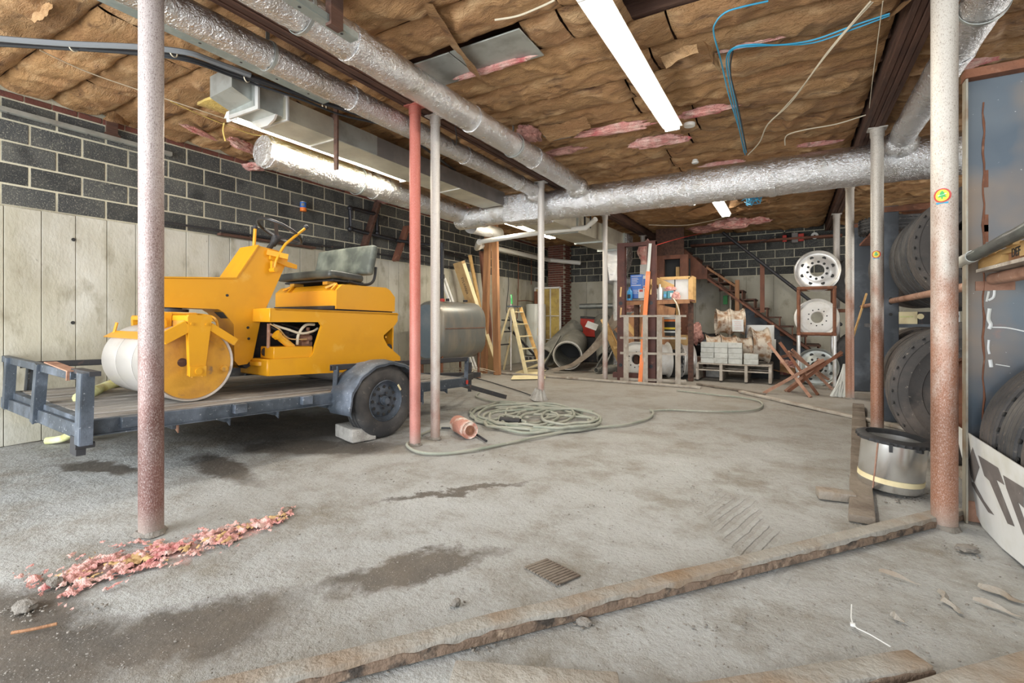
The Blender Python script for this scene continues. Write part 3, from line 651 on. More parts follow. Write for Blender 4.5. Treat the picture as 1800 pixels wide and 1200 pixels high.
# ============================================================ DUCTS
def round_duct(name, label, p0, p1, r, mat='foil', bands=(), seed=1, hang=(), n=40, cat='duct'):
    p0, p1 = Vector(p0), Vector(p1); t = thing(name, label, cat, (p0 + p1) / 2)
    L = (p1 - p0).length; steps = max(8, int(L / 0.03)); x, y, d = frame(p1 - p0)
    b = bm_new(); rings = []
    for i in range(steps + 1):
        a = L * i / steps; ring = []
        for k in range(n):
            th = 2 * PI * k / n; dirv = x * math.cos(th) + y * math.sin(th)
            q = dirv * 2.0 + d * (a * 3.0) + Vector((seed * 5, 0, 0))
            rr = r * (1 + noise.noise(q) * 0.05 + noise.noise(dirv * 5 + d * a * 16 + Vector((0, seed, 0))) * 0.022 + noise.noise(dirv * 2 + d * a * 9) * 0.02)
            ring.append(b.verts.new(p0 + d * a + dirv * rr))
        rings.append(ring)
    for A, B in zip(rings, rings[1:]):
        for k in range(n): b.faces.new((A[k], A[(k + 1) % n], B[(k + 1) % n], B[k]))
    b.faces.new(rings[0][::-1]); b.faces.new(rings[-1])
    part('foil_jacket', b, mat, t, ang=60)
    for s in bands:
        b = bm_new(); c = p0 + d * s
        lathe(b, [(r * 1.00, -0.035), (r * 1.055, -0.035), (r * 1.075, 0.0), (r * 1.055, 0.035), (r * 1.00, 0.035)], c, d, 32, rfun=lambda q, a, tt: q * (1 + 0.012 * math.sin(tt * 9 + s))); part('tape_band', b, mat, t)
    for s in hang:
        b = bm_new(); c = p0 + d * s
        lathe(b, [(r * 1.05, -0.012), (r * 1.09, -0.012), (r * 1.09, 0.012), (r * 1.05, 0.012)], c, d, 32); bar(b, c + Vector((0, 0, r)), (c.x, c.y, 3.42), 0.03, 0.004); part('hanger_strap', b, 'galv', t)
    return t
d_right = round_duct('foil_duct', 'silver foil duct along the right side of the left beam', (-2.68, -1.2, 3.13), (-2.68, 6.62, 3.13), 0.125, bands=(3.6, 5.1, 6.4), seed=1, hang=(3.2, 5.9))
round_duct('foil_duct', 'silver foil duct along the left side of the left beam', (-3.33, -1.2, 3.13), (-3.33, 6.62, 3.12), 0.102, bands=(4.2, 5.9, 7.2), seed=2, hang=(3.4,))
main = round_duct('foil_duct', 'large silver foil trunk duct crossing the room from side to side', (-3.35, 6.82, 2.95), (2.6, 6.82, 2.95), 0.225, bands=(2.2, 3.15, 5.2), seed=3, hang=(4.75,), n=48)
round_duct('foil_duct', 'silver foil duct beside the right-hand beam joining the trunk duct', (1.02, -0.6, 3.12), (1.02, 6.7, 3.12), 0.118, bands=(5.2,), seed=4, hang=(4.6,))
round_duct('foil_duct', 'crinkled foil duct lit by the lamp beside the block wall', (-4.86, 3.15, 2.98), (-4.86, 6.75, 2.98), 0.165, bands=(0.08, 1.6), seed=5, hang=(1.3,))
round_duct('foil_duct', 'short foil duct running from the wall side into the boxed plenum', (-4.95, 6.80, 2.90), (-3.95, 6.80, 2.93), 0.175, bands=(0.5,), seed=6)
round_duct('foil_duct', 'bright crinkled flexible duct near the back lamp and wood props', (-4.95, 7.15, 2.84), (-5.35, 8.75, 3.0), 0.12, 'foil_bright', seed=7)
# collars where the ducts meet the trunk: crumpled foil
for k, (c, s) in enumerate((((-2.68, 6.56, 3.09), (0.16, 0.14, 0.14)), ((-3.36, 6.56, 3.08), (0.15, 0.14, 0.13)), ((1.02, 6.62, 3.08), (0.16, 0.17, 0.15)), ((-2.4, 6.66, 2.80), (0.05, 0.05, 0.05)))):
    if k == 3: continue
    b = bm_new(); bmesh.ops.create_icosphere(b, subdivisions=4, radius=1)
    for v in b.verts: v.co *= 1 + 0.16 * abs(noise.noise(v.co * 5 + Vector((k * 4, 0, 0)))) + 0.06 * noise.noise(v.co * 12)
    b.transform(Matrix.Translation(c) @ Matrix.Diagonal((*s, 1))); part('foil_joint', b, 'foil', main, ang=50)
# rectangular plenum wrapped in foil under the junction
t = thing('plenum_box', 'foil wrapped rectangular plenum box under the duct junction', 'duct', (-3.7, 6.9, 2.72))
b = bm_new(); box(b, (-3.62, 6.82, 2.94), (0.72, 0.42, 0.44), bev=0.03, seg=2); bmesh.ops.subdivide_edges(b, edges=b.edges[:], cuts=5, use_grid_fill=True); ridged(b, 0.012, 9); part('box_shell', b, 'foil', t, ang=60)
b = bm_new()   # tapering trunk towards the back
prism(b, [(0, 0), (0.62, 0), (0.62, 0.30), (0, 0.30)], (-3.95, 7.03, 2.78), (1, 0, 0), (0, 0, 1), (0.0, 1.1, -0.02)); part('trunk', b, 'sheet', t)
b = bm_new(); prism(b, [(0, 0), (0.60, 0), (0.60, 0.34), (0, 0.34)], (-3.94, 8.13, 2.76), (1, 0, 0), (0, 0, 1), (0.08, 2.6, 0.02)); part('trunk', b, 'sheet', t)
for y in (8.13, 9.4, 10.7):
    b = bm_new(); box(b, (-3.62 + (y - 8.13) * 0.03, y, 2.93), (0.64, 0.025, 0.38)); part('flange', b, 'galv', t)
b = bm_new(); cyl(b, (-3.15, 8.35, 2.84), (-3.15, 8.35, 3.4), 0.012, n=8); bar(b, (-3.26, 8.35, 2.86), (-3.26, 8.35, 3.4), 0.04, 0.02); part('hanger_rod', b, 'ironpipe', t)
# duct drop at the back (foil bend and vertical riser)
t = thing('duct_drop', 'foil duct dropping down behind the steel mast at the furnace', 'duct', (-3.35, 11.3, 0.7))
b = bm_new(); prism(b, [(-0.28, 0.30), (0.30, 0.30), (0.30, -0.25), (0.12, -0.75), (-0.10, -0.75)], (-3.50, 10.78, 2.82), (1, 0, 0), (0, 0, 1), (0, 0.45, 0)); bmesh.ops.subdivide_edges(b, edges=b.edges[:], cuts=4); ridged(b, 0.015, 6); part('elbow', b, 'foil', t, ang=60)
b = bm_new(); tube(b, [(-3.47, 10.95, 2.15), (-3.47, 10.95, 1.0), (-3.47, 10.95, 0.0)], 0.11, 18, sm=12, rf=lambda s, i: 1 + 0.06 * math.sin(i * 2.1)); part('riser', b, 'foil_bright', t)
b = bm_new(); box(b, (-2.80, 10.9, 1.55), (0.22, 0.22, 1.7)); bmesh.ops.subdivide_edges(b, edges=b.edges[:], cuts=9, use_grid_fill=True); ridged(b, 0.012, 12); part('wrapped_riser', b, 'foil_bright', t, ang=60)
single('pink_insulation', fluff((-2.78, 10.88, 2.62), (0.17, 0.13, 0.30), 31, 4, 0.3), 'pink', 'bundle of pink insulation standing on the foil-wrapped riser behind the mast', 'insulation', kind='stuff')
b = bm_new(); tube(b, [(-4.35, 13.48, 2.62), (-4.35, 13.1, 2.62), (-4.35, 12.9, 2.35), (-4.22, 12.9, 2.22), (-3.6, 12.9, 2.22), (-3.2, 12.9, 2.24)], 0.10, 18, sm=6, rf=lambda s, i: 1 + 0.05 * math.sin(i * 2.5)); single('flexible_duct', b, 'foil_bright', 'small silver elbow duct on the dark blocks right of the chimney', 'duct')
b = bm_new(); cyl(b, (-5.2, 12.95, 1.55), (-2.9, 12.95, 1.57), 0.075, n=20); single('metal_pipe', b, 'galv', 'horizontal grey metal pipe along the back wall behind the drain pipes', 'pipe')

# long rectangular sheet-metal duct on the left
t = thing('sheet_metal_duct', 'long grey rectangular sheet metal duct with a boxed end above the roller', 'duct', (-4.16, 4.6, 3.0))
b = bm_new(); box(b, (-4.16, 4.98, 3.098), (0.40, 3.30, 0.195)); bmesh.ops.subdivide_edges(b, edges=b.edges[:], cuts=14, use_grid_fill=True)
for v in b.verts:
    v.co.z += noise.noise(v.co * 1.6) * 0.02 * (1 if v.co.z < 3.05 else 0.2); v.co.x += noise.noise(v.co * 2.1) * 0.006
part('duct_run', b, 'sheet', t, ang=50)
b = bm_new(); box(b, (-3.954, 5.0, 3.10), (0.014, 3.3, 0.205)); part('side_panel', b, 'sheet_dark', t, 'side sheet darkened with painted shade')
b = bm_new(); prism(b, [(0, 0), (0.40, 0.0), (0.40, 0.20), (0, 0.20)], (-4.36, 2.78, 3.0), (1, 0, 0), (0, 0, 1), (0, 0.56, 0)); part('duct_run', b, 'sheet', t)
b = bm_new(); box(b, (-3.952, 3.62, 3.10), (0.02, 0.55, 0.207)); part('side_panel', b, 'galv', t)
b = bm_new()
prism(b, [(0, 0), (0.32, 0.02), (0.32, 0.20), (0, 0.18)], (-4.31, 2.32, 3.09), (1, 0, 0), (0, 0, 1), (-0.02, 0.20, -0.05)); part('end_box', b, 'galv', t, 'capped box end of the duct')
b = bm_new(); prism(b, [(0, 0), (0.36, 0.0), (0.36, 0.21), (0, 0.21)], (-4.34, 2.5, 3.02), (1, 0, 0), (0, 0, 1), (0, 0.30, 0)); part('elbow_box', b, 'galv', t)
for y in (2.52, 2.80, 3.34):
    b = bm_new(); box(b, (-4.15, y, 3.105), (0.43, 0.018, 0.235)); part('flange', b, 'alu', t)
b = bm_new(); prism(b, [(-0.36, 0), (0, 0), (-0.03, -0.04), (-0.12, -0.08), (-0.24, -0.08), (-0.33, -0.04)], (-3.97, 2.70, 3.02), (1, 0, 0), (0, 0, 1), (0, 0.02, 0)); part('end_flange', b, 'alu', t)
b = bm_new(); bar(b, (-3.92, 3.32, 3.30), (-3.92, 3.32, 2.68), 0.02, 0.05); bar(b, (-3.92, 3.32, 3.2), (-4.0, 3.32, 3.22), 0.012, 0.05); part('hanger_bracket', b, 'wood_dark', t, 'brown hanging bracket')
b = bm_new(); cyl(b, (-4.4, 5.5, 2.995), (-3.95, 5.45, 2.995), 0.008, n=8); part('hanger_wire', b, 'alu', t)

# channels under the ceiling
def channel(name, label, p0, p1, wd, ht, mat):
    t = thing(name, label, 'strut', (Vector(p0) + Vector(p1)) / 2)
    b = bm_new(); p0, p1 = Vector(p0), Vector(p1); x, y, d = frame(p1 - p0)
    bar(b, p0, p1, wd, 0.006); bar(b, p0 + x * wd / 2 + y * ht / 2, p1 + x * wd / 2 + y * ht / 2, 0.006, ht); bar(b, p0 - x * wd / 2 + y * ht / 2, p1 - x * wd / 2 + y * ht / 2, 0.006, ht)
    part('channel', b, mat, t)
    b = bm_new(); L = (p1 - p0).length; k = 0.1
    while k < L: cyl(b, p0 + d * k - y * 0.0045, p0 + d * k - y * 0.002, 0.010, n=8); k += 0.3
    part('slot_holes', b, 'ink', t, kind='stuff'); return t
channel('metal_channel', 'long green-grey metal channel hung left of the left duct', (-3.66, -0.6, 3.17), (-3.66, 3.0, 3.17), 0.12, 0.05, 'strut')
channel('metal_channel', 'short galvanised channel hung under the right-hand silver duct', (-2.43, -0.4, 2.98), (-2.43, 2.2, 2.98), 0.07, 0.04, 'strut')
channel('metal_channel', 'pale metal channel fixed high on the block wall at the left', (-6.36, 0.6, 3.135), (-6.36, 2.98, 3.125), 0.05, 0.04, 'galv')
b = bm_new(); box(b, (-2.40, 2.02, 3.17), (0.05, 0.09, 0.42)); single('wood_hanger', b, 'wood_dark', 'dark wooden hanger block above the galvanised channel', 'hanger')
b = bm_new(); box(b, (-6.36, 2.40, 3.25), (0.03, 0.10, 0.2)); box(b, (-6.345, 2.40, 3.165), (0.02, 0.14, 0.05)); single('wall_bracket', b, 'wood_dark', 'small brown bracket above the pale channel on the block wall', 'bracket')
# flat galvanised joist covers
def cover(p, label):
    b = bm_new(); x0, y0, x1, y1 = p; box(b, ((x0 + x1) / 2, (y0 + y1) / 2, 3.345), (x1 - x0, y1 - y0, 0.012), bev=0.003)
    return single('sheet_metal_cover', b, 'galv', label, 'metal sheet')
cover((-2.38, 3.14, -1.74, 3.56), 'flat galvanised sheet closing a joist bay near the long lamp')
cover((-2.78, 3.14, -2.39, 3.56), 'small galvanised sheet between the big sheet and the silver duct')
cover((-2.52, 4.98, -2.12, 5.32), 'galvanised sheet in the ceiling with crumpled paper beside it')
cover((-3.95, 3.0, -3.72, 4.1), 'narrow galvanised sheet above the black cables')
cover((-3.8, 4.35, -3.5, 4.9), 'galvanised sheet above the left silver duct near the red post')

# ============================================================ LAMPS
def strip_lamp(label, x, y0, y1, z, mat='tube', two=True, power=30, body=True):
    t = thing('strip_light', label, 'lamp', (x, (y0 + y1) / 2, z))
    if body:
        b = bm_new(); prism(b, [(-0.10, 0.0), (-0.06, 0.05), (0.06, 0.05), (0.10, 0.0), (0.085, -0.004), (-0.085, -0.004)], (x, y0, z), (1, 0, 0), (0, 0, 1), (0, y1 - y0, 0)); part('housing', b, 'lampbody', t)
    for s in ((-1, 1) if two else (0,)):
        b = bm_new(); cyl(b, (x + s * 0.05, y0 + 0.03, z - 0.024), (x + s * 0.05, y1 - 0.03, z - 0.024), 0.02, n=14); part('tube', b, mat, t)
    for yy in (y0 + 0.015, y1 - 0.015):
        b = bm_new(); box(b, (x, yy, z - 0.02), (0.15, 0.02, 0.045), bev=0.004); part('end_cap', b, 'lampbody', t)
    l = bpy.data.lights.new('lamp_glow', 'AREA'); l.shape = 'RECTANGLE'; l.size = 0.14; l.size_y = y1 - y0 - 0.1; l.energy = power; l.color = (1.0, 0.93, 0.80)
    lo = bpy.data.objects.new('lamp_glow', l); C.objects.link(lo); lo.parent = t; lo.location = (0, 0, -0.06)
    return t
strip_lamp('long twin-tube strip light on the brown ceiling between the beams', -1.07, 2.80, 5.24, 3.20, power=60)
strip_lamp('far strip light among torn paper near the stairs', -1.08, 7.75, 10.15, 3.20, power=55)
strip_lamp('glowing strip light between the sheet metal duct and crinkled foil duct', -4.53, 2.62, 4.98, 3.09, 'tube_warm', two=False, power=40)
strip_lamp('warm strip light behind the plenum above the two wood props', -4.62, 7.65, 9.9, 3.03, 'tube_warm', two=True, power=55)
b = bm_new(); box(b, (-4.72, 3.55, 3.27), (0.5, 2.0, 0.03)); bmesh.ops.subdivide_edges(b, edges=b.edges[:], cuts=8, use_grid_fill=True); ridged(b, 0.03, 4); single('yellow_insulation', b, 'yellow_ins', 'yellowed insulation lit by the strip light above the foil duct', 'insulation', kind='stuff')
b = bm_new(); lathe(b, [(0.0, 0.0), (0.055, 0.0), (0.06, 0.012), (0.06, 0.03), (0.0, 0.03)], fl(1212, 222, 3.24), (0, 0, 1), 20, closed=False); single('smoke_detector', b, 'pvc', 'small white round detector beside the end of the long lamp', 'detector')
b = bm_new(); lathe(b, [(0.0, 0.0), (0.04, 0.0), (0.045, 0.012), (0.03, 0.05), (0.0, 0.05)], fl(1222, 287, 3.24), (0, 0, 1), 20, closed=False); single('lamp_holder', b, 'pvc', 'small white lamp holder on a joist just above the trunk duct', 'lamp holder')

# ============================================================ CABLES AND PIPES AT THE CEILING
def cable(label, pts, r, mat, name='cable', cat='cable', sm=6, n=7, group=None):
    b = bm_new(); tube(b, pts, r, n, sm=sm); return single(name, b, mat, label, cat, group)
def zp(px, py, z): return fl(px, py, z)
cable('thick grey conduit cable crossing under the ceiling at the upper left', [zp(-60, 60, 3.18), zp(0, 68, 3.2), zp(120, 77, 3.2), zp(235, 82, 3.2), zp(300, 88, 3.2), zp(340, 95, 3.2), zp(375, 108, 3.2), zp(440, 132, 3.2)], 0.022, 'cable_grey')
cable('black cable beneath the grey conduit at the upper left', [zp(-60, 76, 3.19), zp(0, 78, 3.2), zp(110, 84, 3.2), zp(235, 92, 3.2), zp(320, 100, 3.2), zp(420, 133, 3.2), zp(520, 163, 3.2), zp(590, 188, 3.2), zp(660, 212, 3.2), zp(725, 245, 3.2), zp(800, 300, 3.25)], 0.017, 'cable')
cable('thin black cable sagging along the sheet metal duct top', [zp(140, 84, 3.2), zp(235, 95, 3.2), zp(330, 107, 3.18), zp(430, 142, 3.18), zp(530, 175, 3.15), zp(600, 202, 3.15), zp(680, 222, 3.17), zp(740, 252, 3.2)], 0.010, 'cable')
cable('second thick black cable bundled beside the sheet metal duct', [zp(370, 108, 3.2), zp(450, 138, 3.2), zp(560, 178, 3.2), zp(640, 202, 3.2), zp(720, 235, 3.2)], 0.020, 'cable')
for k, px in enumerate(((129, 82), (305, 92), (434, 137), (570, 186))):
    b = bm_new(); q = zp(px[0], px[1], 3.2); lathe(b, [(0.030, -0.004), (0.036, -0.004), (0.036, 0.004), (0.030, 0.004)], q, (1, 0.35, 0), 14); single('cable_tie', b, 'cable_white', ['pale tie round the cables at the far left', 'pale tie round the cables right of the brown post', 'pale tie round the cables above the boxed duct end', 'pale tie round the cables above the long sheet duct'][k], 'cable tie')
cable('thin white string running under the paper at the left', [zp(70, 88, 3.24), zp(150, 125, 3.24), zp(235, 155, 3.24), zp(340, 190, 3.22), zp(460, 230, 3.24)], 0.004, 'cable_white', 'string', 'string')
cable('yellow cord trailing beneath the boxed duct end', [zp(300, 178, 3.22), zp(360, 205, 3.2), zp(440, 235, 3.2), zp(470, 238, 3.2)], 0.005, 'yellow_ins', 'string', 'string')
cable('yellow shred hanging down in front of the block wall', [zp(394, 216, 3.15), zp(392, 230, 3.10), zp(396, 248, 3.0)], 0.007, 'yellow_ins', 'string', 'string')
cable('single blue cable curving round to the ceiling near the long lamp', [zp(1350, 2, 3.3), zp(1305, 12, 3.28), zp(1275, 22, 3.27), zp(1258, 40, 3.27), zp(1255, 60, 3.27), zp(1268, 110, 3.27), zp(1282, 170, 3.27), zp(1300, 230, 3.27), zp(1310, 272, 3.25)], 0.006, 'cable_blue')
for k, (dx, lab) in enumerate(((0, 'uppermost of the blue cables fanning out to the right-hand beam'), (4, 'lower of the blue cables fanning out to the right-hand beam'))):
    cable(lab, [zp(1564, 24 + k * 3, 3.28), zp(1500, 45 + k * 6, 3.27), zp(1430, 70 + k * 5, 3.27), zp(1370, 79, 3.26), zp(1325, 78 + k * 3, 3.26), zp(1290, 84 + k * 2, 3.27), zp(1277 + dx, 105, 3.27), zp(1283 + dx, 150, 3.27), zp(1296 + dx, 210, 3.27), zp(1308 + dx, 268, 3.25)], 0.006, 'cable_blue')
cable('dark cable running beside the blue ones down to the trunk duct', [zp(1288, 90, 3.27), zp(1284, 130, 3.27), zp(1298, 190, 3.27), zp(1312, 262, 3.25)], 0.007, 'cable')
cable('pale cable sloping from the right-hand beam to the trunk duct', [zp(1530, 3, 3.28), zp(1500, 38, 3.27), zp(1450, 98, 3.25), zp(1390, 180, 3.25), zp(1350, 218, 3.25), zp(1335, 250, 3.25), zp(1315, 272, 3.25)], 0.007, 'cable_white')
cable('second pale cable sloping beside the first to the trunk duct', [zp(1534, 4, 3.28), zp(1490, 52, 3.26), zp(1448, 103, 3.23), zp(1400, 165, 3.25), zp(1352, 217, 3.25)], 0.005, 'cable_white')
cable('pale cable looping below the ceiling near the trunk duct', [zp(1522, 202, 3.27), zp(1470, 218, 3.25), zp(1415, 228, 3.24), zp(1383, 238, 3.24), zp(1380, 255, 3.2)], 0.006, 'cable_white')
cable('thin wire hanging beside the right-hand beam', [zp(1552, 2, 3.25), zp(1543, 70, 3.22), zp(1535, 130, 3.2), zp(1528, 190, 3.22)], 0.003, 'cable_white', 'wire', 'wire')
cable('pale cable along the paper above the long lamp', [zp(870, 35, 3.27), zp(910, 28, 3.26), zp(950, 12, 3.27), zp(975, 0, 3.28)], 0.007, 'cable_white')
cable('white cable stretched along the ceiling near the far lamp', [zp(1140, 395, 3.2), zp(1200, 396, 3.2), zp(1250, 388, 3.2), zp(1285, 378, 3.2)], 0.007, 'cable_white')
cable('red cord running from the mast top towards the stairs', [onY(1150, 432, 9.3), onY(1190, 420, 10.6), onY(1240, 408, 12), onY(1275, 398, 12.6)], 0.006, 'red')
cable('black cable sagging in front of the back block wall', [onY(1245, 432, 13.1), onY(1290, 436, 13.1), onY(1330, 428, 13.1), onY(1370, 412, 13.1), onY(1395, 402, 13.1)], 0.010, 'cable')
cable('cord hanging from the left beam by the white post', [fl(800, 222, 3.2), fl(803, 245, 3.1), fl(800, 255, 3.1), fl(795, 246, 3.12)], 0.006, 'cable', 'cord', 'cord')
b = bm_new()
for k in range(26):
    c = fl(1325, 345, 3.02) + Vector((random.uniform(-0.1, 0.1), random.uniform(-0.1, 0.1), random.uniform(-0.06, 0.08)))
    tube(b, [c + Vector(noise.noise_vector(Vector((k, j, 0)) * 1.3)) * 0.16 for j in range(4)], 0.005, 5, sm=3)
single('cable_tangle', b, 'cable_blue', 'tangle of blue and white wire hanging below the trunk duct near the far lamp', 'cable', kind='stuff')
# block wall fittings
b = bm_new(); a = [(-6.30, 5.58, 3.02), (-6.30, 5.70, 3.03), (-6.30, 6.18, 3.03), (-6.30, 6.22, 2.98), (-6.30, 6.22, 2.74)]
tube(b, a, 0.032, 12); tube(b, [(-6.30, 5.62, 3.0), (-6.30, 5.62, 2.68), (-6.30, 7.9, 2.60), (-6.30, 9.0, 2.56)], 0.034, 12)
for q in ((-6.30, 5.62, 3.02), (-6.30, 6.22, 3.0), (-6.30, 5.62, 2.68), (-6.30, 6.22, 2.70)):
    bmesh.ops.create_icosphere(b, subdivisions=2, radius=0.05, matrix=Matrix.Translation(q))
single('iron_pipe', b, 'ironpipe', 'black iron pipe looping on the block wall behind the seat', 'pipe')
for k, (p0, p1, lab) in enumerate(((onX(668, 345, -6.33), onX(640, 432, -6.33), 'slanted brown timber brace on the block wall behind the seat'), (onX(715, 398, -6.3), onX(695, 458, -6.3), 'slanted reddish timber brace on the block wall left of the red post'))):
    b = bm_new(); bar(b, p0, p1, 0.05, 0.14, up=(1, 0, 0)); single('timber_brace', b, 'wood_dark' if k == 0 else 'wood_red', lab, 'brace')
b = bm_new(); tube(b, [onX(250, 385, -6.37), onX(380, 404, -6.37), onX(520, 425, -6.38), onX(600, 436, -6.38), onX(700, 452, -6.38), onX(800, 470, -6.38)], 0.014, 8, sm=4); single('wall_conduit', b, 'trailer_dark', 'dark conduit along the ledge of the concrete wall', 'conduit')
b = bm_new(); bar(b, onX(385, 411, -6.37), onX(552, 436, -6.37), 0.03, 0.09, up=(1, 0, 0)); single('ledge_board', b, 'wood_dark', 'brown board on the concrete ledge behind the steering wheel', 'board')
cable('pale wire hanging down the concrete wall beside the brown post', [onX(282, 403, -6.37), onX(281, 450, -6.36), onX(280, 490, -6.38)], 0.007, 'galv', 'wire', 'wire')
t = thing('drink_can', 'blue and orange can stuck on the block wall above the steering wheel', 'can', onX(533, 371, -6.38))
q = onX(533, 371, -6.375); b = bm_new(); cyl(b, q, q + Vector((0, 0, 0.13)), 0.045, n=18); part('can_body', b, 'blue', t)
b = bm_new(); cyl(b, q + Vector((0, 0, -0.002)), q + Vector((0, 0, 0.05)), 0.0465, n=18); part('orange_band', b, 'orange', t)
b = bm_new(); cyl(b, q + Vector((0, 0, 0.13)), q + Vector((0, 0, 0.137)), 0.043, n=18); box(b, q + Vector((0.03, -0.03, 0.09)), (0.03, 0.03, 0.04)); part('lid', b, 'alu', t)
b = bm_new(); tube(b, [(-4.2, 8.6, 2.55), (-3.5, 8.55, 2.62), (-2.95, 8.5, 2.70)], 0.055, 14); tube(b, [(-2.95, 8.5, 2.70), (-2.9, 8.65, 2.78), (-2.85, 9.2, 2.98)], 0.055, 14)
b.free()
# white drain pipes towards the back corner
b = bm_new(); tube(b, [fl(843, 425, 2.72), fl(900, 416, 2.74), fl(960, 407, 2.76), fl(1030, 400, 2.78), fl(1047, 385, 2.88)], 0.045, 14, sm=0); single('waste_pipe', b, 'pvc', 'white drain pipe running level in front of the plenum trunk', 'pipe')
q1 = onX(848, 430, -5.9); q2 = onX(965, 457, -5.9)
b = bm_new(); tube(b, [fl(843, 425, 2.72), fl(838, 436, 2.70), q1 + Vector((0, 0, -0.02)), q2, onY(1020, 462, 12.9)], 0.06, 14); single('waste_pipe', b, 'pvc', 'thick white drain pipe sloping along the block wall towards the chimney', 'pipe')
b = bm_new(); bar(b, onX(868, 450, -6.3), onX(950, 468, -6.3), 0.02, 0.05, up=(1, 0, 0)); single('dark_pipe', b, 'trailer_dark', 'dark pipe on the block wall behind the wood props', 'pipe')
for k, (pts, lab) in enumerate((([onX(891, 437, -6.2), onX(894, 500, -6.2), onX(890, 545, -6.25), onX(898, 563, -6.2)], 'black cord hanging down the wall right of the wood props'),
    ([onX(911, 440, -6.3), onX(911, 500, -6.3), onX(909, 560, -6.3)], 'brown copper pipe running down the wall left of the water heater'),
    ([onX(934, 445, -6.3), onX(934, 500, -6.3)], 'short copper pipe high on the wall near the corner'),
    ([onX(910, 529, -6.3), onX(925, 528, -6.3), onX(937, 530, -6.3)], 'thin copper pipe leading across to the water heater'))):
    cable(lab, pts, 0.012 if k else 0.009, 'cable' if k == 0 else 'rust', 'copper_pipe' if k else 'cord', 'pipe' if k else 'cord', sm=3)
b = bm_new(); q = onX(903, 563, -6.25); tube(b, [q + Vector((0, -0.6, 0.01)), q, q + Vector((0, 0.5, -0.05)), q + Vector((-0.17, 0.55, -0.05))], 0.018, 8); box(b, q, (0.1, 0.16, 0.12), bev=0.02); single('oil_valve', b, 'ironpipe', 'small black valve and pipe on the wall left of the water heater', 'valve')
# ============================================================ TRAILER (local frame: x to the near side, y forward, z up; nose slightly down)
TM = Matrix.Translation((-3.6, 3.64, 0)) @ Matrix.Rotation(-math.radians(5.3), 4, 'Z') @ Matrix.Rotation(-0.026, 4, 'X')
def tpart(name, b, mat, parent, label=None, kind=None, ang=38):
    b.transform(TM); return part(name, b, mat, parent, label, kind, ang=ang)
def tP(x, y, z): return TM @ Vector((x, y, z))
trailer = thing('flat_trailer', 'blue-grey flatbed trailer with plank deck carrying the yellow roller', 'trailer', tP(-1.3, 0, 0))
NX, FX = -0.22, -2.40
for x, nm in ((NX, 'side_rail'), (FX, 'side_rail')):
    b = bm_new(); box(b, (x, -0.38, 0.42), (0.05, 3.84, 0.105), bev=0.004); box(b, (x + (0.02 if x == NX else -0.02), -0.38, 0.372), (0.07, 3.84, 0.008)); tpart('side_rail', b, 'trailer', trailer)
for y in (-2.28, 1.53):
    b = bm_new(); box(b, ((NX + FX) / 2, y, 0.42), (FX - NX, 0.06, 0.105), bev=0.004); tpart('end_beam', b, 'trailer', trailer)
for y in (-1.76, -1.39, -0.98, -0.46, 0.1, 0.7, 1.2):
    b = bm_new(); box(b, ((NX + FX) / 2, y, 0.345), (abs(FX - NX) - 0.1, 0.05, 0.045)); tpart('cross_member', b, 'trailer', trailer)
    b = bm_new(); prism(b, [(0, 0), (-0.16, 0), (0, -0.07)], (NX - 0.02, y, 0.365), (1, 0, 0), (0, 0, 1), (0, 0.008, 0)); tpart('gusset', b, 'rust_light' if y < -1.5 else 'trailer', trailer)
n = 12; pw = (NX - FX - 0.06) / n
for k in range(n):
    b = bm_new(); x = FX + 0.03 + pw * (k + 0.5); box(b, (x, -0.38 + random.uniform(-0.01, 0.01), 0.462 + random.uniform(-0.006, 0.004)), (pw - 0.020, 3.74, 0.034), bev=0.004); tpart('deck_plank', b, 'deck', trailer)
for y in (-2.08, -1.34, -0.75):
    b = bm_new(); box(b, (NX + 0.045, y, 0.435), (0.05, 0.10, 0.075), bev=0.004); tpart('stake_pocket', b, 'trailer', trailer)
# raised side rails
for (x, y0, y1) in ((NX, -0.47, 1.55), (FX, -2.25, 1.55)):
    b = bm_new(); box(b, (x, (y0 + y1) / 2, 0.735), (0.045, y1 - y0, 0.012)); box(b, (x - 0.02, (y0 + y1) / 2, 0.71), (0.008, y1 - y0, 0.055)); box(b, (x + 0.02, (y0 + y1) / 2, 0.715), (0.008, y1 - y0, 0.045)); tpart('top_rail', b, 'trailer_dark', trailer, 'dark top rail')
    for y in ((y0 + 0.03, y1 - 0.03) if x == NX else (y0 + 0.03, -0.9, 0.4, y1 - 0.03)):
        b = bm_new(); bar(b, (x + 0.01, y, 0.38), (x + 0.01, y + 0.015, 0.73), 0.008, 0.065); bar(b, (x - 0.015, y + 0.03, 0.38), (x - 0.015, y + 0.045, 0.73), 0.05, 0.008); tpart('rail_post', b, 'trailer', trailer)
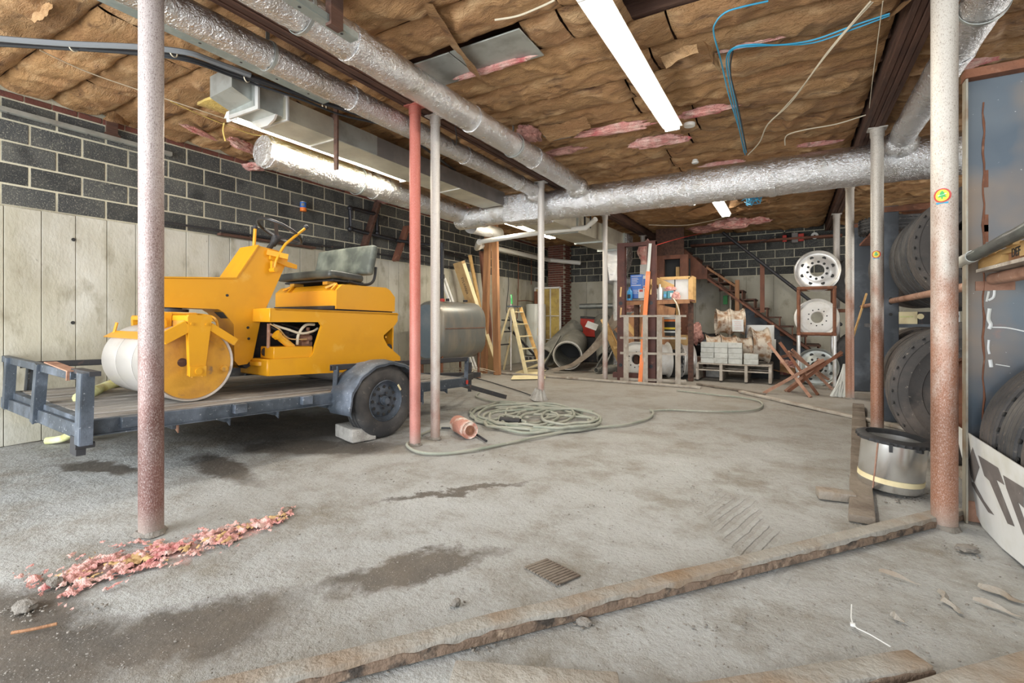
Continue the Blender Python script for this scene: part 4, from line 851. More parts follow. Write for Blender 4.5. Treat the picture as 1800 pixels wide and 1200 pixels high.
# rear gate frame
b = bm_new(); bar(b, (-0.10, -2.32, 0.40), (-2.6, -2.32, 0.36), 0.04, 0.10, bev=0.004); tpart('gate_rail', b, 'trailer', trailer)
b = bm_new(); bar(b, (-0.42, -2.32, 0.755), (-2.6, -2.32, 0.765), 0.05, 0.06, bev=0.004); tpart('gate_rail', b, 'trailer', trailer)
b = bm_new(); box(b, (-0.7, -2.33, 0.80), (0.6, 0.07, 0.008), (0, 0.05, 0)); box(b, (-0.44, -2.35, 0.755), (0.02, 0.02, 0.07)); tpart('rusty_strip', b, 'rust_light', trailer, 'rusty bent strip')
b = bm_new(); box(b, (-0.27, -2.30, 0.785), (0.40, 0.06, 0.03)); tpart('gate_cap', b, 'trailer_dark', trailer)
for x, tilt, wd in ((-0.14, 0.0, 0.10), (-1.28, 0.04, 0.09), (-2.32, 0.02, 0.09)):
    b = bm_new(); bar(b, (x - tilt, -2.36, 0.33), (x + tilt, -2.36, 0.79), wd, 0.012, up=(0, 1, 0)); bar(b, (x - tilt + wd / 2, -2.33, 0.33), (x + tilt + wd / 2, -2.33, 0.79), 0.012, 0.065, up=(0, 1, 0)); tpart('gate_post', b, 'trailer', trailer)
b = bm_new(); box(b, (-0.30, -2.32, 0.30), (0.14, 0.05, 0.12)); cyl(b, (-0.2, -2.36, 0.31), (-0.2, -2.26, 0.31), 0.02, n=10); tpart('hinge_plate', b, 'trailer_dark', trailer)
# tongue
for x0, x1 in ((-0.55, -1.22), (-2.05, -1.38)):
    b = bm_new(); bar(b, (x0, 1.5, 0.36), (x1, 2.85, 0.33), 0.06, 0.10, bev=0.004); tpart('tongue', b, 'trailer_dark', trailer)
b = bm_new(); bar(b, (-0.30, 1.56, 0.37), (-0.18, 2.35, 0.14), 0.07, 0.055); box(b, (-0.19, 2.30, 0.165), (0.02, 0.05, 0.03)); tpart('ramp_arm', b, 'trailer_dark', trailer, 'dark lowered arm at the front corner')
b = bm_new(); bar(b, (-1.3, 2.8, 0.34), (-1.3, 3.15, 0.33), 0.06, 0.08); cyl(b, (-1.3, 2.9, -0.02), (-1.3, 2.9, 0.55), 0.03, n=12); tpart('jack', b, 'trailer_dark', trailer)
b = bm_new(); box(b, (-0.17, 1.50, 0.42), (0.012, 0.03, 0.05)); tpart('reflector', b, 'red', trailer, 'small red reflector')
# wheel + fender
wc = Vector((0.0, 0, 0.37))
wheel = None
def tyre_profile(R, W, rim, out=1.0):
    h = W / 2
    return [(rim, -h * 0.72), (rim + 0.02, -h * 0.86), (R - (R - rim) * 0.45, -h), (R - 0.03, -h * 0.90), (R - 0.006, -h * 0.74), (R, -h * 0.66), (R, -h * 0.52), (R - 0.010, -h * 0.50), (R - 0.010, -h * 0.42), (R, -h * 0.40), (R, -h * 0.08), (R - 0.010, -h * 0.06),
            (R - 0.010, h * 0.06), (R, h * 0.08), (R, h * 0.40), (R - 0.010, h * 0.42), (R - 0.010, h * 0.50), (R, h * 0.52), (R, h * 0.66), (R - 0.006, h * 0.74), (R - 0.03, h * 0.90), (R - (R - rim) * 0.45, h), (R - (R - rim) * 0.52, h * 0.985), (R - (R - rim) * 0.56, h * 1.0), (rim + 0.02, h * 0.86), (rim, h * 0.72)]
for sx, inner in ((1, 0), (-1, 1)):
    cx = -0.055 if sx == 1 else -2.58
    b = bm_new(); lathe(b, tyre_profile(0.365, 0.22, 0.205), (cx, 0, 0.367), (sx, 0, 0), 56); ty = tpart('tyre', b, 'tyre', trailer)
    b = bm_new(); lathe(b, [(0.204, -0.09), (0.21, -0.09), (0.21, 0.085), (0.203, 0.09), (0.195, 0.07), (0.185, 0.05), (0.17, 0.03), (0.12, 0.055), (0.06, 0.05), (0.06, 0.045), (0.11, 0.045), (0.17, 0.015), (0.185, 0.03), (0.195, -0.09)], (cx, 0, 0.367), (sx, 0, 0), 40)
    rm = tpart('rim', b, 'trailer', trailer)
    if sx == 1:
        b = bm_new()
        for k in range(12):
            a = 2 * PI * k / 12; c = Vector((cx + 0.050, math.cos(a) * 0.14, 0.367 + math.sin(a) * 0.14)); cyl(b, c, c + Vector((0.004, 0, 0)), 0.017, n=12)
        tpart('vent_hole', b, 'ink', rm, kind='stuff')
        b = bm_new(); cyl(b, (cx + 0.045, 0, 0.367), (cx + 0.075, 0, 0.367), 0.055, 0.05, 20); cyl(b, (cx + 0.075, 0, 0.367), (cx + 0.105, 0, 0.367), 0.038, 0.033, 18); tpart('hub', b, 'trailer', rm)
        for k in range(6):
            a = 2 * PI * k / 6 + 0.3; c = Vector((cx + 0.052, math.cos(a) * 0.078, 0.367 + math.sin(a) * 0.078)); b = bm_new(); cyl(b, c, c + Vector((0.025, 0, 0)), 0.012, n=6); tpart('wheel_nut', b, 'trailer_dark', rm)
b = bm_new(); box(b, (0.045, 0.16, 0.49), (0.006, 0.02, 0.07), (0.6, 0, 0)); tpart('tape_scrap', b, 'paper_cream', trailer, 'peeling tan scrap on the tyre side')
def fender(x0, x1):
    b = bm_new(); R = 0.43; n = 30; A0, A1 = math.radians(192), math.radians(-8); out = []
    for i in range(n + 1):
        a = A0 + (A1 - A0) * i / n; rr = R * (1 + 0.015 * math.sin(i * 1.7)); y = math.cos(a) * rr * 1.12; z = 0.367 + math.sin(a) * rr * 0.93
        ring = [(x0, y, z), (x0 + 0.04, y, z + 0.004), ((x0 + x1) / 2, y * 1.01, z + 0.012), (x1 - 0.02, y, z), (x1, y * 0.985, z - 0.012), (x1, y * 0.95, z - 0.035), (x1 - 0.006, y * 0.95, z - 0.035), (x1 - 0.02, y * 0.975, z - 0.01), (x0, y * 0.98, z - 0.008)]
        out.append([b.verts.new(q) for q in ring])
    for A, B in zip(out, out[1:]):
        for k in range(len(A)): b.faces.new((A[k], A[(k + 1) % len(A)], B[(k + 1) % len(A)], B[k]))
    b.faces.new(out[0]); b.faces.new(out[-1][::-1]); return b
tpart('fender', fender(-0.225, 0.09), 'trailer', trailer, 'blue-grey curved mudguard', ang=50)
axb = bm_new(); cyl(axb, (-2.5, 0, 0.367), (-0.1, 0, 0.367), 0.03, n=12); tpart('axle', axb, 'trailer_dark', trailer)

# ============================================================ ROLLER
DZ = 0.482
roller = thing('road_roller', 'yellow ride-on tandem road roller standing on the trailer deck', 'roller', tP(-1.1, -0.5, DZ))
def rp(name, b, mat='yellow', label=None, parent=None, ang=38): return tpart(name, b, mat, parent or roller, label, ang=ang)
def side(poly, x, t, bev=0.0):
    b = bm_new(); prism(b, poly, (x, 0, 0), (0, 1, 0), (0, 0, 1), (t, 0, 0)); return b
HY, HZ, R = -1.56, 0.795, 0.312
# front drum: three shells
drum = None
for k in range(3):
    x1 = -0.50 - k * 0.372; x0 = x1 - 0.36; b = bm_new()
    lathe(b, [(0.0, x0 + 0.03), (R - 0.02, x0 + 0.03), (R - 0.012, x0), (R - 0.004, x0), (R, x0 + 0.01), (R, x1 - 0.01), (R - 0.004, x1), (R - 0.012, x1), (R - 0.02, x1 - 0.018), (0.0, x1 - 0.018)], (0, HY, HZ), (1, 0, 0), 64, closed=False)
    d_ = rp('drum', b, 'drum', 'bare steel drum shell')
    if k == 0: drum = d_
b = bm_new(); cyl(b, (-0.520, HY, HZ), (-0.512, HY, HZ), R - 0.022, n=56); rp('drum_face', b, 'yellow_worn', 'worn yellow drum face', drum)
b = bm_new(); cyl(b, (-0.514, HY - 0.08, HZ + 0.01), (-0.508, HY - 0.08, HZ + 0.01), 0.035, n=20); rp('grease_spot', b, 'wood_dark', 'dark greasy hole', drum)
b = bm_new(); c = Vector((-0.514, HY + 0.235, HZ - 0.055)); cyl(b, c, c + Vector((0.03, 0, 0)), 0.026, n=16); rp('drain_plug', b, 'yellow_worn', None, drum)
# yoke arms
def yoke(x, t):
    b = side([(HY - 0.085, 1.17), (HY - 0.075, 1.19), (HY + 0.085, 1.19), (HY + 0.095, 1.17), (HY + 0.055, 0.755), (HY + 0.055, 0.70), (HY - 0.060, 0.70), (HY - 0.060, 0.755)], x, t); return b
yk = rp('yoke_arm', yoke(-0.47, 0.05)); rp('yoke_arm', yoke(-1.66, 0.05))
b = side([(HY - 0.062, 0.775), (HY + 0.058, 0.775), (HY + 0.058, 0.695), (HY - 0.062, 0.695)], -0.43, 0.022); cyl(b, (-0.41, HY, 0.735), (-0.396, HY, 0.735), 0.026, n=20); rp('bearing_cap', b, 'yellow', None, yk)
b = bm_new()
for yy in (-0.055, 0.055): cyl(b, (-0.42, HY + yy, 1.115), (-0.408, HY + yy, 1.115), 0.012, n=8)
for yy in (-0.04, 0.035): cyl(b, (-0.42, HY + yy, 0.688), (-0.42, HY + yy, 0.70), 0.009, n=8)
rp('bolt', b, 'yellow', None, yk)
b = bm_new(); box(b, (-1.05, HY, 1.165), (1.2, 0.17, 0.045), bev=0.006); rp('yoke_beam', b)
b = bm_new(); box(b, (-0.78, HY - 0.02, 1.10), (0.55, 0.12, 0.10), bev=0.008); rp('yoke_beam', b, 'yellow_worn')
b = bm_new(); box(b, (-0.90, HY - 0.02, 1.20), (0.36, 0.26, 0.03), bev=0.01); box(b, (-0.73, HY - 0.14, 1.13), (0.03, 0.11, 0.17), bev=0.006); box(b, (-0.73, HY - 0.14, 1.05), (0.12, 0.03, 0.03)); rp('pivot_bracket', b)
b = bm_new(); cyl(b, (-0.95, HY, 1.18), (-0.95, HY, 1.27), 0.07, n=20); cyl(b, (-0.95, HY, 1.21), (-0.95, HY, 1.245), 0.12, n=24); rp('steering_pivot', b, 'trailer_dark', 'dark pivot under the nose')
b = bm_new(); lathe(b, [(0.03, -0.012), (0.05, -0.012), (0.05, 0.012), (0.03, 0.012)], (-0.66, HY - 0.20, 1.12), (1, 0, 0), 24, rfun=lambda q, a, t: q * (1 + (0.14 if q > 0.04 and int(t * 24 / (2 * PI)) % 2 else 0))); rp('chain_sprocket', b, 'yellow')
# scraper bars over the near drum edge
b = bm_new(); bar(b, (-0.44, HY - 0.075, 1.10), (-0.44, HY - 0.25, 0.995), 0.09, 0.035, up=(1, 0, 0)); rp('scraper_arm', b)
b = bm_new(); bar(b, (-0.44, HY + 0.085, 1.10), (-0.44, HY + 0.295, 0.965), 0.06, 0.03, up=(1, 0, 0)); rp('scraper_arm', b)
b = bm_new(); prism(b, [(-0.50, 0), (-1.70, 0), (-1.66, 0.09), (-0.55, 0.09)], (0, HY - 0.27, 0.985), (1, 0, 0), (0, 0.8, 0.6), (0, -0.006, 0.006)); rp('scraper_plate', b, 'yellow', 'pale wide scraper plate across the drum')
b = bm_new(); tube(b, [(-0.55, HY - 0.2, 1.10), (-0.56, HY - 0.25, 1.05), (-0.55, HY - 0.27, 0.98), (-0.54, HY - 0.28, 0.90)], 0.012, 8, sm=4); tube(b, [(-1.62, HY - 0.2, 1.12), (-1.62, HY - 0.22, 1.02)], 0.012, 8); rp('scraper_spring', b)
b = bm_new(); tube(b, [(-1.0, HY + 0.12, 1.20), (-0.8, HY + 0.16, 1.20), (-0.62, HY + 0.20, 1.17), (-0.6, HY + 0.22, 1.08)], 0.010, 8, sm=5); rp('water_pipe', b)
# nose, neck
NXN, NW = -0.80, 0.34
nose = [(-1.72, 1.255), (-1.72, 1.47), (-1.685, 1.495), (-1.11, 1.545), (-0.905, 1.885), (-0.71, 1.865), (-0.60, 1.795), (-0.82, 1.27), (-0.86, 1.20), (-0.93, 0.80), (-0.98, 0.745), (-1.06, 0.735), (-1.10, 0.78), (-1.115, 1.12), (-1.20, 1.225), (-1.25, 1.255)]
b = side(nose, NXN - NW, NW); neck = rp('nose_and_neck', b)
b = bm_new(); bar(b, (NXN - NW / 2, -1.70, 1.502), (NXN - NW / 2, -1.10, 1.552), NW + 0.03, 0.012); rp('top_cover', b, 'yellow', None, neck)
b = bm_new(); bar(b, (NXN - NW / 2, -1.105, 1.552), (NXN - NW / 2, -0.905, 1.890), NW + 0.02, 0.012); rp('front_cover', b, 'yellow', None, neck)
b = bm_new()
for yy, zz in ((-1.18, 1.385), (-0.985, 1.09), (-0.975, 0.985)): cyl(b, (NXN, yy, zz), (NXN + 0.004, yy, zz), 0.013, n=12)
rp('bolt_hole', b, 'ink', None, neck)
b = side([(-1.22, 1.23), (-1.10, 1.12), (-1.09, 0.80), (-0.98, 0.70), (-0.90, 0.75), (-0.95, 1.25)], NXN - 0.16, 0.14); rp('inner_link', b, 'trailer_dark', 'dark articulated link')
b = bm_new(); bar(b, (NXN + 0.015, -0.83, 1.83), (NXN + 0.10, -0.66, 1.80), 0.04, 0.05); rp('lever_bracket', b)
# steering
wc_ = Vector((-0.95, -0.61, 2.09)); wn = Vector((0.05, 0.42, 0.90)).normalized()
b = bm_new(); x_, y_, d_2 = frame(wn); tube(b, [wc_ + (x_ * math.cos(2 * PI * k / 40) + y_ * math.sin(2 * PI * k / 40)) * 0.225 for k in range(41)], 0.016, 12); sw = rp('steering_wheel', b, 'blackgloss')
b = bm_new(); hub = wc_ - wn * 0.07
for a in (0.4, 2.5, 4.6): bar(b, hub, wc_ + (x_ * math.cos(a) + y_ * math.sin(a)) * 0.2, 0.035, 0.010)
cyl(b, hub - wn * 0.03, hub + wn * 0.02, 0.045, 0.035, 18); rp('spoke', b, 'trailer_dark', None, sw)
b = bm_new(); cyl(b, hub, (-0.95, -0.76, 1.83), 0.026, n=16); cyl(b, hub - wn * 0.02, hub - wn * 0.10, 0.045, 0.03, 16); rp('steering_column', b, 'black')
b = bm_new(); tube(b, [(-0.74, -0.77, 1.68), (-0.73, -0.76, 1.76), (-0.73, -0.69, 1.90), (-0.73, -0.64, 1.96), (-0.73, -0.47, 2.12)], 0.014, 10, sm=5); lv = rp('control_lever', b)
b = bm_new(); bmesh.ops.create_icosphere(b, subdivisions=2, radius=0.026, matrix=Matrix.Translation((-0.73, -0.455, 2.14))); rp('lever_knob', b, 'trailer_dark', None, lv)
b = bm_new(); tube(b, [(-1.10, -0.80, 1.84), (-1.10, -0.79, 2.10)], 0.016, 10); lv = rp('control_lever', b)
b = bm_new(); bmesh.ops.create_icosphere(b, subdivisions=2, radius=0.024, matrix=Matrix.Translation((-1.10, -0.79, 2.12))); rp('lever_knob', b, 'trailer_dark', None, lv)
b = bm_new(); tube(b, [(-0.79, -0.78, 1.66), (-0.70, -0.78, 1.66)], 0.024, 12); box(b, (-0.745, -0.78, 1.70), (0.03, 0.05, 0.09)); rp('lever_pivot', b)
b = side([(-0.80, 1.80), (-0.52, 1.74), (-0.52, 1.70), (-0.62, 1.71), (-0.80, 1.765)], NXN + 0.002, 0.03); rp('quadrant', b)
# body
BX0, BX1 = -1.72, -0.50
sp = [(-0.93, 1.275), (0.60, 1.285), (0.605, 1.19), (0.565, 1.14), (0.40, 1.02), (0.40, 0.99), (0.46, 0.90), (0.655, 0.765), (0.665, 0.68), (0.60, 0.655), (0.15, 0.625), (-0.93, 0.645), (-0.93, 0.80), (-0.52, 0.805), (-0.49, 0.83), (-0.395, 1.12), (-0.42, 1.155), (-0.93, 1.145)]
b = side(sp, BX1 - 0.035, 0.035); body = rp('side_panel', b)
b = side(sp, BX0, 0.035); rp('side_panel', b)
b = bm_new(); box(b, ((BX0 + BX1) / 2, -0.14, 1.265), (BX1 - BX0, 1.50, 0.02)); rp('deck_top', b)
b = bm_new(); box(b, (-0.72, -0.93, 1.21), (0.44, 0.02, 0.13), bev=0.006); rp('front_shelf', b)
b = bm_new(); box(b, (-1.50, -0.93, 1.21), (0.44, 0.02, 0.13), bev=0.006); rp('front_shelf', b)
b = bm_new(); box(b, (-0.77, -0.70, 0.72), (0.5, 0.48, 0.155), bev=0.01); fr = rp('foot_tray', b)
b = bm_new(); prism(b, [(0.10 * math.cos(a), 0.05 * math.sin(a)) for a in [PI + PI * i / 12 for i in range(13)]], (-0.72, -0.93, 0.77), (1, 0, 0), (0, 1, 0), (0, 0, -0.035)); rp('step_lip', b, 'yellow', None, fr)
b = bm_new(); box(b, (-0.64, -0.68, 0.855), (0.24, 0.40, 0.115), bev=0.006); rp('step_box', b)
b = bm_new(); box(b, (-1.1, 0.58, 0.95), (1.1, 0.02, 0.5)); rp('rear_panel', b)
b = side([(0.42, 1.06), (0.56, 0.92), (0.56, 0.80), (0.44, 0.92)], -0.85, 0.2); rp('rear_bracket', b)
b = bm_new(); cyl(b, (-0.53, 0.50, 0.87), (-0.525, 0.50, 0.87), 0.05, n=18); box(b, (-0.80, 0.46, 0.84), (0.4, 0.02, 0.2)); rp('rear_opening', b, 'ink')
b = bm_new()
for yy, zz in ((0.35, 0.745), (0.43, 0.75), (0.43, 1.0), (0.62, 0.69)): cyl(b, (BX1, yy, zz), (BX1 + 0.006, yy, zz), 0.010, n=10)
rp('bolt', b, 'yellow_worn')
b = bm_new(); cyl(b, (BX1, 0.585, 0.700), (BX1 + 0.004, 0.585, 0.700), 0.022, n=14); rp('bolt_hole', b, 'ink')
# engine bay
b = bm_new(); box(b, (-1.15, -0.55, 0.95), (0.5, 0.9, 0.42)); box(b, (-0.95, -0.42, 0.98), (0.2, 0.3, 0.3), bev=0.03); cyl(b, (-0.8, -0.5, 1.05), (-0.8, -0.35, 1.05), 0.06, n=16); cyl(b, (-0.7, -0.86, 0.86), (-0.68, -0.86, 0.86), 0.045, n=16); eng = rp('engine', b, 'ironpipe')
b = bm_new(); box(b, (-0.72, -0.45, 0.93), (0.12, 0.12, 0.06), bev=0.01); cyl(b, (-0.66, -0.52, 0.99), (-0.66, -0.42, 0.99), 0.035, n=14); cyl(b, (-0.66, -0.45, 0.93), (-0.66, -0.45, 1.10), 0.02, n=10); tube(b, [(-0.62, -0.88, 0.9), (-0.62, -0.88, 1.13)], 0.016, 8); tube(b, [(-0.62, -0.89, 1.03), (-0.62, -0.70, 1.0)], 0.014, 8); rp('engine_fitting', b, 'rust_light', None, eng)
for pts, r, mt_ in (([(-0.60, -0.85, 1.12), (-0.58, -0.72, 1.08), (-0.57, -0.58, 1.04), (-0.58, -0.45, 1.06), (-0.60, -0.38, 1.09)], 0.012, 'cable_white'), ([(-0.60, -0.60, 0.93), (-0.58, -0.60, 1.03), (-0.58, -0.53, 1.12), (-0.60, -0.42, 1.13)], 0.014, 'cable_white'),
                    ([(-0.60, -0.88, 1.13), (-0.58, -0.80, 1.08), (-0.58, -0.70, 0.99), (-0.60, -0.50, 0.98)], 0.007, 'card'), ([(-0.62, -0.86, 1.10), (-0.64, -0.65, 1.02), (-0.66, -0.5, 1.10)], 0.010, 'black'), ([(-0.62, -0.75, 1.13), (-0.66, -0.6, 1.10), (-0.64, -0.4, 1.03)], 0.009, 'ironpipe')):
    b = bm_new(); tube(b, pts, r, 8, sm=6); rp('engine_hose', b, mt_, None, eng)
b = bm_new(); a0 = Vector((-0.58, -0.66, 0.90)); a1 = Vector((-0.57, -0.82, 1.02)); cyl(b, a0, a1, 0.034, n=20); cyl(b, a1 - (a1 - a0).normalized() * 0.01, a1 + (a1 - a0).normalized() * 0.025, 0.044, n=20); rp('filler_tube', b)
# rear drum
b = bm_new(); lathe(b, [(0.0, -1.62), (0.32, -1.62), (0.325, -1.60), (0.325, -0.62), (0.32, -0.60), (0.0, -0.60)], (0, 0.18, 0.482 + 0.325), (1, 0, 0), 56, closed=False); rd_ = rp('rear_drum', b, 'drum', 'bare steel rear drum')
b = bm_new(); cyl(b, (-0.6, 0.18, 0.807), (-0.585, 0.18, 0.807), 0.27, n=40); rp('drum_face', b, 'rust', 'rusty inner face', rd_)
# hood and seat
hd = [(-0.20, 1.30), (-0.20, 1.50), (-0.13, 1.565), (0.46, 1.575), (0.52, 1.55), (0.60, 1.47), (0.60, 1.30)]
b = side(hd, -1.75, 1.20); hood = rp('hood', b)
b = bm_new(); box(b, (-1.15, -0.21, 1.315), (1.16, 0.03, 0.035)); box(b, (-1.15, 0.2, 1.29), (1.16, 0.76, 0.02)); rp('gasket', b, 'black', 'black rubber gasket under the hood')
b = bm_new()
for x in (-0.72, -1.55):
    bar(b, (x, -0.22, 1.525), (x + 0.06, -0.14, 1.575), 0.05, 0.02); bar(b, (x + 0.14, -0.24, 1.50), (x + 0.10, -0.15, 1.57), 0.02, 0.02)
rp('hood_latch', b, 'yellow', None, hood)
b = bm_new()
for x in (-0.85, -1.50): box(b, (x, -0.08, 1.59), (0.09, 0.12, 0.035)); box(b, (x, 0.22, 1.59), (0.09, 0.12, 0.035))
rp('seat_bracket', b, 'yellow_worn')
b = bm_new(); box(b, (-1.18, 0.06, 1.617), (0.95, 0.40, 0.018)); rp('seat_base', b, 'black')
def cushion(c, s, rot, mat, name, seed):
    b = bm_new(); box(b, (0, 0, 0), s, bev=min(s) * 0.42, seg=3)
    bmesh.ops.subdivide_edges(b, edges=[e for e in b.edges if e.calc_length() > 0.15], cuts=6, use_grid_fill=True)
    for v in b.verts:
        v.co.z += 0.012 * math.cos(v.co.x / s[0] * PI) * (1 if v.co.z > 0 else 0) + noise.noise(v.co * 5 + Vector((seed, 0, 0))) * 0.006
    b.transform(Matrix.Translation(c) @ Euler(rot).to_matrix().to_4x4()); return rp(name, b, mat, ang=50)
cushion((-1.20, 0.02, 1.672), (1.06, 0.46, 0.085), (-0.04, 0, 0), 'vinyl', 'seat', 1)
cushion((-1.20, 0.36, 1.895), (1.10, 0.36, 0.09), (PI / 2 - 0.20, 0, 0), 'vinyl_dust', 'backrest', 2)
b = bm_new()
for x in (-0.70, -1.70): tube(b, [(x, 0.05, 1.62), (x, 0.28, 1.60), (x, 0.40, 1.66), (x, 0.43, 1.82)], 0.016, 10, sm=5)
rp('back_bracket', b, 'black')
# strapping lying on the deck and floor
b = bm_new()
tube(b, [tP(-1.25, -2.1, 0.50), tP(-1.5, -1.95, 0.51), tP(-1.85, -1.8, 0.50), tP(-2.1, -1.6, 0.52), tP(-2.0, -1.35, 0.56), tP(-1.75, -1.2, 0.52)], 0.045, 10, sm=6)
b.transform(Matrix.Translation((0, 0, 0.0))); o = single('cloth_strap', b, 'leafy', 'pale yellow-green strap lying on the trailer deck beside the drum', 'strap')
b = bm_new(); tube(b, [tP(-2.1, -1.5, 0.52), tP(-1.95, -1.35, 0.60), tP(-1.8, -1.15, 0.58), tP(-1.85, -1.0, 0.54)], 0.045, 10, sm=6); single('cloth_strap', b, 'yellow_ins', 'brownish yellow strap heaped beside the pale one on the deck', 'strap')
b = bm_new(); q = fl(82, 780)
tube(b, [q + Vector((0, 0, 0.03)), q + Vector((0.12, 0.08, 0.05)), q + Vector((0.28, 0.12, 0.12)), q + Vector((0.30, 0.2, 0.08)), q + Vector((0.12, 0.2, 0.04))], 0.035, 10, sm=5); single('cloth_strap', b, 'leafy', 'pale yellow-green strap on the floor below the trailer corner', 'strap')
# ============================================================ BACK OF THE ROOM, LEFT CORNER
# heating oil tank
t = thing('oil_tank', 'large grey oval heating oil tank on legs beside the concrete wall', 'tank', (-5.75, 7.65, 0))
def obround(w, h, n=12):
    r = w / 2; return [(r * math.cos(a), h / 2 - r + r * math.sin(a)) for a in [PI * i / n for i in range(n + 1)]] + [(r * math.cos(a), -h / 2 + r + r * math.sin(a)) for a in [PI + PI * i / n for i in range(n + 1)]]
b = bm_new(); rings = []
prof = [(0.0, 0.80), (0.012, 0.90), (0.05, 0.97), (0.10, 1.0), (1.40, 1.0), (1.45, 0.97), (1.488, 0.90), (1.5, 0.80)]
for (yy, s) in prof:
    rings.append([b.verts.new((-5.75 + p[0] * s, 6.9 + yy, 0.97 + p[1] * (1 - (1 - s) * 0.62))) for p in obround(0.69, 1.12)])
for A, B in zip(rings, rings[1:]):
    for k in range(len(A)): b.faces.new((A[k], A[(k + 1) % len(A)], B[(k + 1) % len(A)], B[k]))
b.faces.new(rings[0][::-1]); b.faces.new(rings[-1]); tk = part('tank_body', b, 'tank', t)
b = bm_new(); o2 = obround(0.55, 0.98); prism(b, o2, (-5.75, 6.892, 0.97), (1, 0, 0), (0, 0, 1), (0, 0.02, 0)); part('end_head', b, 'tank_end', t, 'blue-grey tank end')
b = bm_new(); box(b, (-5.402, 7.65, 1.02), (0.008, 1.30, 0.012)); part('weld_seam', b, 'rust', t)
for x in (-5.98, -5.52):
    for y in (7.05, 8.25): b = bm_new(); cyl(b, (x, y, 0), (x, y, 0.55), 0.025, n=12); cyl(b, (x, y, 0), (x, y, 0.01), 0.05, n=12); part('leg', b, 'rust', t)
b = bm_new(); cyl(b, (-5.6, 7.9, 1.53), (-5.6, 7.9, 1.57), 0.045, n=14); cyl(b, (-5.62, 7.35, 1.53), (-5.62, 7.35, 1.58), 0.035, n=14); part('bung', b, 'ironpipe', t)
# riser on the tank
b = bm_new(); q0 = onX(787, 527, -5.72); q0.y = 7.5
xp = -5.75; tube(b, [(-6.2, 6.6, 2.62), (-6.0, 7.0, 2.60), (-5.75, 7.35, 2.58)], 0.028, 10); cyl(b, (xp, 7.35, 2.60), (xp, 7.35, 1.56), 0.036, n=14); cyl(b, (xp, 7.35, 2.54), (xp, 7.35, 2.64), 0.048, n=14); cyl(b, (xp, 7.35, 1.96), (xp, 7.35, 2.04), 0.05, n=14)
single('vent_riser', b, 'ironpipe', 'black iron pipe rising from the top of the oil tank', 'pipe')
b = bm_new(); lathe(b, [(0, 0), (0.05, 0), (0.05, 0.05), (0.03, 0.06), (0.03, 0.10), (0, 0.10)], (xp, 7.35, 1.525), (0, 0, 1), 14, closed=False); single('valve_cap', b, 'red', 'small red fitting at the foot of the black riser on the oil tank', 'fitting')
# two wood props
for k, (bx, by, tx, ty, lab) in enumerate(((-5.88, 9.0, -5.78, 9.02, 'left of the two upright wooden props beneath the back lamp'), (-5.47, 8.9, -5.57, 8.95, 'right of the two upright wooden props beneath the back lamp'))):
    b = bm_new(); bar(b, (bx, by, -0.005), (tx, ty, 3.28), 0.14, 0.09, up=(0, 1, 0), bev=0.004); single('wood_prop', b, 'wood_post', lab, 'post')
b = bm_new(); bar(b, (-5.78, 9.25, 0), (-5.80, 9.32, 3.1), 0.09, 0.02, up=(0, 1, 0)); single('white_board', b, 'white_paint', 'narrow white board standing behind the left wooden prop', 'board')
# leaning long cartons and tubes against the wall
def lean(name, p0, p1, w_, h_, mat, label, cat, up=(1, 0, 0), bev=0.0):
    b = bm_new(); bar(b, p0, p1, w_, h_, up=up, bev=bev); return single(name, b, mat, label, cat)
ct = thing('lamp_carton', 'long tan printed carton leaning on the wall behind the oil tank', 'carton', (-5.95, 8.75, 0))
b = bm_new(); bar(b, (-5.75, 9.25, 0.0), (-6.20, 8.50, 2.42), 0.12, 0.24, up=(1, 0, 0), bev=0.003); part('carton_body', b, 'card', ct)
d_ = (Vector((-6.20, 8.50, 2.42)) - Vector((-5.75, 9.25, 0))).normalized()
bx_, by_, bz_ = frame(d_, (1, 0, 0))
ctr = Vector((-5.75, 9.25, 0)) + d_ * 2.05
side_n = bx_ if bx_.y < 0 else -bx_
text_obj('carton_print', 'SYLVANIA', 0.085, 'ink', ct, facing(ctr + side_n * 0.062 * 1.0, -d_, side_n.cross(-d_) ))
big_n = by_ if by_.x > 0 else -by_
b = bm_new(); bar(b, Vector((-5.75, 9.25, 0)) + big_n * 0.122, Vector((-6.20, 8.50, 2.42)) - d_ * 0.06 + big_n * 0.122, 0.118, 0.004, up=(1, 0, 0)); part('carton_face', b, 'paper_cream', ct, 'paler broad face')
lean('plank_offcut', (-5.9, 9.35, 0), (-6.22, 8.95, 2.62), 0.10, 0.03, 'wood_yellow', 'yellow plank end sticking up behind the long carton', 'plank')
lean('board_brown', (-6.0, 9.55, 0), (-6.18, 9.38, 2.75), 0.18, 0.05, 'wood_red', 'red-brown board leaning behind the left wooden prop', 'board')
for k, (dx, lab) in enumerate(((0, 'leftmost white lamp tube leaning behind the oil tank'), (0.07, 'right-hand white lamp tube leaning beside the long carton'))):
    b = bm_new(); cyl(b, (-5.95, 8.75 + dx * 1.6, 0.02), (-6.30, 8.02 + dx * 1.6, 2.05), 0.03, n=12); single('spare_tube', b, 'white_paint', lab, 'lamp tube')
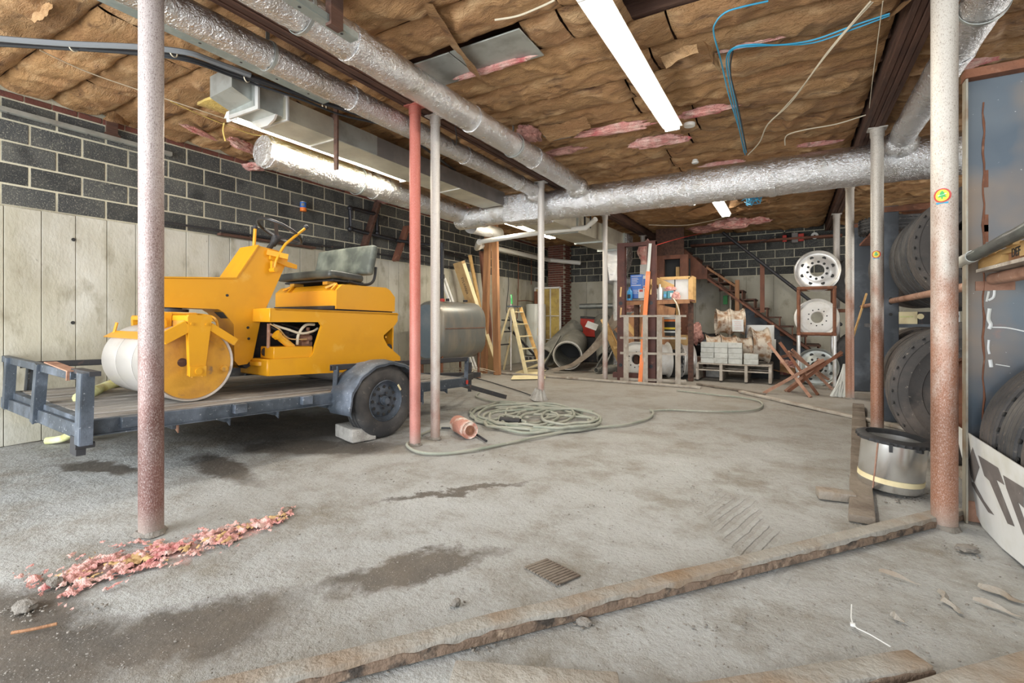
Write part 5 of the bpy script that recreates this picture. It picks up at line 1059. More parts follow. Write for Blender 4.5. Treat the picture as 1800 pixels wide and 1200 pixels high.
# stepladder
t = thing('stepladder', 'yellow wooden stepladder beside the right wooden prop', 'ladder', (-5.3, 9.5, 0))
A = Vector((-5.33, 9.55, 1.42)); ry, rx = (0.0, 1.0), 1
def railp(s, front): return (Vector((-5.18 if front else -5.72, 9.36 + (0.50 if s else 0.0), 0)), Vector((-5.40, 9.45 + (0.32 if s else 0), 1.46)))
for s in (0, 1):
    p0, p1 = Vector((-4.95, 9.25, 0)) if not s else Vector((-4.85, 9.85, 0)), Vector((-5.40, 9.38, 1.46)) if not s else Vector((-5.36, 9.72, 1.46))
    b = bm_new(); bar(b, p0, p1, 0.03, 0.08, up=(1, 0, 0)); part('rail', b, 'wood_yellow' if s else 'paper_cream', t)
    q0, q1 = Vector((-5.85, 9.25 + 0.55 * s, 0)), Vector((-5.44, 9.38 + 0.32 * s, 1.44)); b = bm_new(); bar(b, q0, q1, 0.025, 0.04, up=(1, 0, 0)); part('back_leg', b, 'paper_cream', t)
for k in range(5):
    z = 0.27 + 0.27 * k; f = z / 1.46; p0 = Vector((-4.95, 9.25, 0)).lerp(Vector((-5.40, 9.38, 1.46)), f); p1 = Vector((-4.85, 9.85, 0)).lerp(Vector((-5.36, 9.72, 1.46)), f)
    b = bm_new(); bar(b, p0, p1, 0.10, 0.02, up=(0, 0, 1)); part('step', b, 'paper_cream', t)
for k in range(2):
    z = 0.62 + 0.3 * k; f = z / 1.46; p0 = Vector((-5.85, 9.25, 0)).lerp(Vector((-5.44, 9.38, 1.44)), f); p1 = Vector((-5.85, 9.80, 0)).lerp(Vector((-5.44, 9.70, 1.44)), f); b = bm_new(); bar(b, p0, p1, 0.02, 0.03); part('back_bar', b, 'trailer_dark', t)
b = bm_new(); box(b, (-5.41, 9.55, 1.475), (0.16, 0.42, 0.03)); part('top_step', b, 'trailer', t)
lean('dark_lath', (-4.95, 10.35, 0), (-5.75, 9.85, 1.0), 0.03, 0.05, 'trailer_dark', 'dark thin bar leaning across behind the stepladder', 'bar')
b = bm_new(); cyl(b, (-5.55, 9.62, 0.02), (-5.62, 9.75, 1.75), 0.018, n=10); g = single('pole', b, 'alu', 'thin pole with a green grip standing right of the wooden props', 'pole')
b = bm_new(); cyl(b, (0.02 * -1 - 0.0, 0.06, 1.52), (-0.04, 0.075, 1.74), 0.028, n=10); part('green_grip', b, 'green', g, 'green grip', world=False)
# water heater on blocks
t = thing('water_heater', 'white cylindrical water heater standing on concrete blocks in the corner', 'water heater', (-6.07, 11.9, 0.2))
b = bm_new(); lathe(b, [(0, 0.02), (0.26, 0.02), (0.27, 0.04), (0.27, 1.38), (0.255, 1.40), (0, 1.41)], (-6.07, 11.9, 0.2), (0, 0, 1), 40, closed=False); part('jacket', b, 'fridge', t)
b = bm_new(); cyl(b, (-6.07, 11.9, 1.6), (-6.07, 11.9, 1.95), 0.05, n=14); cyl(b, (-5.95, 11.85, 1.6), (-5.95, 11.85, 1.8), 0.02, n=10); part('flue', b, 'rust', t, 'rusty stub pipe')
b = bm_new(); box(b, (-5.86, 11.71, 0.85), (0.14, 0.01, 0.2), (0, 0, 0.75)); part('rating_plate', b, 'paper_cream', t)
b = bm_new(); cyl(b, (-6.07, 11.9, 0.19), (-6.07, 11.9, 0.22), 0.2, n=20); part('base_ring', b, 'trailer_dark', t)
def cinder(p, rz, label, group=None, s=(0.39, 0.19, 0.19), mat='cinder'):
    t = thing('concrete_block_loose', label, 'block', p, rz, group); b = bm_new(); L, D, H = s; tw = 0.03
    for y in (-D / 2 + tw / 2, D / 2 - tw / 2): box(b, (0, y, H / 2), (L, tw, H))
    for x in (-L / 2 + tw / 2, -L / 6, L / 6, L / 2 - tw / 2): box(b, (x, 0, H / 2), (tw, D - 2 * tw, H))
    o = part('block_body', b, mat, t, world=False); return t, o
for k, (x, rz, lab) in enumerate(((-6.22, 0, 'left hollow block under the water heater'), (-5.83, 0, 'right hollow block under the water heater'))):
    t_, o_ = cinder((x, 11.72, 0.095), 0, lab); o_.rotation_euler = (PI / 2, 0, 0); o_.location = (0, 0.095, 0.0)
# chimney of bricks in the corner
t = thing('brick_chimney', 'red brick chimney in the back left corner', 'chimney', (-5.95, 13.15, 0))
b = bm_new(); box(b, (-5.95, 13.2, 1.8), (0.50, 0.50, 3.6)); part('core', b, 'mortar', t)
b = bm_new(); z = 0.04; k = 0
while z < 3.55:
    o_ = 0.1 if k % 2 else 0.0
    x = -6.2 + 0.0
    while x < -5.72:
        w_ = min(0.195, -5.70 - x) - (o_ if x == -6.2 else 0); box(b, (x + w_ / 2, 12.945, z + 0.028), (w_ - 0.008, 0.03, 0.057)); x += w_ + 0.001
    for yy in (13.05 + o_, 13.26 + o_): box(b, (-5.695, min(yy, 13.36), z + 0.028), (0.03, 0.18, 0.057))
    z += 0.067; k += 1
part('bricks', b, 'brick', t, kind='stuff')
# framed panel with yellow insulation
t = thing('insulation_screen', 'white metal framed panel with yellowed insulation behind its bars', 'panel', onY(968, 640, 12.4))
y_ = 12.35; xa, xb, zt, zb = onY(938, 505, y_).x, onY(985, 505, y_).x, onY(960, 506, y_).z, 0.05
xa = xb - 0.78
b = bm_new(); box(b, ((xa + xb) / 2, y_ + 0.03, (zt + zb) / 2), (xb - xa - 0.02, 0.03, zt - zb - 0.02)); part('insulation_fill', b, 'yellow_ins', t)
for (p0, p1, w_) in (((xa, y_, zt), (xb, y_, zt), 0.05), ((xa, y_, zb), (xa, y_, zt), 0.05), ((xb, y_, zb), (xb, y_, zt), 0.05), ((xa + 0.48, y_, zb), (xa + 0.48, y_, zt), 0.025), ((xa, y_, zt * 0.62), (xb, y_, zt * 0.62), 0.02), ((xa, y_, zt * 0.3), (xb, y_, zt * 0.3), 0.02)):
    b = bm_new(); bar(b, p0, p1, w_, 0.05, up=(0, 1, 0)); part('frame_bar', b, 'white_paint', t)
# pile of drain pipes
def pipe_thing(name, p0, p1, r, th, mat, label, ribs=0, n=36):
    p0, p1 = Vector(p0), Vector(p1); L = (p1 - p0).length; pr = []
    m = max(2, ribs * 2) if ribs else 2
    for i in range(m + 1): pr.append((r + (0.012 if (ribs and i % 2) else 0), L * i / m))
    for i in range(m, -1, -1): pr.append((r - th, L * i / m))
    b = bm_new(); lathe(b, pr, p0, p1 - p0, n); return single(name, b, mat, label, 'pipe')
pA = Vector((-4.40, 10.2, 0.36))
main_pipe = pipe_thing('drain_pipe', pA, (-4.75, 11.5, 0.62), 0.31, 0.02, 'plastic_grey', 'wide open-ended grey drain pipe facing the room in the pipe pile', 4)
b = bm_new(); lathe(b, [(0.315, 0), (0.335, 0), (0.335, 0.06), (0.315, 0.06)], pA, (-0.35, 1.3, 0.26), 36); part('mouth_rim', b, 'alu', main_pipe, 'pale mouth rim'); b = bm_new(); cyl(b, (-4.62, 11.02, 0.525), (-4.63, 11.04, 0.53), 0.29, n=30); part('inner_shade_disc', b, 'ink', main_pipe, 'black disc painted as the shade inside')  # black disc paints the shade deep inside the pipe
pipe_thing('drain_pipe', (-5.22, 10.75, 0.25), (-5.0, 12.1, 0.95), 0.24, 0.02, 'plastic_grey', 'ribbed brown drain pipe leaning left of the wide pipe', 12)
pipe_thing('drain_pipe', (-3.75, 11.0, 0.25), (-4.3, 12.3, 1.15), 0.22, 0.02, 'plastic_grey', 'ribbed dark drain pipe leaning behind the wide pipe', 12)
pipe_thing('drain_pipe', (-3.55, 10.2, 0.09), (-3.1, 10.9, 0.12), 0.085, 0.01, 'plastic_grey', 'small grey pipe lying open-ended right of the wide pipe')
pipe_thing('drain_pipe', (-3.70, 10.15, 0.07), (-3.3, 11.2, 0.09), 0.06, 0.01, 'plastic_grey', 'thinner of the small pipes lying right of the wide pipe')
b = bm_new(); rings = []
pth = smooth_path([(-3.35, 10.95, 1.45), (-3.55, 10.75, 1.05), (-3.85, 10.45, 0.55), (-4.2, 10.05, 0.18), (-4.6, 9.75, 0.03)], 8)
for i, p in enumerate(pth):
    wv = 0.16 * (1 - 0.6 * i / len(pth)); rings.append([b.verts.new(p + Vector((-wv, 0, 0))), b.verts.new(p + Vector((0, 0.08, 0.06))), b.verts.new(p + Vector((wv, 0, 0.0))), b.verts.new(p + Vector((0, 0.10, 0.04)))])
for A_, B_ in zip(rings, rings[1:]):
    for k in range(4): b.faces.new((A_[k], A_[(k + 1) % 4], B_[(k + 1) % 4], B_[k]))
b.faces.new(rings[0]); b.faces.new(rings[-1]); single('curved_strip', b, 'timber_dark', 'long brown curved strip bending from the pipe pile to the floor', 'strip')
for k, (p0, p1, lab) in enumerate((((-3.35, 10.4, 0.0), (-3.15, 10.9, 1.15), 'grey bar leaning nearest the post in the pipe pile'), ((-3.65, 10.45, 0.0), (-3.35, 11.0, 1.0), 'grey bar leaning behind the small pipes'), ((-3.9, 10.6, 0.0), (-3.5, 11.15, 0.95), 'shorter grey bar leaning in the middle of the pipe pile'), ((-5.1, 10.3, 0), (-4.75, 10.6, 0.8), 'brown curved lath leaning at the left of the pipe pile'))):
    lean('leaning_bar', p0, p1, 0.06, 0.03, 'plastic_grey', lab, 'bar')
t = thing('red_case', 'red metal case standing behind the pipe pile', 'case', (-4.75, 12.8, 0.6))
b = bm_new(); box(b, (-4.75, 12.85, 0.95), (0.70, 0.3, 0.5), (0.0, 0.06, 0), bev=0.01); part('case_body', b, 'red', t); b = bm_new(); box(b, (-4.72, 12.83, 1.22), (0.72, 0.32, 0.06), (0, 0.06, 0)); part('lid', b, 'trailer_dark', t)
b = bm_new(); box(b, (-4.75, 12.95, 0.35), (0.8, 0.4, 0.68)); single('dark_crate', b, 'trailer_dark', 'dark crate beneath the red case', 'crate')
b = bm_new(); box(b, (-4.23, 11.3, 1.03), (0.28, 0.3, 0.01), (0.5, 0.35, 0.3)); single('paper_sheet', b, 'white', 'white paper sheet lying on the drain pipes', 'paper')
# flat cream cards on the floor
def sheet(name, pix, mat, label, cat, z=0.012, th=0.006, lift=(0, 0, 0, 0)):
    b = bm_new(); a = [b.verts.new(fl(*p) + Vector((0, 0, z + l))) for p, l in zip(pix, lift)]; c = [b.verts.new(v.co + Vector((0, 0, th))) for v in a]
    b.faces.new(a[::-1]); b.faces.new(c); n = len(a)
    for i in range(n): b.faces.new((a[i], a[(i + 1) % n], c[(i + 1) % n], c[i]))
    return single(name, b, mat, label, cat)
sheet('card_sheet', [(905, 656), (925, 648), (960, 652), (948, 659)], 'paper_cream', 'flat cream card lying behind the hose post', 'card')
sheet('card_sheet', [(920, 650), (950, 645), (972, 640), (955, 650)], 'paper_cream', 'cream card propped up on the pipe pile', 'card', lift=(0, 0.1, 0.35, 0.1))
sheet('card_sheet', [(898, 668), (902, 661), (960, 660), (958, 667)], 'paper_cream', 'thin cream board on the floor left of the hose post', 'card')

# ============================================================ BACK OF THE ROOM, MIDDLE
MY = 9.25
t = thing('steel_mast', 'tall dark red steel mast of two channels holding the shelf', 'mast', (-2.55, MY, 0))
mz = 2.67
for (pa, pb) in ((1085, 1098), (1137, 1152)):
    xa, xb = onY(pa, 560, MY).x, onY(pb, 560, MY).x
    b = bm_new(); box(b, ((xa + xb) / 2, MY, mz / 2), (xb - xa, 0.012, mz)); box(b, (xa + 0.006, MY + 0.06, mz / 2), (0.012, 0.12, mz)); box(b, (xb - 0.006, MY + 0.06, mz / 2), (0.012, 0.12, mz)); up_ = part('channel', b, 'mast', t)
    for zz, w_ in ((1.50, 0.03), (0.30, 0.025)):
        b = bm_new(); q = ((xa + xb) / 2, MY - 0.008, zz); lathe(b, [(0.018, 0), (0.036, 0), (0.036, -0.008), (0.018, -0.008)], q, (0, 1, 0), 18); cyl(b, (q[0], MY - 0.0065, zz), (q[0], MY - 0.010, zz), 0.018, n=14); part('hole_ring', b, 'ironpipe', up_)
    for zz in (1.32, 1.72) if pa < 1100 else (1.75, 1.85):
        b = bm_new(); box(b, ((xa + xb) / 2, MY - 0.0085, zz), (0.03, 0.004, 0.19), (0, 0.08, 0)); part('worn_patch', b, 'wood_yellow', up_, 'tan worn patch')
xa, xb = onY(1085, 560, MY).x, onY(1152, 560, MY).x
b = bm_new(); box(b, ((xa + xb) / 2, MY + 0.06, mz - 0.04), (xb - xa, 0.12, 0.07)); part('cross_bar', b, 'mast', t)
b = bm_new(); box(b, ((xa + xb) / 2, MY + 0.08, 0.1), (xb - xa + 0.2, 0.1, 0.1)); part('cross_bar', b, 'mast', t)
# shelf
SZ = onY(1150, 527, MY + 0.2).z
t = thing('shelf_board', 'brown wooden shelf carried by the steel mast', 'shelf', (-2.0, MY + 0.4, SZ))
xs1 = onY(1216, 527, MY + 0.35).x
b = bm_new(); box(b, ((xa + xs1) / 2 + 0.06, MY + 0.42, SZ - 0.02), (xs1 - xa - 0.1, 0.5, 0.035)); part('board', b, 'wood_red', t)
b = bm_new(); bar(b, (xa + 0.1, MY + 0.16, SZ - 0.06), (xs1, MY + 0.14, SZ - 0.04), 0.02, 0.07); part('front_edge', b, 'wood_post', t)
for x in (xs1 - 0.06, -2.72): b = bm_new(); box(b, (x, MY + 0.6, SZ / 2 - 0.02), (0.09, 0.09, SZ - 0.04)); part('leg', b, 'wood_dark', t)
def tx(px, py=500, dy=0.25): return onY(px, py, MY + dy)
def boxthing(name, pa, pb, pt, pbm, dy, depth, mat, label, cat, decos=()):
    A, B = tx(pa, pt, dy), tx(pb, pbm, dy); z0 = B.z; z1 = A.z
    t = thing(name, label, cat, ((A.x + B.x) / 2, MY + dy + depth / 2, z0)); b = bm_new(); box(b, ((A.x + B.x) / 2, MY + dy + depth / 2, (z0 + z1) / 2), (B.x - A.x, depth, z1 - z0), bev=0.004); part('body', b, mat, t)
    for (u0, u1, v0, v1, m_, nm) in decos:
        b = bm_new(); box(b, (A.x + (B.x - A.x) * (u0 + u1) / 2, MY + dy - 0.002, z0 + (z1 - z0) * (v0 + v1) / 2), ((B.x - A.x) * (u1 - u0), 0.003, (z1 - z0) * (v1 - v0))); part(nm, b, m_, t)
    return t
ZS = 524
txt = [(0.08, 0.9, 0.86, 0.90, 'white', 'print_line'), (0.1, 0.6, 0.72, 0.75, 'white', 'print_line'), (0.1, 0.66, 0.62, 0.65, 'white', 'print_line'), (0.1, 0.55, 0.52, 0.55, 'white', 'print_line'), (0.1, 0.6, 0.42, 0.45, 'white', 'print_line'), (0.1, 0.5, 0.30, 0.33, 'white', 'print_line'), (0.08, 0.85, 0.15, 0.20, 'white', 'print_line')]
boxthing('blue_carton', 1110, 1129, 505, ZS, 0.30, 0.2, 'blue', 'lower blue printed carton on the shelf beneath the other one', 'carton', txt[1:5])
boxthing('blue_carton', 1108, 1130, 483, 505, 0.30, 0.2, 'blue', 'upper blue printed carton stacked on another on the shelf', 'carton', txt)
boxthing('white_carton', 1130, 1137, 484, ZS, 0.30, 0.2, 'white', 'white carton with blue and red print beside the blue cartons', 'carton', [(0.1, 0.9, 0.55, 0.85, 'blue', 'print_patch'), (0.1, 0.5, 0.46, 0.52, 'red', 'print_patch'), (0.1, 0.8, 0.1, 0.35, 'blue', 'print_patch')])
boxthing('white_bottle_box', 1122, 1132, 508, ZS, 0.20, 0.08, 'white', 'small white box in front of the blue cartons', 'box', [(0.2, 0.8, 0.7, 0.95, 'red', 'print_patch')])
def bottle(px, r, h, mat, cap, label, dy=0.22, lab=None):
    q = tx(px, ZS, dy); t = thing('bottle', label, 'bottle', (q.x, q.y, SZ)); b = bm_new()
    lathe(b, [(0, 0), (r, 0), (r, h * 0.68), (r * 0.4, h * 0.84), (r * 0.36, h * 0.92), (0, h * 0.92)], (q.x, q.y, SZ), (0, 0, 1), 18, closed=False); part('bottle_body', b, mat, t)
    b = bm_new(); cyl(b, (q.x, q.y, SZ + h * 0.9), (q.x, q.y, SZ + h), r * 0.42, n=14); part('cap', b, cap, t)
    if lab: b = bm_new(); box(b, (q.x, q.y - r, SZ + h * 0.3), (r * 1.1, 0.004, h * 0.3)); part('label_patch', b, lab, t)
bottle(1107, 0.055, 0.26, 'blue_light', 'blue', 'blue bottle with a dark label at the left end of the shelf', lab='ink')
bottle(1154, 0.045, 0.24, 'white', 'ink', 'white bottle with black print right of the steel mast', lab='ink')
bottle(1160, 0.042, 0.30, 'white', 'white', 'taller white bottle with a spout beside the teal can')
boxthing('teal_can', 1166, 1172, 512, ZS, 0.22, 0.1, 'teal', 'left teal can on the shelf', 'can', [(0.15, 0.85, 0.2, 0.6, 'blue_light', 'print_patch')])
boxthing('teal_can', 1173, 1183, 511, ZS, 0.22, 0.1, 'teal', 'right teal can with a white label on the shelf', 'can', [(0.5, 0.95, 0.2, 0.7, 'white', 'print_patch')])
boxthing('red_can', 1151, 1155, 508, ZS, 0.28, 0.05, 'red', 'thin red can beside the steel mast on the shelf', 'can')
t = thing('framed_board', 'yellow wooden frame with white panels standing on the shelf end', 'frame', (tx(1190).x, MY + 0.55, SZ))
fz0, fz1 = tx(1200, 529, 0.45).z, tx(1200, 488, 0.45).z; fx0, fx1 = tx(1160, 500, 0.45).x, tx(1213, 500, 0.45).x; fy = MY + 0.45
b = bm_new(); box(b, ((fx0 + fx1) / 2, fy + 0.03, (fz0 + fz1) / 2), (fx1 - fx0, 0.02, fz1 - fz0)); part('panel', b, 'white', t)
for p0, p1 in (((fx0, fy, fz0), (fx1, fy, fz0)), ((fx0, fy, fz1), (fx1, fy, fz1)), ((fx0, fy, fz0), (fx0, fy, fz1)), ((fx1, fy, fz0), (fx1, fy, fz1))):
    b = bm_new(); bar(b, p0, p1, 0.055, 0.05, up=(0, 1, 0)); part('frame_bar', b, 'wood_yellow', t)
b = bm_new(); box(b, (fx0 + (fx1 - fx0) * 0.5, fy + 0.01, (fz0 + fz1) / 2), (0.015, 0.02, fz1 - fz0)); part('divider', b, 'ink', t)
b = bm_new(); bar(b, (fx1 + 0.035, fy, fz0 - 0.02), (fx1 + 0.035, fy + 0.35, fz0 - 0.02), 0.02, 0.02); box(b, (fx1 + 0.04, fy + 0.15, (fz0 + fz1) / 2), (0.03, 0.36, fz1 - fz0 + 0.05)); part('side_board', b, 'wood_yellow', t)
lean('plywood_scrap', tx(1153, 493, 0.33), tx(1183, 506, 0.36), 0.03, 0.12, 'wood_yellow', 'slanting tan board across the bottles on the shelf', 'board')
single('pink_insulation', fluff(tx(1178, 508, 0.36), (0.10, 0.07, 0.06), 71, 4, 0.4), 'pink', 'tuft of pink insulation behind the teal cans', 'insulation', kind='stuff')
single('pink_insulation', fluff(tx(1188, 521, 0.25), (0.07, 0.06, 0.09), 72, 4, 0.4), 'pink', 'pink scrap hanging at the edge of the shelf', 'insulation', kind='stuff')
cable('beige hose loop hanging under the shelf', [tx(1183, 524, 0.15), tx(1190, 535, 0.12), tx(1194, 550, 0.12), tx(1193, 558, 0.12)], 0.014, 'cable_white', 'hose_loop', 'hose')
# orange level leaning on the mast
t = thing('orange_level', 'long orange level with a pale upper end leaning on the mast', 'level', fl(1125, 672))
p0 = Vector((-2.44, 9.06, 0.0)); p1 = onY(1143, 428, 9.19); pm_ = p0.lerp(p1, 0.80)
b = bm_new(); bar(b, p0, pm_, 0.075, 0.03, up=(0, 1, 0)); part('bar', b, 'orange', t)
b = bm_new(); bar(b, pm_, p1, 0.05, 0.025, up=(0, 1, 0)); cyl(b, pm_ + Vector((0, -0.02, 0.05)), pm_ + Vector((0, -0.012, 0.05)), 0.018, n=12); part('pale_end', b, 'fridge', t, 'pale end')
# upright pallet
t = thing('upright_pallet', 'weathered wooden pallet standing on edge before the white wheels', 'pallet', fl(1148, 674))
PA, PB = Vector((-2.83, 9.02, 0)), Vector((-1.66, 9.30, 0)); dv = (PB - PA); L_ = dv.length; dv.normalize(); nv = Vector((dv.y, -dv.x, 0))
H_ = 1.27
for k, f in enumerate((0.11, 0.40, 0.61, 0.88)):
    p = PA + dv * L_ * f; b = bm_new(); bar(b, p + nv * 0.05, p + nv * 0.05 + Vector((0, 0, H_ * (0.985 if k else 1.0))), 0.095, 0.018, up=nv, bev=0.002); part('slat', b, 'wood_grey', t)
for zz in (0.06, 0.55, 0.84, H_ - 0.02): b = bm_new(); bar(b, PA + Vector((0, 0, zz)) + dv * 0.02, PB + Vector((0, 0, zz)), 0.038, 0.09, up=nv); part('stringer', b, 'wood_grey', t)
# truck wheels
def truck_rim(name, label, c, ax, r, mat='white_paint', style=0, depth=0.22, group=None, vents=8):
    c = Vector(c); ax = Vector(ax).normalized(); t = thing(name, label, 'wheel', c - Vector((0, 0, r)), 0, group); b = bm_new(); k = r / 0.36
    if style == 0:   # dish towards the viewer (ax points to the viewer)
        pr = [(0.36, 0.0), (0.352, 0.012), (0.338, 0.004), (0.325, -0.02), (0.315, -0.05), (0.275, -0.058), (0.20, -0.03), (0.185, -0.022), (0.112, -0.022), (0.108, -0.03), (0.108, -0.055), (0.20, -0.06), (0.29, -0.085), (0.30, -depth + 0.04), (0.335, -depth + 0.02), (0.36, -depth), (0.352, -depth - 0.008), (0.325, -depth + 0.012), (0.305, -depth + 0.05), (0.318, -0.06), (0.335, -0.02)]
    else:            # flat disc near the front
        pr = [(0.36, 0.0), (0.352, 0.012), (0.335, 0.0), (0.31, -0.03), (0.30, -0.02), (0.285, 0.0), (0.24, 0.012), (0.20, 0.015), (0.115, 0.015), (0.105, 0.005), (0.10, -0.03), (0.20, -0.02), (0.28, -0.03), (0.29, -depth + 0.04), (0.335, -depth + 0.02), (0.36, -depth), (0.34, -depth + 0.03), (0.305, -depth + 0.06), (0.31, -0.04), (0.34, -0.012)]
    lathe(b, [(a * k, h * k) for a, h in pr], c, ax, 56); part('rim', b, mat, t)
    x, y, d = frame(ax); zf = -0.024 if style == 0 else 0.0155
    b = bm_new()
    for q in range(10):
        a = 2 * PI * q / 10 + 0.2; p = c + (x * math.cos(a) + y * math.sin(a)) * 0.155 * k + d * zf * k
        cyl(b, p, p + d * 0.006, (0.022 if style == 0 else 0.012) * k, n=12)
    part('lug_hole', b, 'ink', t, kind='stuff')
    if style == 0:
        b = bm_new()
        for q in range(vents):
            a = 2 * PI * q / vents + 0.35; p = c + (x * math.cos(a) + y * math.sin(a)) * 0.245 * k + d * (-0.050) * k
            cyl(b, p, p + d * 0.008, 0.032 * k, n=14)
        part('hand_hole', b, 'ink', t, kind='stuff')
    return t
q = onY(1118, 625, 9.75); truck_rim('truck_wheel', 'white truck wheel facing front behind the upright pallet', (q.x, 9.75, 0.375), (-0.15, -1, 0), 0.36, 'white_paint', 1, vents=6)
q = onY(1160, 622, 10.0); truck_rim('truck_wheel', 'white truck wheel turned sideways behind the upright pallet', (q.x - 0.1, 10.0, 0.37), (-0.9, -0.5, 0), 0.36, 'white_paint', 0, depth=0.26)
q = onY(1172, 622, 10.1); truck_rim('truck_wheel', 'grey truck wheel turned sideways right of the white one behind the pallet', (q.x + 0.25, 10.15, 0.37), (-0.9, -0.5, 0), 0.345, 'alu', 0, depth=0.22)
# pail, boxes and wood under the shelf
t = thing('pail', 'black and yellow pail with an orange rim under the shelf', 'pail', (-1.85, 9.95, 0.75))
q = onY(1182, 590, 9.9); z0, z1 = q.z, onY(1182, 556, 9.9).z
b = bm_new(); cyl(b, (q.x, 9.9, z0), (q.x, 9.9, z1), 0.145, 0.16, 28); part('pail_body', b, 'ink', t)
for f0, f1, m_, nm in ((0.86, 0.98, 'white', 'rim_band'), (0.74, 0.84, 'orange', 'orange_band'), (0.34, 0.44, 'print_yellow', 'yellow_band'), (0.18, 0.25, 'white', 'white_band')):
    b = bm_new(); cyl(b, (q.x, 9.9, z0 + (z1 - z0) * f0), (q.x, 9.9, z0 + (z1 - z0) * f1), 0.164, n=28); part(nm, b, m_, t)
b = bm_new(); box(b, (q.x - 0.05, 10.75, z0 / 2 + 0.20), (0.62, 0.45, z0 - 0.42), bev=0.01); o = single('cardboard_box', b, 'card', 'tan cardboard box beneath the yellow and black pail', 'box')
b = bm_new(); box(b, (q.x + 0.15, 10.75, 0.20), (0.7, 0.45, 0.40)); single('low_crate', b, 'wood_dark', 'dark crate under the cardboard box behind the pallet', 'crate')
lean('plank', fl(1092, 655) + Vector((0, 0.25, 0)), onY(1064, 572, 9.9), 0.03, 0.14, 'wood_yellow', 'yellow plank slanting left of the steel mast', 'plank')
t = thing('particle_board', 'slanting particle board panel with a timber edge behind the mast', 'board', (-2.6, 9.9, 0.0))
b = bm_new(); prism(b, [(-0.45, 0.42), (0.0, 0.0), (0.75, 0.0), (0.85, 0.9), (0.2, 1.05)], (-2.95, 10.35, 0.55), (1, 0, 0), (0, 0.25, 0.97), (0, 0.02, 0)); part('panel', b, 'wood_post', t)
b = bm_new(); bar(b, onY(1098, 565, 10.2), onY(1128, 600, 10.1), 0.04, 0.10); part('batten', b, 'wood_yellow', t); b = bm_new(); bar(b, onY(1060, 560, 10.3), onY(1085, 612, 10.3), 0.05, 0.12); part('batten', b, 'wood_yellow', t)
b = bm_new(); box(b, (-2.45, 10.5, 0.28), (1.3, 0.4, 0.55)); single('dark_bin', b, 'ink', 'black bin behind the white wheels', 'bin')
single('pink_insulation', fluff(onY(1110, 540, 10.1), (0.16, 0.1, 0.10), 73, 4, 0.4), 'pink_dark', 'brownish pink insulation clump under the shelf', 'insulation', kind='stuff')
b = bm_new(); box(b, onY(1113, 540, 10.3), (0.30, 0.05, 0.22)); single('white_slab', b, 'white', 'small white slab under the shelf behind the mast', 'slab')
single('pink_insulation', fluff(onY(1222, 585, 10.6) + Vector((0, 0, 0.0)), (0.14, 0.12, 0.22), 74, 4, 0.4), 'pink_dark', 'dull pink insulation clump right of the upright pallet', 'insulation', kind='stuff')
b = bm_new(); bmesh.ops.create_icosphere(b, subdivisions=4, radius=1)
for v in b.verts: v.co *= 1 + 0.25 * noise.noise(v.co * 2.2); 
q = onY(1238, 605, 11.0); b.transform(Matrix.Translation(q + Vector((0, 0, 0.0))) @ Matrix.Diagonal((0.42, 0.28, 0.24, 1))); single('black_bag', b, 'blackgloss', 'black plastic bag lying on the grey pallets behind the wheel stack', 'bag')
def flat_pallet(name, label, c, rz, sx, sy, h, mat='wood_grey'):
    t = thing(name, label, 'pallet', c, rz)
    for k in range(6): b = bm_new(); box(b, (0, -sy / 2 + sy * (k + 0.5) / 6, h - 0.01), (sx, sy / 6 - 0.03, 0.02)); part('deck_board', b, mat, t, world=False)
    for x in (-sx / 2 + 0.02, -sx / 6 - 0.02, sx / 6 + 0.02, sx / 2 - 0.02): b = bm_new(); box(b, (x, 0, h / 2), (0.05, sy, h - 0.042)); part('stringer', b, mat, t, world=False)
    for y in (-sy / 2 + 0.05, 0, sy / 2 - 0.05): b = bm_new(); box(b, (0, y, 0.01), (sx, 0.09, 0.02)); part('bottom_board', b, mat, t, world=False)
    for y in (-sy / 2 + 0.05,): b = bm_new(); box(b, (0, y, h * 0.5), (sx, 0.02, 0.03)); part('bottom_board', b, mat, t, world=False)
    return t
q = onY(1230, 630, 10.9)
flat_pallet('wood_pallet', 'dark low pallet behind the grey blocks at the bottom', (q.x, 11.05, 0.15), 0.05, 0.9, 0.7, 0.15, 'timber_dark')
flat_pallet('wood_pallet', 'dark pallet stacked under the black bag', (q.x, 11.05, 0.30), 0.0, 0.9, 0.7, 0.12, 'timber_dark')
b = bm_new(); box(b, (q.x, 11.05, 0.075), (0.8, 0.6, 0.145)); single('block_base', b, 'cinder', 'grey base block under the dark pallets', 'block')
b = bm_new(); q = fl(1212, 650); cyl(b, q + Vector((-0.1, 0.35, 0.1)), q + Vector((0.15, 0.4, 0.1)), 0.09, n=18); single('red_canister', b, 'red', 'small dark red canister on the floor right of the upright pallet', 'canister')
# stair with dark timber, posts, handrail
SY0, SY1 = 12.35, 13.25
t = thing('timber_stair', 'reddish timber staircase rising to the left along the back wall', 'stairs', (0.5, 12.8, 0))
sx0, sz0 = onY(1208, 445, SY0).x, 0
S0 = Vector((onY(1190, 448, SY0).x, SY0, onY(1190, 448, SY0).z)); S1 = Vector((onY(1400, 600, SY0).x, SY0, onY(1400, 600, SY0).z)); dS = (S1 - S0).normalized(); slope = -dS.z / dS.x
end = S1 + dS * (S1.z / -dS.z)
for yy, nm in ((SY0, 'stringer'), (SY1, 'stringer')):
    b = bm_new(); bar(b, (S0.x - 0.5, yy, S0.z + 0.5 * slope - 0.08), (end.x + 0.02, yy, 0.03), 0.045, 0.24, up=(0, 1, 0))
    # bar's second axis lies in the stair plane
    part(nm, b, 'wood_red', t)
ns = 13; rise = 0.205; run = rise / slope
zc = rise
x = end.x + 0.06
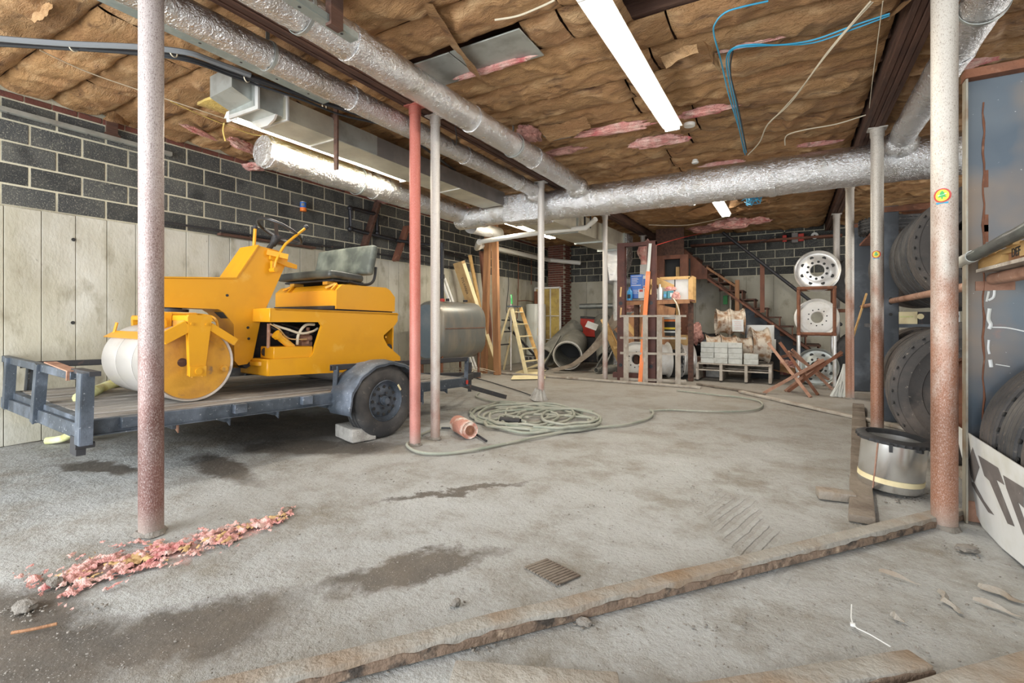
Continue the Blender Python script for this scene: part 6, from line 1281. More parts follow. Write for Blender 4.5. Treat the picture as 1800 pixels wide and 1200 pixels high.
for k in range(15):
    z = rise * (k + 1); xx = end.x + 0.08 - run * (k + 1)
    if z > 3.3: break
    b = bm_new(); box(b, (xx + run * 0.5, (SY0 + SY1) / 2, z), (run + 0.04, SY1 - SY0 + 0.04, 0.035)); part('tread', b, 'wood_dark', t)
    b = bm_new(); box(b, (xx + run - 0.01, (SY0 + SY1) / 2, z - rise / 2), (0.02, SY1 - SY0, rise - 0.03)); part('riser', b, 'wood_red', t)
    b = bm_new(); prism(b, [(0, 0), (run, 0), (0, rise)], (xx, SY0 - 0.012, z - rise), (1, 0, 0), (0, 0, 1), (0, 0.02, 0)); part('step_cleat', b, 'wood_dark', t)
for px, pt, pb_ in ((1340, 462, 549), (1296, 492, 562)):
    A = onY(px, pt, SY0 - 0.05); B = onY(px, pb_, SY0 - 0.05); b = bm_new(); bar(b, (A.x, SY0 - 0.05, B.z), (A.x, SY0 - 0.05, A.z), 0.09, 0.06, up=(0, 1, 0)); part('newel', b, 'wood_red' if px > 1300 else 'wood_post', t)
A = onY(1242, 470, SY0 - 0.04); B = onY(1293, 503, SY0 - 0.04); b = bm_new(); bar(b, A, B, 0.05, 0.10, up=(0, 1, 0)); part('guard_board', b, 'wood_post', t, 'lighter brown guard board')
b = bm_new(); bar(b, onY(1270, 408, SY0 - 0.1), onY(1480, 572, SY0 - 0.1), 0.07, 0.07, up=(0, 1, 0), bev=0.02); part('handrail', b, 'trailer_dark', t, 'grey handrail pipe')
# closet frame of dark red timber in front of the stair head
t = thing('closet_doorway', 'dark red timber door frame standing behind the shelf', 'door frame', (-2.1, 11.6, 0)); fy = 11.6
for pa, pb in ((1153, 1168), (1196, 1210)):
    xa_, xb_ = onY(pa, 500, fy).x, onY(pb, 500, fy).x; b = bm_new(); box(b, ((xa_ + xb_) / 2, fy, 1.30), (xb_ - xa_, 0.09, 2.6)); part('jamb', b, 'wood_red', t)
zt = onY(1180, 455, fy).z; xa_, xb_ = onY(1153, 500, fy).x, onY(1210, 500, fy).x
b = bm_new(); box(b, ((xa_ + xb_) / 2, fy + 0.01, zt + 0.04), (xb_ - xa_, 0.09, 0.09)); part('lintel', b, 'wood_red', t)
b = bm_new(); box(b, (onY(1190, 500, fy).x, fy + 0.1, 1.2), (0.08, 0.05, 2.4)); part('stud', b, 'wood_yellow', t, 'light stud')
b = bm_new(); box(b, ((xa_ + xb_) / 2, fy + 0.25, 1.3), (xb_ - xa_, 0.03, 2.6)); part('opening_shade', b, 'ink', t, 'black sheet painted as the shade in the opening')  # black sheet paints the shade behind the doorway
b = bm_new(); zz = onY(1175, 400, fy).z; box(b, ((xa_ + xb_) / 2 - 0.05, fy + 0.02, (zt + 0.09 + 3.3) / 2), (xb_ - xa_ - 0.1, 0.04, 3.3 - zt - 0.09)); part('head_panel', b, 'wood_dark', t)
b = bm_new(); prism(b, [(0, 0), (0.62, -0.62), (0.62, -0.85), (0, -0.85)], (onY(1195, 430, 12.2).x, 12.2, onY(1195, 430, 12.2).z), (1, 0, 0), (0, 0, 1), (0, 0.03, 0)); single('stair_side_board', b, 'wood_red', 'pale reddish triangular board beneath the head of the stairs', 'board')
# grey panel under the stairs
b = bm_new(); prism(b, [(onY(1310, 0, 12.6).x, onY(1310, 535, 12.6).z), (onY(1420, 0, 12.6).x, onY(1420, 610, 12.6).z - 0.1), (onY(1420, 0, 12.6).x, 0.02), (onY(1310, 0, 12.6).x, 0.02)], (0, 12.6, 0), (1, 0, 0), (0, 0, 1), (0, 0.03, 0)); single('grey_sheet', b, 'bluegrey', 'dark blue-grey panel beneath the stairs', 'panel')
b = bm_new(); q = onY(1282, 545, 12.9); cyl(b, (q.x, 12.9, 0.4), (q.x + 0.03, 12.95, onY(1282, 518, 12.9).z), 0.05, n=14); single('hung_tube', b, 'sheet', 'grey rolled tube hanging beside the stair newel', 'tube')
b = bm_new(); box(b, onY(1275, 527, 13.35), (0.10, 0.03, 0.22)); single('green_tag', b, 'green', 'small dark green tag on the wall beside the grey tube', 'tag')
# ledger with boxes and gauge on the back wall
b = bm_new(); A = onY(1215, 424, 13.38); B = onY(1480, 408, 13.38); bar(b, (A.x, 13.4, 3.10), (B.x, 13.4, 3.10), 0.05, 0.27, up=(0, 1, 0)); single('wall_ledger', b, 'wood_red', 'reddish timber ledger across the dark blocks of the back wall', 'timber')
for px, m_, lab, s in ((1379, 'red', 'small red box on the back wall ledger', (0.09, 0.05, 0.16)), (1397, 'sheet_dark', 'grey metal box on the back wall ledger between red ones', (0.14, 0.07, 0.24)), (1408, 'red', 'red box right of the grey one on the back wall ledger', (0.12, 0.05, 0.18))):
    q = onY(px, 414, 13.34); b = bm_new(); box(b, (q.x, 13.34, 3.12), s, bev=0.01); single('switch_box', b, m_, lab, 'switch box')
q = onY(1432, 414, 13.34); b = bm_new(); cyl(b, (q.x, 13.36, q.z), (q.x, 13.33, q.z), 0.075, n=24); g = single('round_gauge', b, 'white', 'round white gauge on the back wall ledger', 'gauge'); 
b = bm_new(); cyl(b, (q.x, 13.329, q.z), (q.x, 13.325, q.z), 0.02, n=12); part('dial_centre', b, 'ink', g)

# pallet with grey blocks and rusty wheel rims
pc = Vector((-0.93, 10.45, 0)); t = thing('wood_pallet', 'wooden pallet carrying the light grey blocks and rusty rims', 'pallet', pc)
W0, W1, D_ = -1.60, -0.30, 1.05
y0_ = 9.98
for zz in (0.385, 0.265, 0.03): 
    for k in range(5 if zz > 0.3 else 3):
        b = bm_new(); yk_ = y0_ + 0.05 + k * (0.22 if zz > 0.3 else 0.45); box(b, ((W0 + W1) / 2, yk_, zz - 0.05), (W1 - W0, 0.10, 0.022)); part('deck_board' if zz > 0.3 else 'bottom_board', b, 'wood_grey', t)
for x in (W0 + 0.025, W0 + 0.45, W0 + 0.88, W1 - 0.025): b = bm_new(); box(b, (x, y0_ + 0.5, 0.18), (0.05, 1.04, 0.31)); part('stringer', b, 'wood_grey', t)
ZP = 0.347
# grey solid blocks on it: columns seen from the front
bx0 = -1.52; hb = 0.10; wb = 0.245
blk = bm_new(); box(blk, (0, 0, hb / 2), (wb - 0.006, 0.19, hb - 0.003), bev=0.004); bme = finish(blk, 'cmu', 'grey_block')
cols = [(0, 4, 'block in the left column of the front stack'), (1, 4, 'block in the middle column of the front stack'), (2, 4, 'block in the right column of the tall front stack'), (3, 2, 'block in the low right-hand column')]
ordn = ['bottom', 'second', 'third', 'top']
for c, n_, lab in cols:
    for k in range(n_):
        o = bpy.data.objects.new('grey_block', bme); C.objects.link(o); o.location = (bx0 + wb * (c + 0.5) + (0.02 if c == 3 else 0) + random.uniform(-0.004, 0.004), y0_ + 0.12 + random.uniform(-0.01, 0.01), ZP + hb * k + 0.0005)
        col = {0: 'far left', 1: 'second', 2: 'third', 3: 'low right-hand'}[c]; lv_ = (ordn[k] if n_ == 4 else ('bottom', 'top')[k])
        props(o, 'light grey solid block, %s one in the %s column on the pallet' % (lv_, col), 'block', 'light grey blocks on the pallet')
# rusty rims on their side (axis across): lower row and upper pair
def side_rim(c, label, r=0.27, L=0.28, ax=(1, 0.25, 0), group='rusty rims stacked on the pallet', n=44):
    t = thing('rusty_rim', label, 'wheel rim', (c[0], c[1], c[2] - r), 0, group); b = bm_new(); a = Vector(ax).normalized(); h = L / 2
    lathe(b, [(r, -h), (r, -h + 0.012), (r * 0.93, -h + 0.02), (r * 0.90, -h + 0.05), (r * 0.82, -h + 0.075), (r * 0.80, 0), (r * 0.82, h * 0.5), (r * 0.90, h - 0.05), (r * 0.93, h - 0.02), (r, h - 0.012), (r, h), (r * 0.92, h), (r * 0.86, h - 0.05), (r * 0.76, h * 0.4), (r * 0.75, -h * 0.5), (r * 0.88, -h + 0.03), (r * 0.92, -h)], c, a, n); part('rim_barrel', b, 'rim_rust', t)
    b = bm_new(); cyl(b, Vector(c) - a * 0.01, Vector(c) + a * 0.01, r * 0.78, n=32); part('disc', b, 'rust', t); return t
yr = y0_ + 0.62
for k, (px, rr, lab) in enumerate(((1252, 0.27, 'rusty rim at the left end of the lower row behind the blocks'), (1279, 0.27, 'rusty rim second from the left in the lower row'), (1306, 0.26, 'rusty rim third from the left in the lower row'))):
    q = onY(px, 600, yr); side_rim((q.x, yr, ZP + rr), lab, rr, 0.27)
q = onY(1334, 600, yr - 0.2); side_rim((q.x, yr - 0.22, ZP + 0.345), 'large rusty rim at the right end of the pallet', 0.345, 0.30)
for k, (px, lab) in enumerate(((1270, 'whitish rusty rim on top of the lower row at the left'), (1294, 'rusty rim on top of the lower row with a paper on it'))):
    q = onY(px, 575, yr + 0.05); side_rim((q.x, yr + 0.08, ZP + 0.54 + 0.25), lab, 0.27, 0.26)
b = bm_new(); q = onY(1297, 572, yr - 0.22); box(b, q, (0.20, 0.006, 0.24), (0.25, 0, 0)); pp = single('paper_note', b, 'white', 'white paper with red writing hung on the upper rusty rim', 'paper')
b = bm_new()
for k in range(5): box(b, (0, -0.006 + k * 0.0, 0.05 + k * 0.035), (0.13 - 0.02 * (k % 2), 0.004, 0.006), (0.25, 0, 0))
for v in b.verts: v.co.y = -0.012 + (v.co.z - 0.12) * -0.255 + (v.co.y % 0.001)
part('red_writing', b, 'pink', pp, world=False)
for (pa, pb, pt, pb2, yy, lab) in ((1312, 1361, 571, 596, 10.95, 'white foam slab standing behind the large rusty rim'), (1352, 1364, 596, 620, 10.9, 'lower narrow white slab beside the large rusty rim')):
    A, B = onY(pa, pt, yy), onY(pb, pb2, yy); b = bm_new(); box(b, ((A.x + B.x) / 2, yy + 0.03, (A.z + B.z) / 2), (B.x - A.x, 0.06, A.z - B.z), bev=0.004); single('white_slab', b, 'white', lab, 'slab')
b = bm_new(); box(b, (onY(1340, 610, 11.05).x, 11.1, onY(1340, 597, 10.95).z / 2), (0.62, 0.2, onY(1340, 597, 10.95).z)); single('dark_box', b, 'ink', 'black box holding up the white foam slab', 'box')
# pink insulation near the sawhorses
single('pink_insulation', fluff(fl(1375, 660) + Vector((0, 0.35, 0.14)), (0.35, 0.2, 0.16), 80, 5, 0.4, 0.3), 'pink', 'heap of pink insulation behind the rusty crossed bars', 'insulation', kind='stuff')
b = flap([fl(1350, 655) + Vector((0, .3, .35)), fl(1400, 662) + Vector((0, .3, .15)), fl(1395, 668) + Vector((0, .1, .10)), fl(1350, 668) + Vector((0, .1, .2))], 'kraft', 'x', 9); single('kraft_scrap', b, 'kraft', 'brown paper scrap over the pink heap behind the crossed bars', 'paper')
# wheel rack with three rims
RY = 10.3; t = thing('pipe_rack', 'rusty pipe rack holding three silver truck wheels', 'rack', (0.43, RY + 0.2, 0))
xl, xr = onY(1404, 600, RY).x, onY(1467, 600, RY).x; zt_ = onY(1437, 506, RY).z; zm_ = onY(1437, 587, RY).z
for x in (xl, xr):
    for y, nm in ((RY, 0), (RY + 0.5, 1)):
        b = bm_new(); cyl(b, (x, y, 0), (x, y, zm_), 0.028, n=12); part('leg', b, 'alu', t); b = bm_new(); cyl(b, (x, y, zm_), (x, y, zt_), 0.028, n=12); part('upright', b, 'rust', t)
for z in (zm_, zt_):
    for y in (RY, RY + 0.5): b = bm_new(); cyl(b, (xl - 0.03, y, z), (xr + 0.03, y, z), 0.03, n=12); part('cross_tube', b, 'rust', t)
    for x in (xl, xr): b = bm_new(); cyl(b, (x, RY - 0.04, z), (x, RY + 0.54, z), 0.03, n=12); part('side_tube', b, 'rust', t)
for py, st, sh, lab, rr in ((476, 0, 'alu', 'topmost silver truck wheel on the pipe rack', 0.365), (566, 1, 'white_paint', 'middle silver truck wheel in the pipe rack', 0.345), (637, 0, 'galv', 'lowest silver truck wheel in the pipe rack', 0.345)):
    q = onY(1437 if py < 600 else 1434, py - (2 if py < 500 else 8), RY + 0.08); 
    if py > 600: q = onY(1436, 645, RY + 0.12)
    ax = (-0.02, -1, 0.12) if py != 566 else (0.12, -1, 0.05)
    truck_rim('truck_wheel', lab, (q.x, RY + 0.14, q.z), ax, rr, sh, st, depth=0.22)
# rusty crossed bars (folded sawhorses)
def crossbars(name, label, segs):
    t = thing(name, label, 'sawhorse', segs[0][0])
    for p0, p1 in segs: b = bm_new(); bar(b, p0, p1, 0.045, 0.045, up=(0, 1, 0)); part('bar', b, 'rust_light' if random.random() < 0.4 else 'rust', t)
def qy(px, py, y): return onY(px, py, y)
crossbars('rusty_sawhorse', 'rusty folding sawhorse standing nearest the push broom', [(fl(1425, 698), qy(1351, 603, 9.3)), (fl(1342, 691), qy(1448, 632, 9.0)), (fl(1385, 688), qy(1480, 618, 9.0)), (fl(1438, 694), qy(1371, 602, 9.4)), (qy(1371, 628, 9.35), qy(1391, 623, 9.4)), (qy(1405, 660, 9.1), qy(1480, 622, 9.1))])
crossbars('rusty_sawhorse', 'rusty folding sawhorse lying behind the other one', [(fl(1463, 684), qy(1392, 614, 9.7)), (fl(1470, 676), qy(1386, 618, 9.9)), (fl(1395, 676), qy(1440, 632, 9.7)), (fl(1380, 690) + Vector((0, 0.2, 0)), qy(1447, 636, 9.5))])
# push broom
t = thing('push_broom', 'pale push broom with a wooden handle beside the rusty post', 'broom', fl(1478, 700))
b = bm_new(); cyl(b, qy(1491, 620, 8.9), qy(1523, 516, 9.6), 0.016, n=10); part('handle', b, 'wood_yellow', t)
b = bm_new(); a0 = qy(1487, 640, 8.95); bot0, bot1 = fl(1460, 696), fl(1488, 698)
for k in range(34):
    f = k / 33; p = bot0.lerp(bot1, f) + Vector((0, random.uniform(-0.03, 0.03), 0.0)); top = a0 + Vector((random.uniform(-0.03, 0.03), random.uniform(-0.03, 0.03), 0)); tube(b, [top, top.lerp(p, 0.5) + Vector((0.02 * math.sin(k), 0, -0.03)), p], 0.012, 5)
part('bristles', b, 'fridge', t, kind='stuff')
# ============================================================ RIGHT SIDE: RACK, TYRES
MT['plate'] = M('plate_steel', (0.075, 0.10, 0.128), 0.5, 0.1, spots=[((0.15, 0.175, 0.195), 1.2, 0.42, 0.68, 3), ((0.25, 0.18, 0.12), 0.9, 0.50, 0.66, 4), ((0.34, 0.15, 0.09), 2.6, 0.62, 0.72, 6), ((0.6, 0.62, 0.63), 50, 0.72, 0.78, 2)], bump=[(5, 0.06)])
PY = 3.86; ZT = onY(1690, 140, PY).z
t = thing('steel_upright', 'tall blue-grey steel plate upright of the tyre rack at the right edge', 'rack', (1.5, PY, 0))
px0 = onY(1694, 500, PY).x
b = bm_new(); box(b, (px0 + 0.70, PY, ZT / 2), (1.40, 0.012, ZT)); pl_ = part('plate', b, 'plate', t)
b = bm_new(); box(b, (px0, PY - 0.03, ZT / 2), (0.012, 0.07, ZT), bev=0.002); part('flange', b, 'edge_steel', t, 'pale edge flange')
b = bm_new(); box(b, (px0 + 0.70, PY - 0.035, ZT + 0.0), (1.42, 0.085, 0.05)); part('top_rim', b, 'rust', t, 'rusty top rim')
b = bm_new(); box(b, (px0 + 0.09, PY - 0.008, 0.06), (0.19, 0.006, 0.12)); part('rusty_foot', b, 'rust_light', t, 'rusty foot of the plate')
xs_ = onY(1728, 400, PY).x
b = bm_new(); pts = [(xs_ + 0.004 * math.sin(k * 1.7), PY - 0.008, 0.25 + k * 0.06) for k in range(38)]; tube(b, pts, 0.0035, 6, rf=lambda s, i: 1 + 0.9 * abs(math.sin(i * 1.3)) * (0.3 if i % 9 < 4 else 1)); part('weld_bead', b, 'rust', t)
for zc_ in (2.02, 1.76, 1.70): b = bm_new(); box(b, (xs_ + 0.01, PY - 0.0075, zc_), (0.022, 0.003, 0.10)); part('weld_scale', b, 'rust', t)
def chalk(pix, r, label=None):
    b = bm_new(); tube(b, [Vector((onY(px, py, PY - 0.008).x, PY - 0.0085, onY(px, py, PY - 0.008).z)) for px, py in pix], r, 6, sm=5); part('chalk_mark', b, 'white', t)
chalk([(1738, 512), (1735, 525), (1734, 530)], 0.006); chalk([(1748, 510), (1746, 522), (1737, 528)], 0.007); chalk([(1739, 542), (1737, 560), (1741, 570), (1738, 578)], 0.010); chalk([(1744, 575), (1770, 576), (1800, 582)], 0.004); chalk([(1738, 597), (1737, 612), (1739, 622)], 0.006); chalk([(1740, 632), (1742, 645)], 0.010); chalk([(1750, 640), (1775, 644)], 0.003)
b = bm_new(); box(b, (onY(1748, 502, PY).x, PY - 0.008, onY(1748, 502, PY).z), (0.17, 0.006, 0.055)); part('rusty_weld_patch', b, 'rust_light', t)
# further uprights
for k, (yy, pxa, lab) in enumerate(((7.1, 1554, 'dark grey steel rack upright between the upper tyres'), (9.9, 1500, 'far dark grey steel rack upright behind the rusty posts'))):
    t = thing('rack_upright', lab, 'rack', (1.0, yy, 0)); x0 = onY(pxa, 500, yy).x; wd = 0.13 if k == 0 else 0.22; zt = onY(pxa, 363 if k == 0 else 393, yy).z
    b = bm_new(); box(b, (x0 + wd / 2, yy, zt / 2), (wd, 0.012, zt)); box(b, (x0, yy + 0.05, zt / 2), (0.012, 0.10, zt)); box(b, (x0 + wd, yy + 0.05, zt / 2), (0.012, 0.10, zt)); part('channel', b, 'bluegrey', t)
    b = bm_new(); box(b, (x0 + 1.1, yy, zt / 2), (0.15, 0.10, zt)); part('channel', b, 'bluegrey', t)
    b = bm_new(); box(b, (x0 + 0.6, yy + 0.02, zt - 0.04), (1.2, 0.08, 0.06)); part('cross_bar', b, 'rust', t)
    if k == 0:
        b = bm_new()
        for zz in (1.43, 1.38, 1.25): cyl(b, (x0 + 0.06, yy - 0.008, zz), (x0 + 0.06, yy - 0.012, zz), 0.018, n=12)
        part('slot', b, 'ink', t, kind='stuff')
# rails carrying the upper tyres
for k, (x, lab) in enumerate(((1.02, 'rusty tube rail in front of the upper tyres'), (1.80, 'rusty tube rail at the back of the upper tyres'))):
    b = bm_new(); cyl(b, (x, 3.90, 1.415), (x, 9.85, 1.40), 0.030, n=14); single('rack_rail', b, 'rust_light', lab, 'rail')
for k, (x, lab) in enumerate(((1.02, 'rusty tube rail under the yellow timber at the right edge'), (1.80, 'rusty tube rail behind the yellow timber'))):
    b = bm_new(); cyl(b, (x, 1.6, 1.43), (x, 3.83, 1.43), 0.034, n=14); single('rack_rail', b, 'rust_light', lab, 'rail')
for x, lab in ((1.14, 'pale ground rail under the lower tyres'), (1.9, 'back ground rail under the lower tyres')):
    b = bm_new(); box(b, (x, 6.75, 0.03), (0.07, 5.7, 0.06), bev=0.004); single('ground_rail', b, 'wood_grey', lab, 'rail')
def truck_tyre(label, c, R=0.52, W=0.26, mat='tyre_dusty', ax=(0, -1, 0), group=None, style=0, hub=False):
    t = thing('truck_tyre', label, 'tyre', (c[0], c[1], c[2] - R), 0, group); h = W / 2; ri = 0.29 if R < 0.55 else 0.30
    pr = [(ri, -h * 0.72), (ri + 0.03, -h * 0.85), (R - 0.10, -h), (R - 0.03, -h * 0.93), (R - 0.004, -h * 0.82)]
    for a0, a1 in ((-0.78, -0.50), (-0.42, -0.12), (-0.05, 0.05), (0.12, 0.42), (0.50, 0.78)): pr += [(R, h * a0), (R, h * a1), (R - 0.012, h * a1 + 0.004), (R - 0.012, h * a1 + 0.012)]
    pr += [(R - 0.004, h * 0.82), (R - 0.03, h * 0.93), (R - 0.045, h * 0.95), (R - 0.05, h * 0.93), (R - 0.10, h), (R - 0.115, h * 1.005), (R - 0.12, h * 0.98), (ri + 0.065, h * 0.98), (ri + 0.06, h * 0.93), (ri + 0.03, h * 0.88), (ri + 0.012, h * 0.90), (ri, h * 0.72), (ri + 0.02, h * 0.6), (R - 0.05, h * 0.5), (R - 0.05, -h * 0.5), (ri + 0.02, -h * 0.6)]
    b = bm_new(); lathe(b, pr, c, ax, 72); part('carcass', b, mat, t)
    x, y, d = frame(ax); b = bm_new()
    for q in range(36):
        a = 2 * PI * q / 36
        for s, off in ((0.90, 0), (-0.90, 0.5), (0.46, 0.25), (-0.46, 0.7)):
            aa = a + off * 2 * PI / 36; rr = R - (0.012 if abs(s) > 0.8 else 0.004); p = Vector(c) + (x * math.cos(aa) + y * math.sin(aa)) * rr + d * h * s
            cyl(b, p - (x * math.cos(aa) + y * math.sin(aa)) * 0.004, p + (x * math.cos(aa) + y * math.sin(aa)) * 0.003, 0.014, n=6)
    part('tread_hole', b, 'ink', t, kind='stuff')
    if hub:
        b = bm_new(); k = ri / 0.36; lathe(b, [(0.0, h * 0.2), (ri * 0.9, h * 0.25), (ri * 0.97, h * 0.9), (ri + 0.012, h * 0.95), (ri + 0.012, h * 0.7), (ri * 0.95, 0), (0, 0)], c, ax, 48, closed=False); part('rim_disc', b, 'rust', t, 'rusty rim disc')
    return t
XT = 1.44
ups = [(5.57, 'tyre_dusty', 'nearest upper truck tyre on the rack with pale brown sidewall'), (5.89, 'tyre', 'second upper truck tyre behind the nearest one'), (6.20, 'tyre', 'third upper truck tyre behind the nearest one'), (6.51, 'tyre', 'fourth upper truck tyre just before the rack upright'), (7.75, 'tyre_dusty', 'upper truck tyre behind the second rusty post'), (8.1, 'tyre_dusty', 'farthest upper truck tyre beyond the rack upright')]
near_up = None
for yy, m_, lab in ups:
    o = truck_tyre(lab, (XT + 0.03, yy, 1.82), 0.545, 0.29, m_) if yy < 7 else truck_tyre(lab, (XT, yy, 1.855), 0.52, 0.27, m_); near_up = near_up or o
c_ = Vector((XT + 0.03, 5.425, 1.82))
for k, ch in enumerate('1220'):      # moulded figures on the nearest sidewall
    a = math.radians(158 - k * 9.5); p = c_ + Vector((math.cos(a) * 0.40, -0.004, math.sin(a) * 0.40)); tang = Vector((math.sin(a), 0, -math.cos(a))); rad = Vector((math.cos(a), 0, math.sin(a)))
    text_obj('moulded_figure', ch, 0.075, 'black', near_up, facing(p, tang, rad), 0.002)
truck_tyre('big lower truck tyre with a rusty disc standing nearest behind the drum', (1.27, 5.12, 0.615), 0.565, 0.30, 'tyre_dusty', hub=True)
for k, yy in enumerate((5.75, 6.04, 6.55, 6.84, 7.45, 7.75)):
    truck_tyre(['first lower truck tyre behind the big one with the rusty disc', 'second lower truck tyre behind the big one', 'lower truck tyre just beyond the second rusty post', 'fourth smaller lower truck tyre in the row', 'last but one lower truck tyre in the row', 'farthest lower truck tyre of the row'][k], (XT - 0.02, yy, 0.58), 0.52, 0.27, 'tyre_dusty' if k != 1 else 'tyre')
for k, yy in enumerate((3.62, 3.34, 3.05)):
    near_low = truck_tyre(['tyre standing against the steel plate behind the white sign', 'second tyre in front of the steel plate', 'nearest tyre at the right edge of the photo'][k], (1.45, yy, 0.525), 0.52, 0.25, 'tyre_dusty' if k != 1 else 'tyre')
b = bm_new(); lathe(b, [(0.30, 0.0), (0.33, 0), (0.33, 0.03), (0.30, 0.10), (0.27, 0.10)], (1.45, 2.90, 0.525), (0, -1, 0), 56); part('rim', b, 'bluegrey', near_low, 'blue-grey wheel rim')
# things seen between the tyre rows
for (pa, pb, pt, pb2, yy, m_, lab) in ((1574, 1613, 548, 570, 8.9, 'print_yellow', 'pale yellow box between the upper and lower tyres'), (1567, 1575, 550, 566, 8.8, 'white', 'small white box left of the pale yellow box'), (1676, 1688, 547, 572, 5.6, 'white', 'white carton behind the thick rusty post')):
    A, B = onY(pa, pt, yy), onY(pb, pb2, yy)
    t = thing('box_on_shelf', lab, 'box', ((A.x + B.x) / 2, yy, 1.12)); b = bm_new(); box(b, ((A.x + B.x) / 2, yy + 0.1, (A.z + B.z) / 2), (B.x - A.x, 0.2, A.z - B.z), bev=0.004); part('body', b, 'paper_cream' if m_ == 'print_yellow' else m_, t)
    b = bm_new(); box(b, ((A.x + B.x) / 2, yy - 0.002, (A.z + B.z) / 2 + 0.02), ((B.x - A.x) * 0.6, 0.003, 0.02)); part('print_patch', b, 'ink' if m_ == 'white' else 'leafy', t)
A, B = onY(1614, 548, 8.9), onY(1638, 570, 8.9); b = bm_new(); box(b, ((A.x + B.x) / 2, 9.0, (A.z + B.z) / 2), (B.x - A.x, 0.2, A.z - B.z)); g = single('dark_carton', b, 'trailer_dark', 'dark box with a round pale spot between the tyres', 'box'); b = bm_new(); q = onY(1618, 556, 8.89); cyl(b, q, q + Vector((0, -0.004, 0)), 0.04, n=18); part('round_spot', b, 'paper_cream', g)
b = bm_new(); box(b, (1.9, 9.0, 1.10), (1.8, 0.7, 0.05)); single('rack_shelf', b, 'bluegrey', 'dark steel shelf between the tyre rows', 'shelf')
b = bm_new(); box(b, (XT + 0.0, 9.3, 2.42), (0.9, 1.3, 0.03)); single('rack_top', b, 'wood_red', 'reddish board on top of the far rack bay', 'board')
truck_tyre('dark tyre lying flat on top of the far rack bay', (1.30, 8.95, 2.56), 0.42, 0.22, 'tyre', ax=(0, 0, 1)).location.z += 0.0
b = bm_new(); cyl(b, onY(1590, 368, 7.4), onY(1640, 364, 7.2), 0.06, n=14); single('pipe_roll', b, 'rust', 'brown pipe lying on the rack top beside the tyres', 'pipe')
truck_tyre('dark tyre standing in shade behind the wheel rack', (1.15, 10.9, 1.9), 0.5, 0.25, 'tyre')
truck_tyre('dark tyre on the floor in shade behind the wheel rack', (1.2, 11.2, 0.5), 0.5, 0.25, 'tyre')
b = bm_new(); box(b, (1.15, 10.95, 1.35), (0.9, 0.5, 0.06)); single('rack_shelf', b, 'rust', 'rusty shelf under the shaded tyre behind the wheel rack', 'shelf')
b = bm_new(); 
for x in (0.78, 1.55): box(b, (x, 11.1, 0.66), (0.05, 0.05, 1.32))
for x in (0.78,): pass
b.free()
for x, lab in ((0.95, 'left leg of the shaded shelf'), ):
    b = bm_new(); box(b, (1.52, 10.95, 0.66), (0.06, 0.06, 1.32)); single('shelf_leg', b, 'rust', 'rusty leg under the shaded shelf behind the wheel rack', 'leg')

# yellow timber and hose on the near rail
t = thing('yellow_timber', 'yellow timber bearer with black lettering on the rack rails at the right edge', 'timber', (1.0, 3.3, 1.47))
XD = 0.955
b = bm_new(); prism(b, [(3.84, 1.485), (3.84, 1.535), (3.80, 1.545), (2.0, 1.625), (2.0, 1.50), (3.05, 1.500), (3.24, 1.500), (3.28, 1.53), (3.47, 1.535), (3.50, 1.495), (3.70, 1.485)], (XD, 0, 0), (0, 1, 0), (0, 0, 1), (0.04, 0, 0)); part('bearer', b, 'wood_yellow', t)
b = bm_new(); box(b, (XD + 0.06, 3.40, 1.51), (0.08, 0.10, 0.05)); box(b, (XD + 0.5, 3.40, 1.51), (0.8, 0.09, 0.05)); part('block', b, 'wood_post', t, 'orange-brown cross block')
b = bm_new(); box(b, (XD + 0.35, 2.9, 1.475), (0.75, 1.75, 0.018)); part('bottom_board', b, 'wood_grey', t)
for yy in (3.6, 3.3, 3.0, 2.7, 2.4): b = bm_new(); box(b, (XD + 0.4, yy, 1.60 - (yy - 2) * 0.025), (0.85, 0.12, 0.018)); part('top_board', b, 'wood_yellow', t)
q = onX(1786, 443, XD - 0.002); text_obj('stencil', 'DEF', 0.062, 'ink', t, facing((XD - 0.003, q.y, q.z), (0, -1, 0.03), (0, 0.03, 1)), 0.001)
b = bm_new(); hp = [onX(px, py, 0.90) for px, py in ((1706, 452), (1740, 436), (1775, 417), (1800, 405))]; hp += [Vector((0.92, 2.3, 1.66)), Vector((1.0, 1.8, 1.66))]
t = thing('black_hose', 'thick black hose with a pale end lying over the yellow timber', 'hose', hp[0]); tube(b, hp, 0.030, 14, sm=5); part('hose_body', b, 'vinyl', t)
b = bm_new(); e0 = onX(1689, 461, 0.90); tube(b, [e0, e0.lerp(hp[0], 0.5), hp[0] + (hp[0] - e0) * 0.2], 0.034, 14); bmesh.ops.create_icosphere(b, subdivisions=2, radius=0.036, matrix=Matrix.Translation(e0)); part('pale_cuff', b, 'fridge', t, 'pale grey end cuff')

# white sign board leaning on the rack
def SP(px, py):     # plane of the sign: leaning from x=0.955 at the floor to 0.90 at its top
    p = onX(px, py, 0.92)
    for _ in range(4): p = onX(px, py, 0.955 - 0.055 * max(0, p.z) / 0.535)
    return p
t = thing('white_sign', 'white sign board with dark block letters leaning on the tyre rack', 'sign', (0.93, 3.3, 0))
outl = [(1677, 745), (1690, 800), (1702, 850), (1714, 900), (1727, 934), (1760, 962), (1800, 995)]
pts = [SP(*p) for p in outl]; yend = 1.9
pts = [Vector((p.x, p.y, max(p.z, 0.004))) for p in pts]
poly = [(p.y, p.z) for p in pts] + [(yend, 0.004), (yend, 0.535)]
b = bm_new(); a_ = [b.verts.new((0.955 - 0.055 * z / 0.535, y, z)) for y, z in poly]; c2 = [b.verts.new(v.co + Vector((0.006, 0, 0))) for v in a_]; b.faces.new(a_); b.faces.new(c2[::-1])
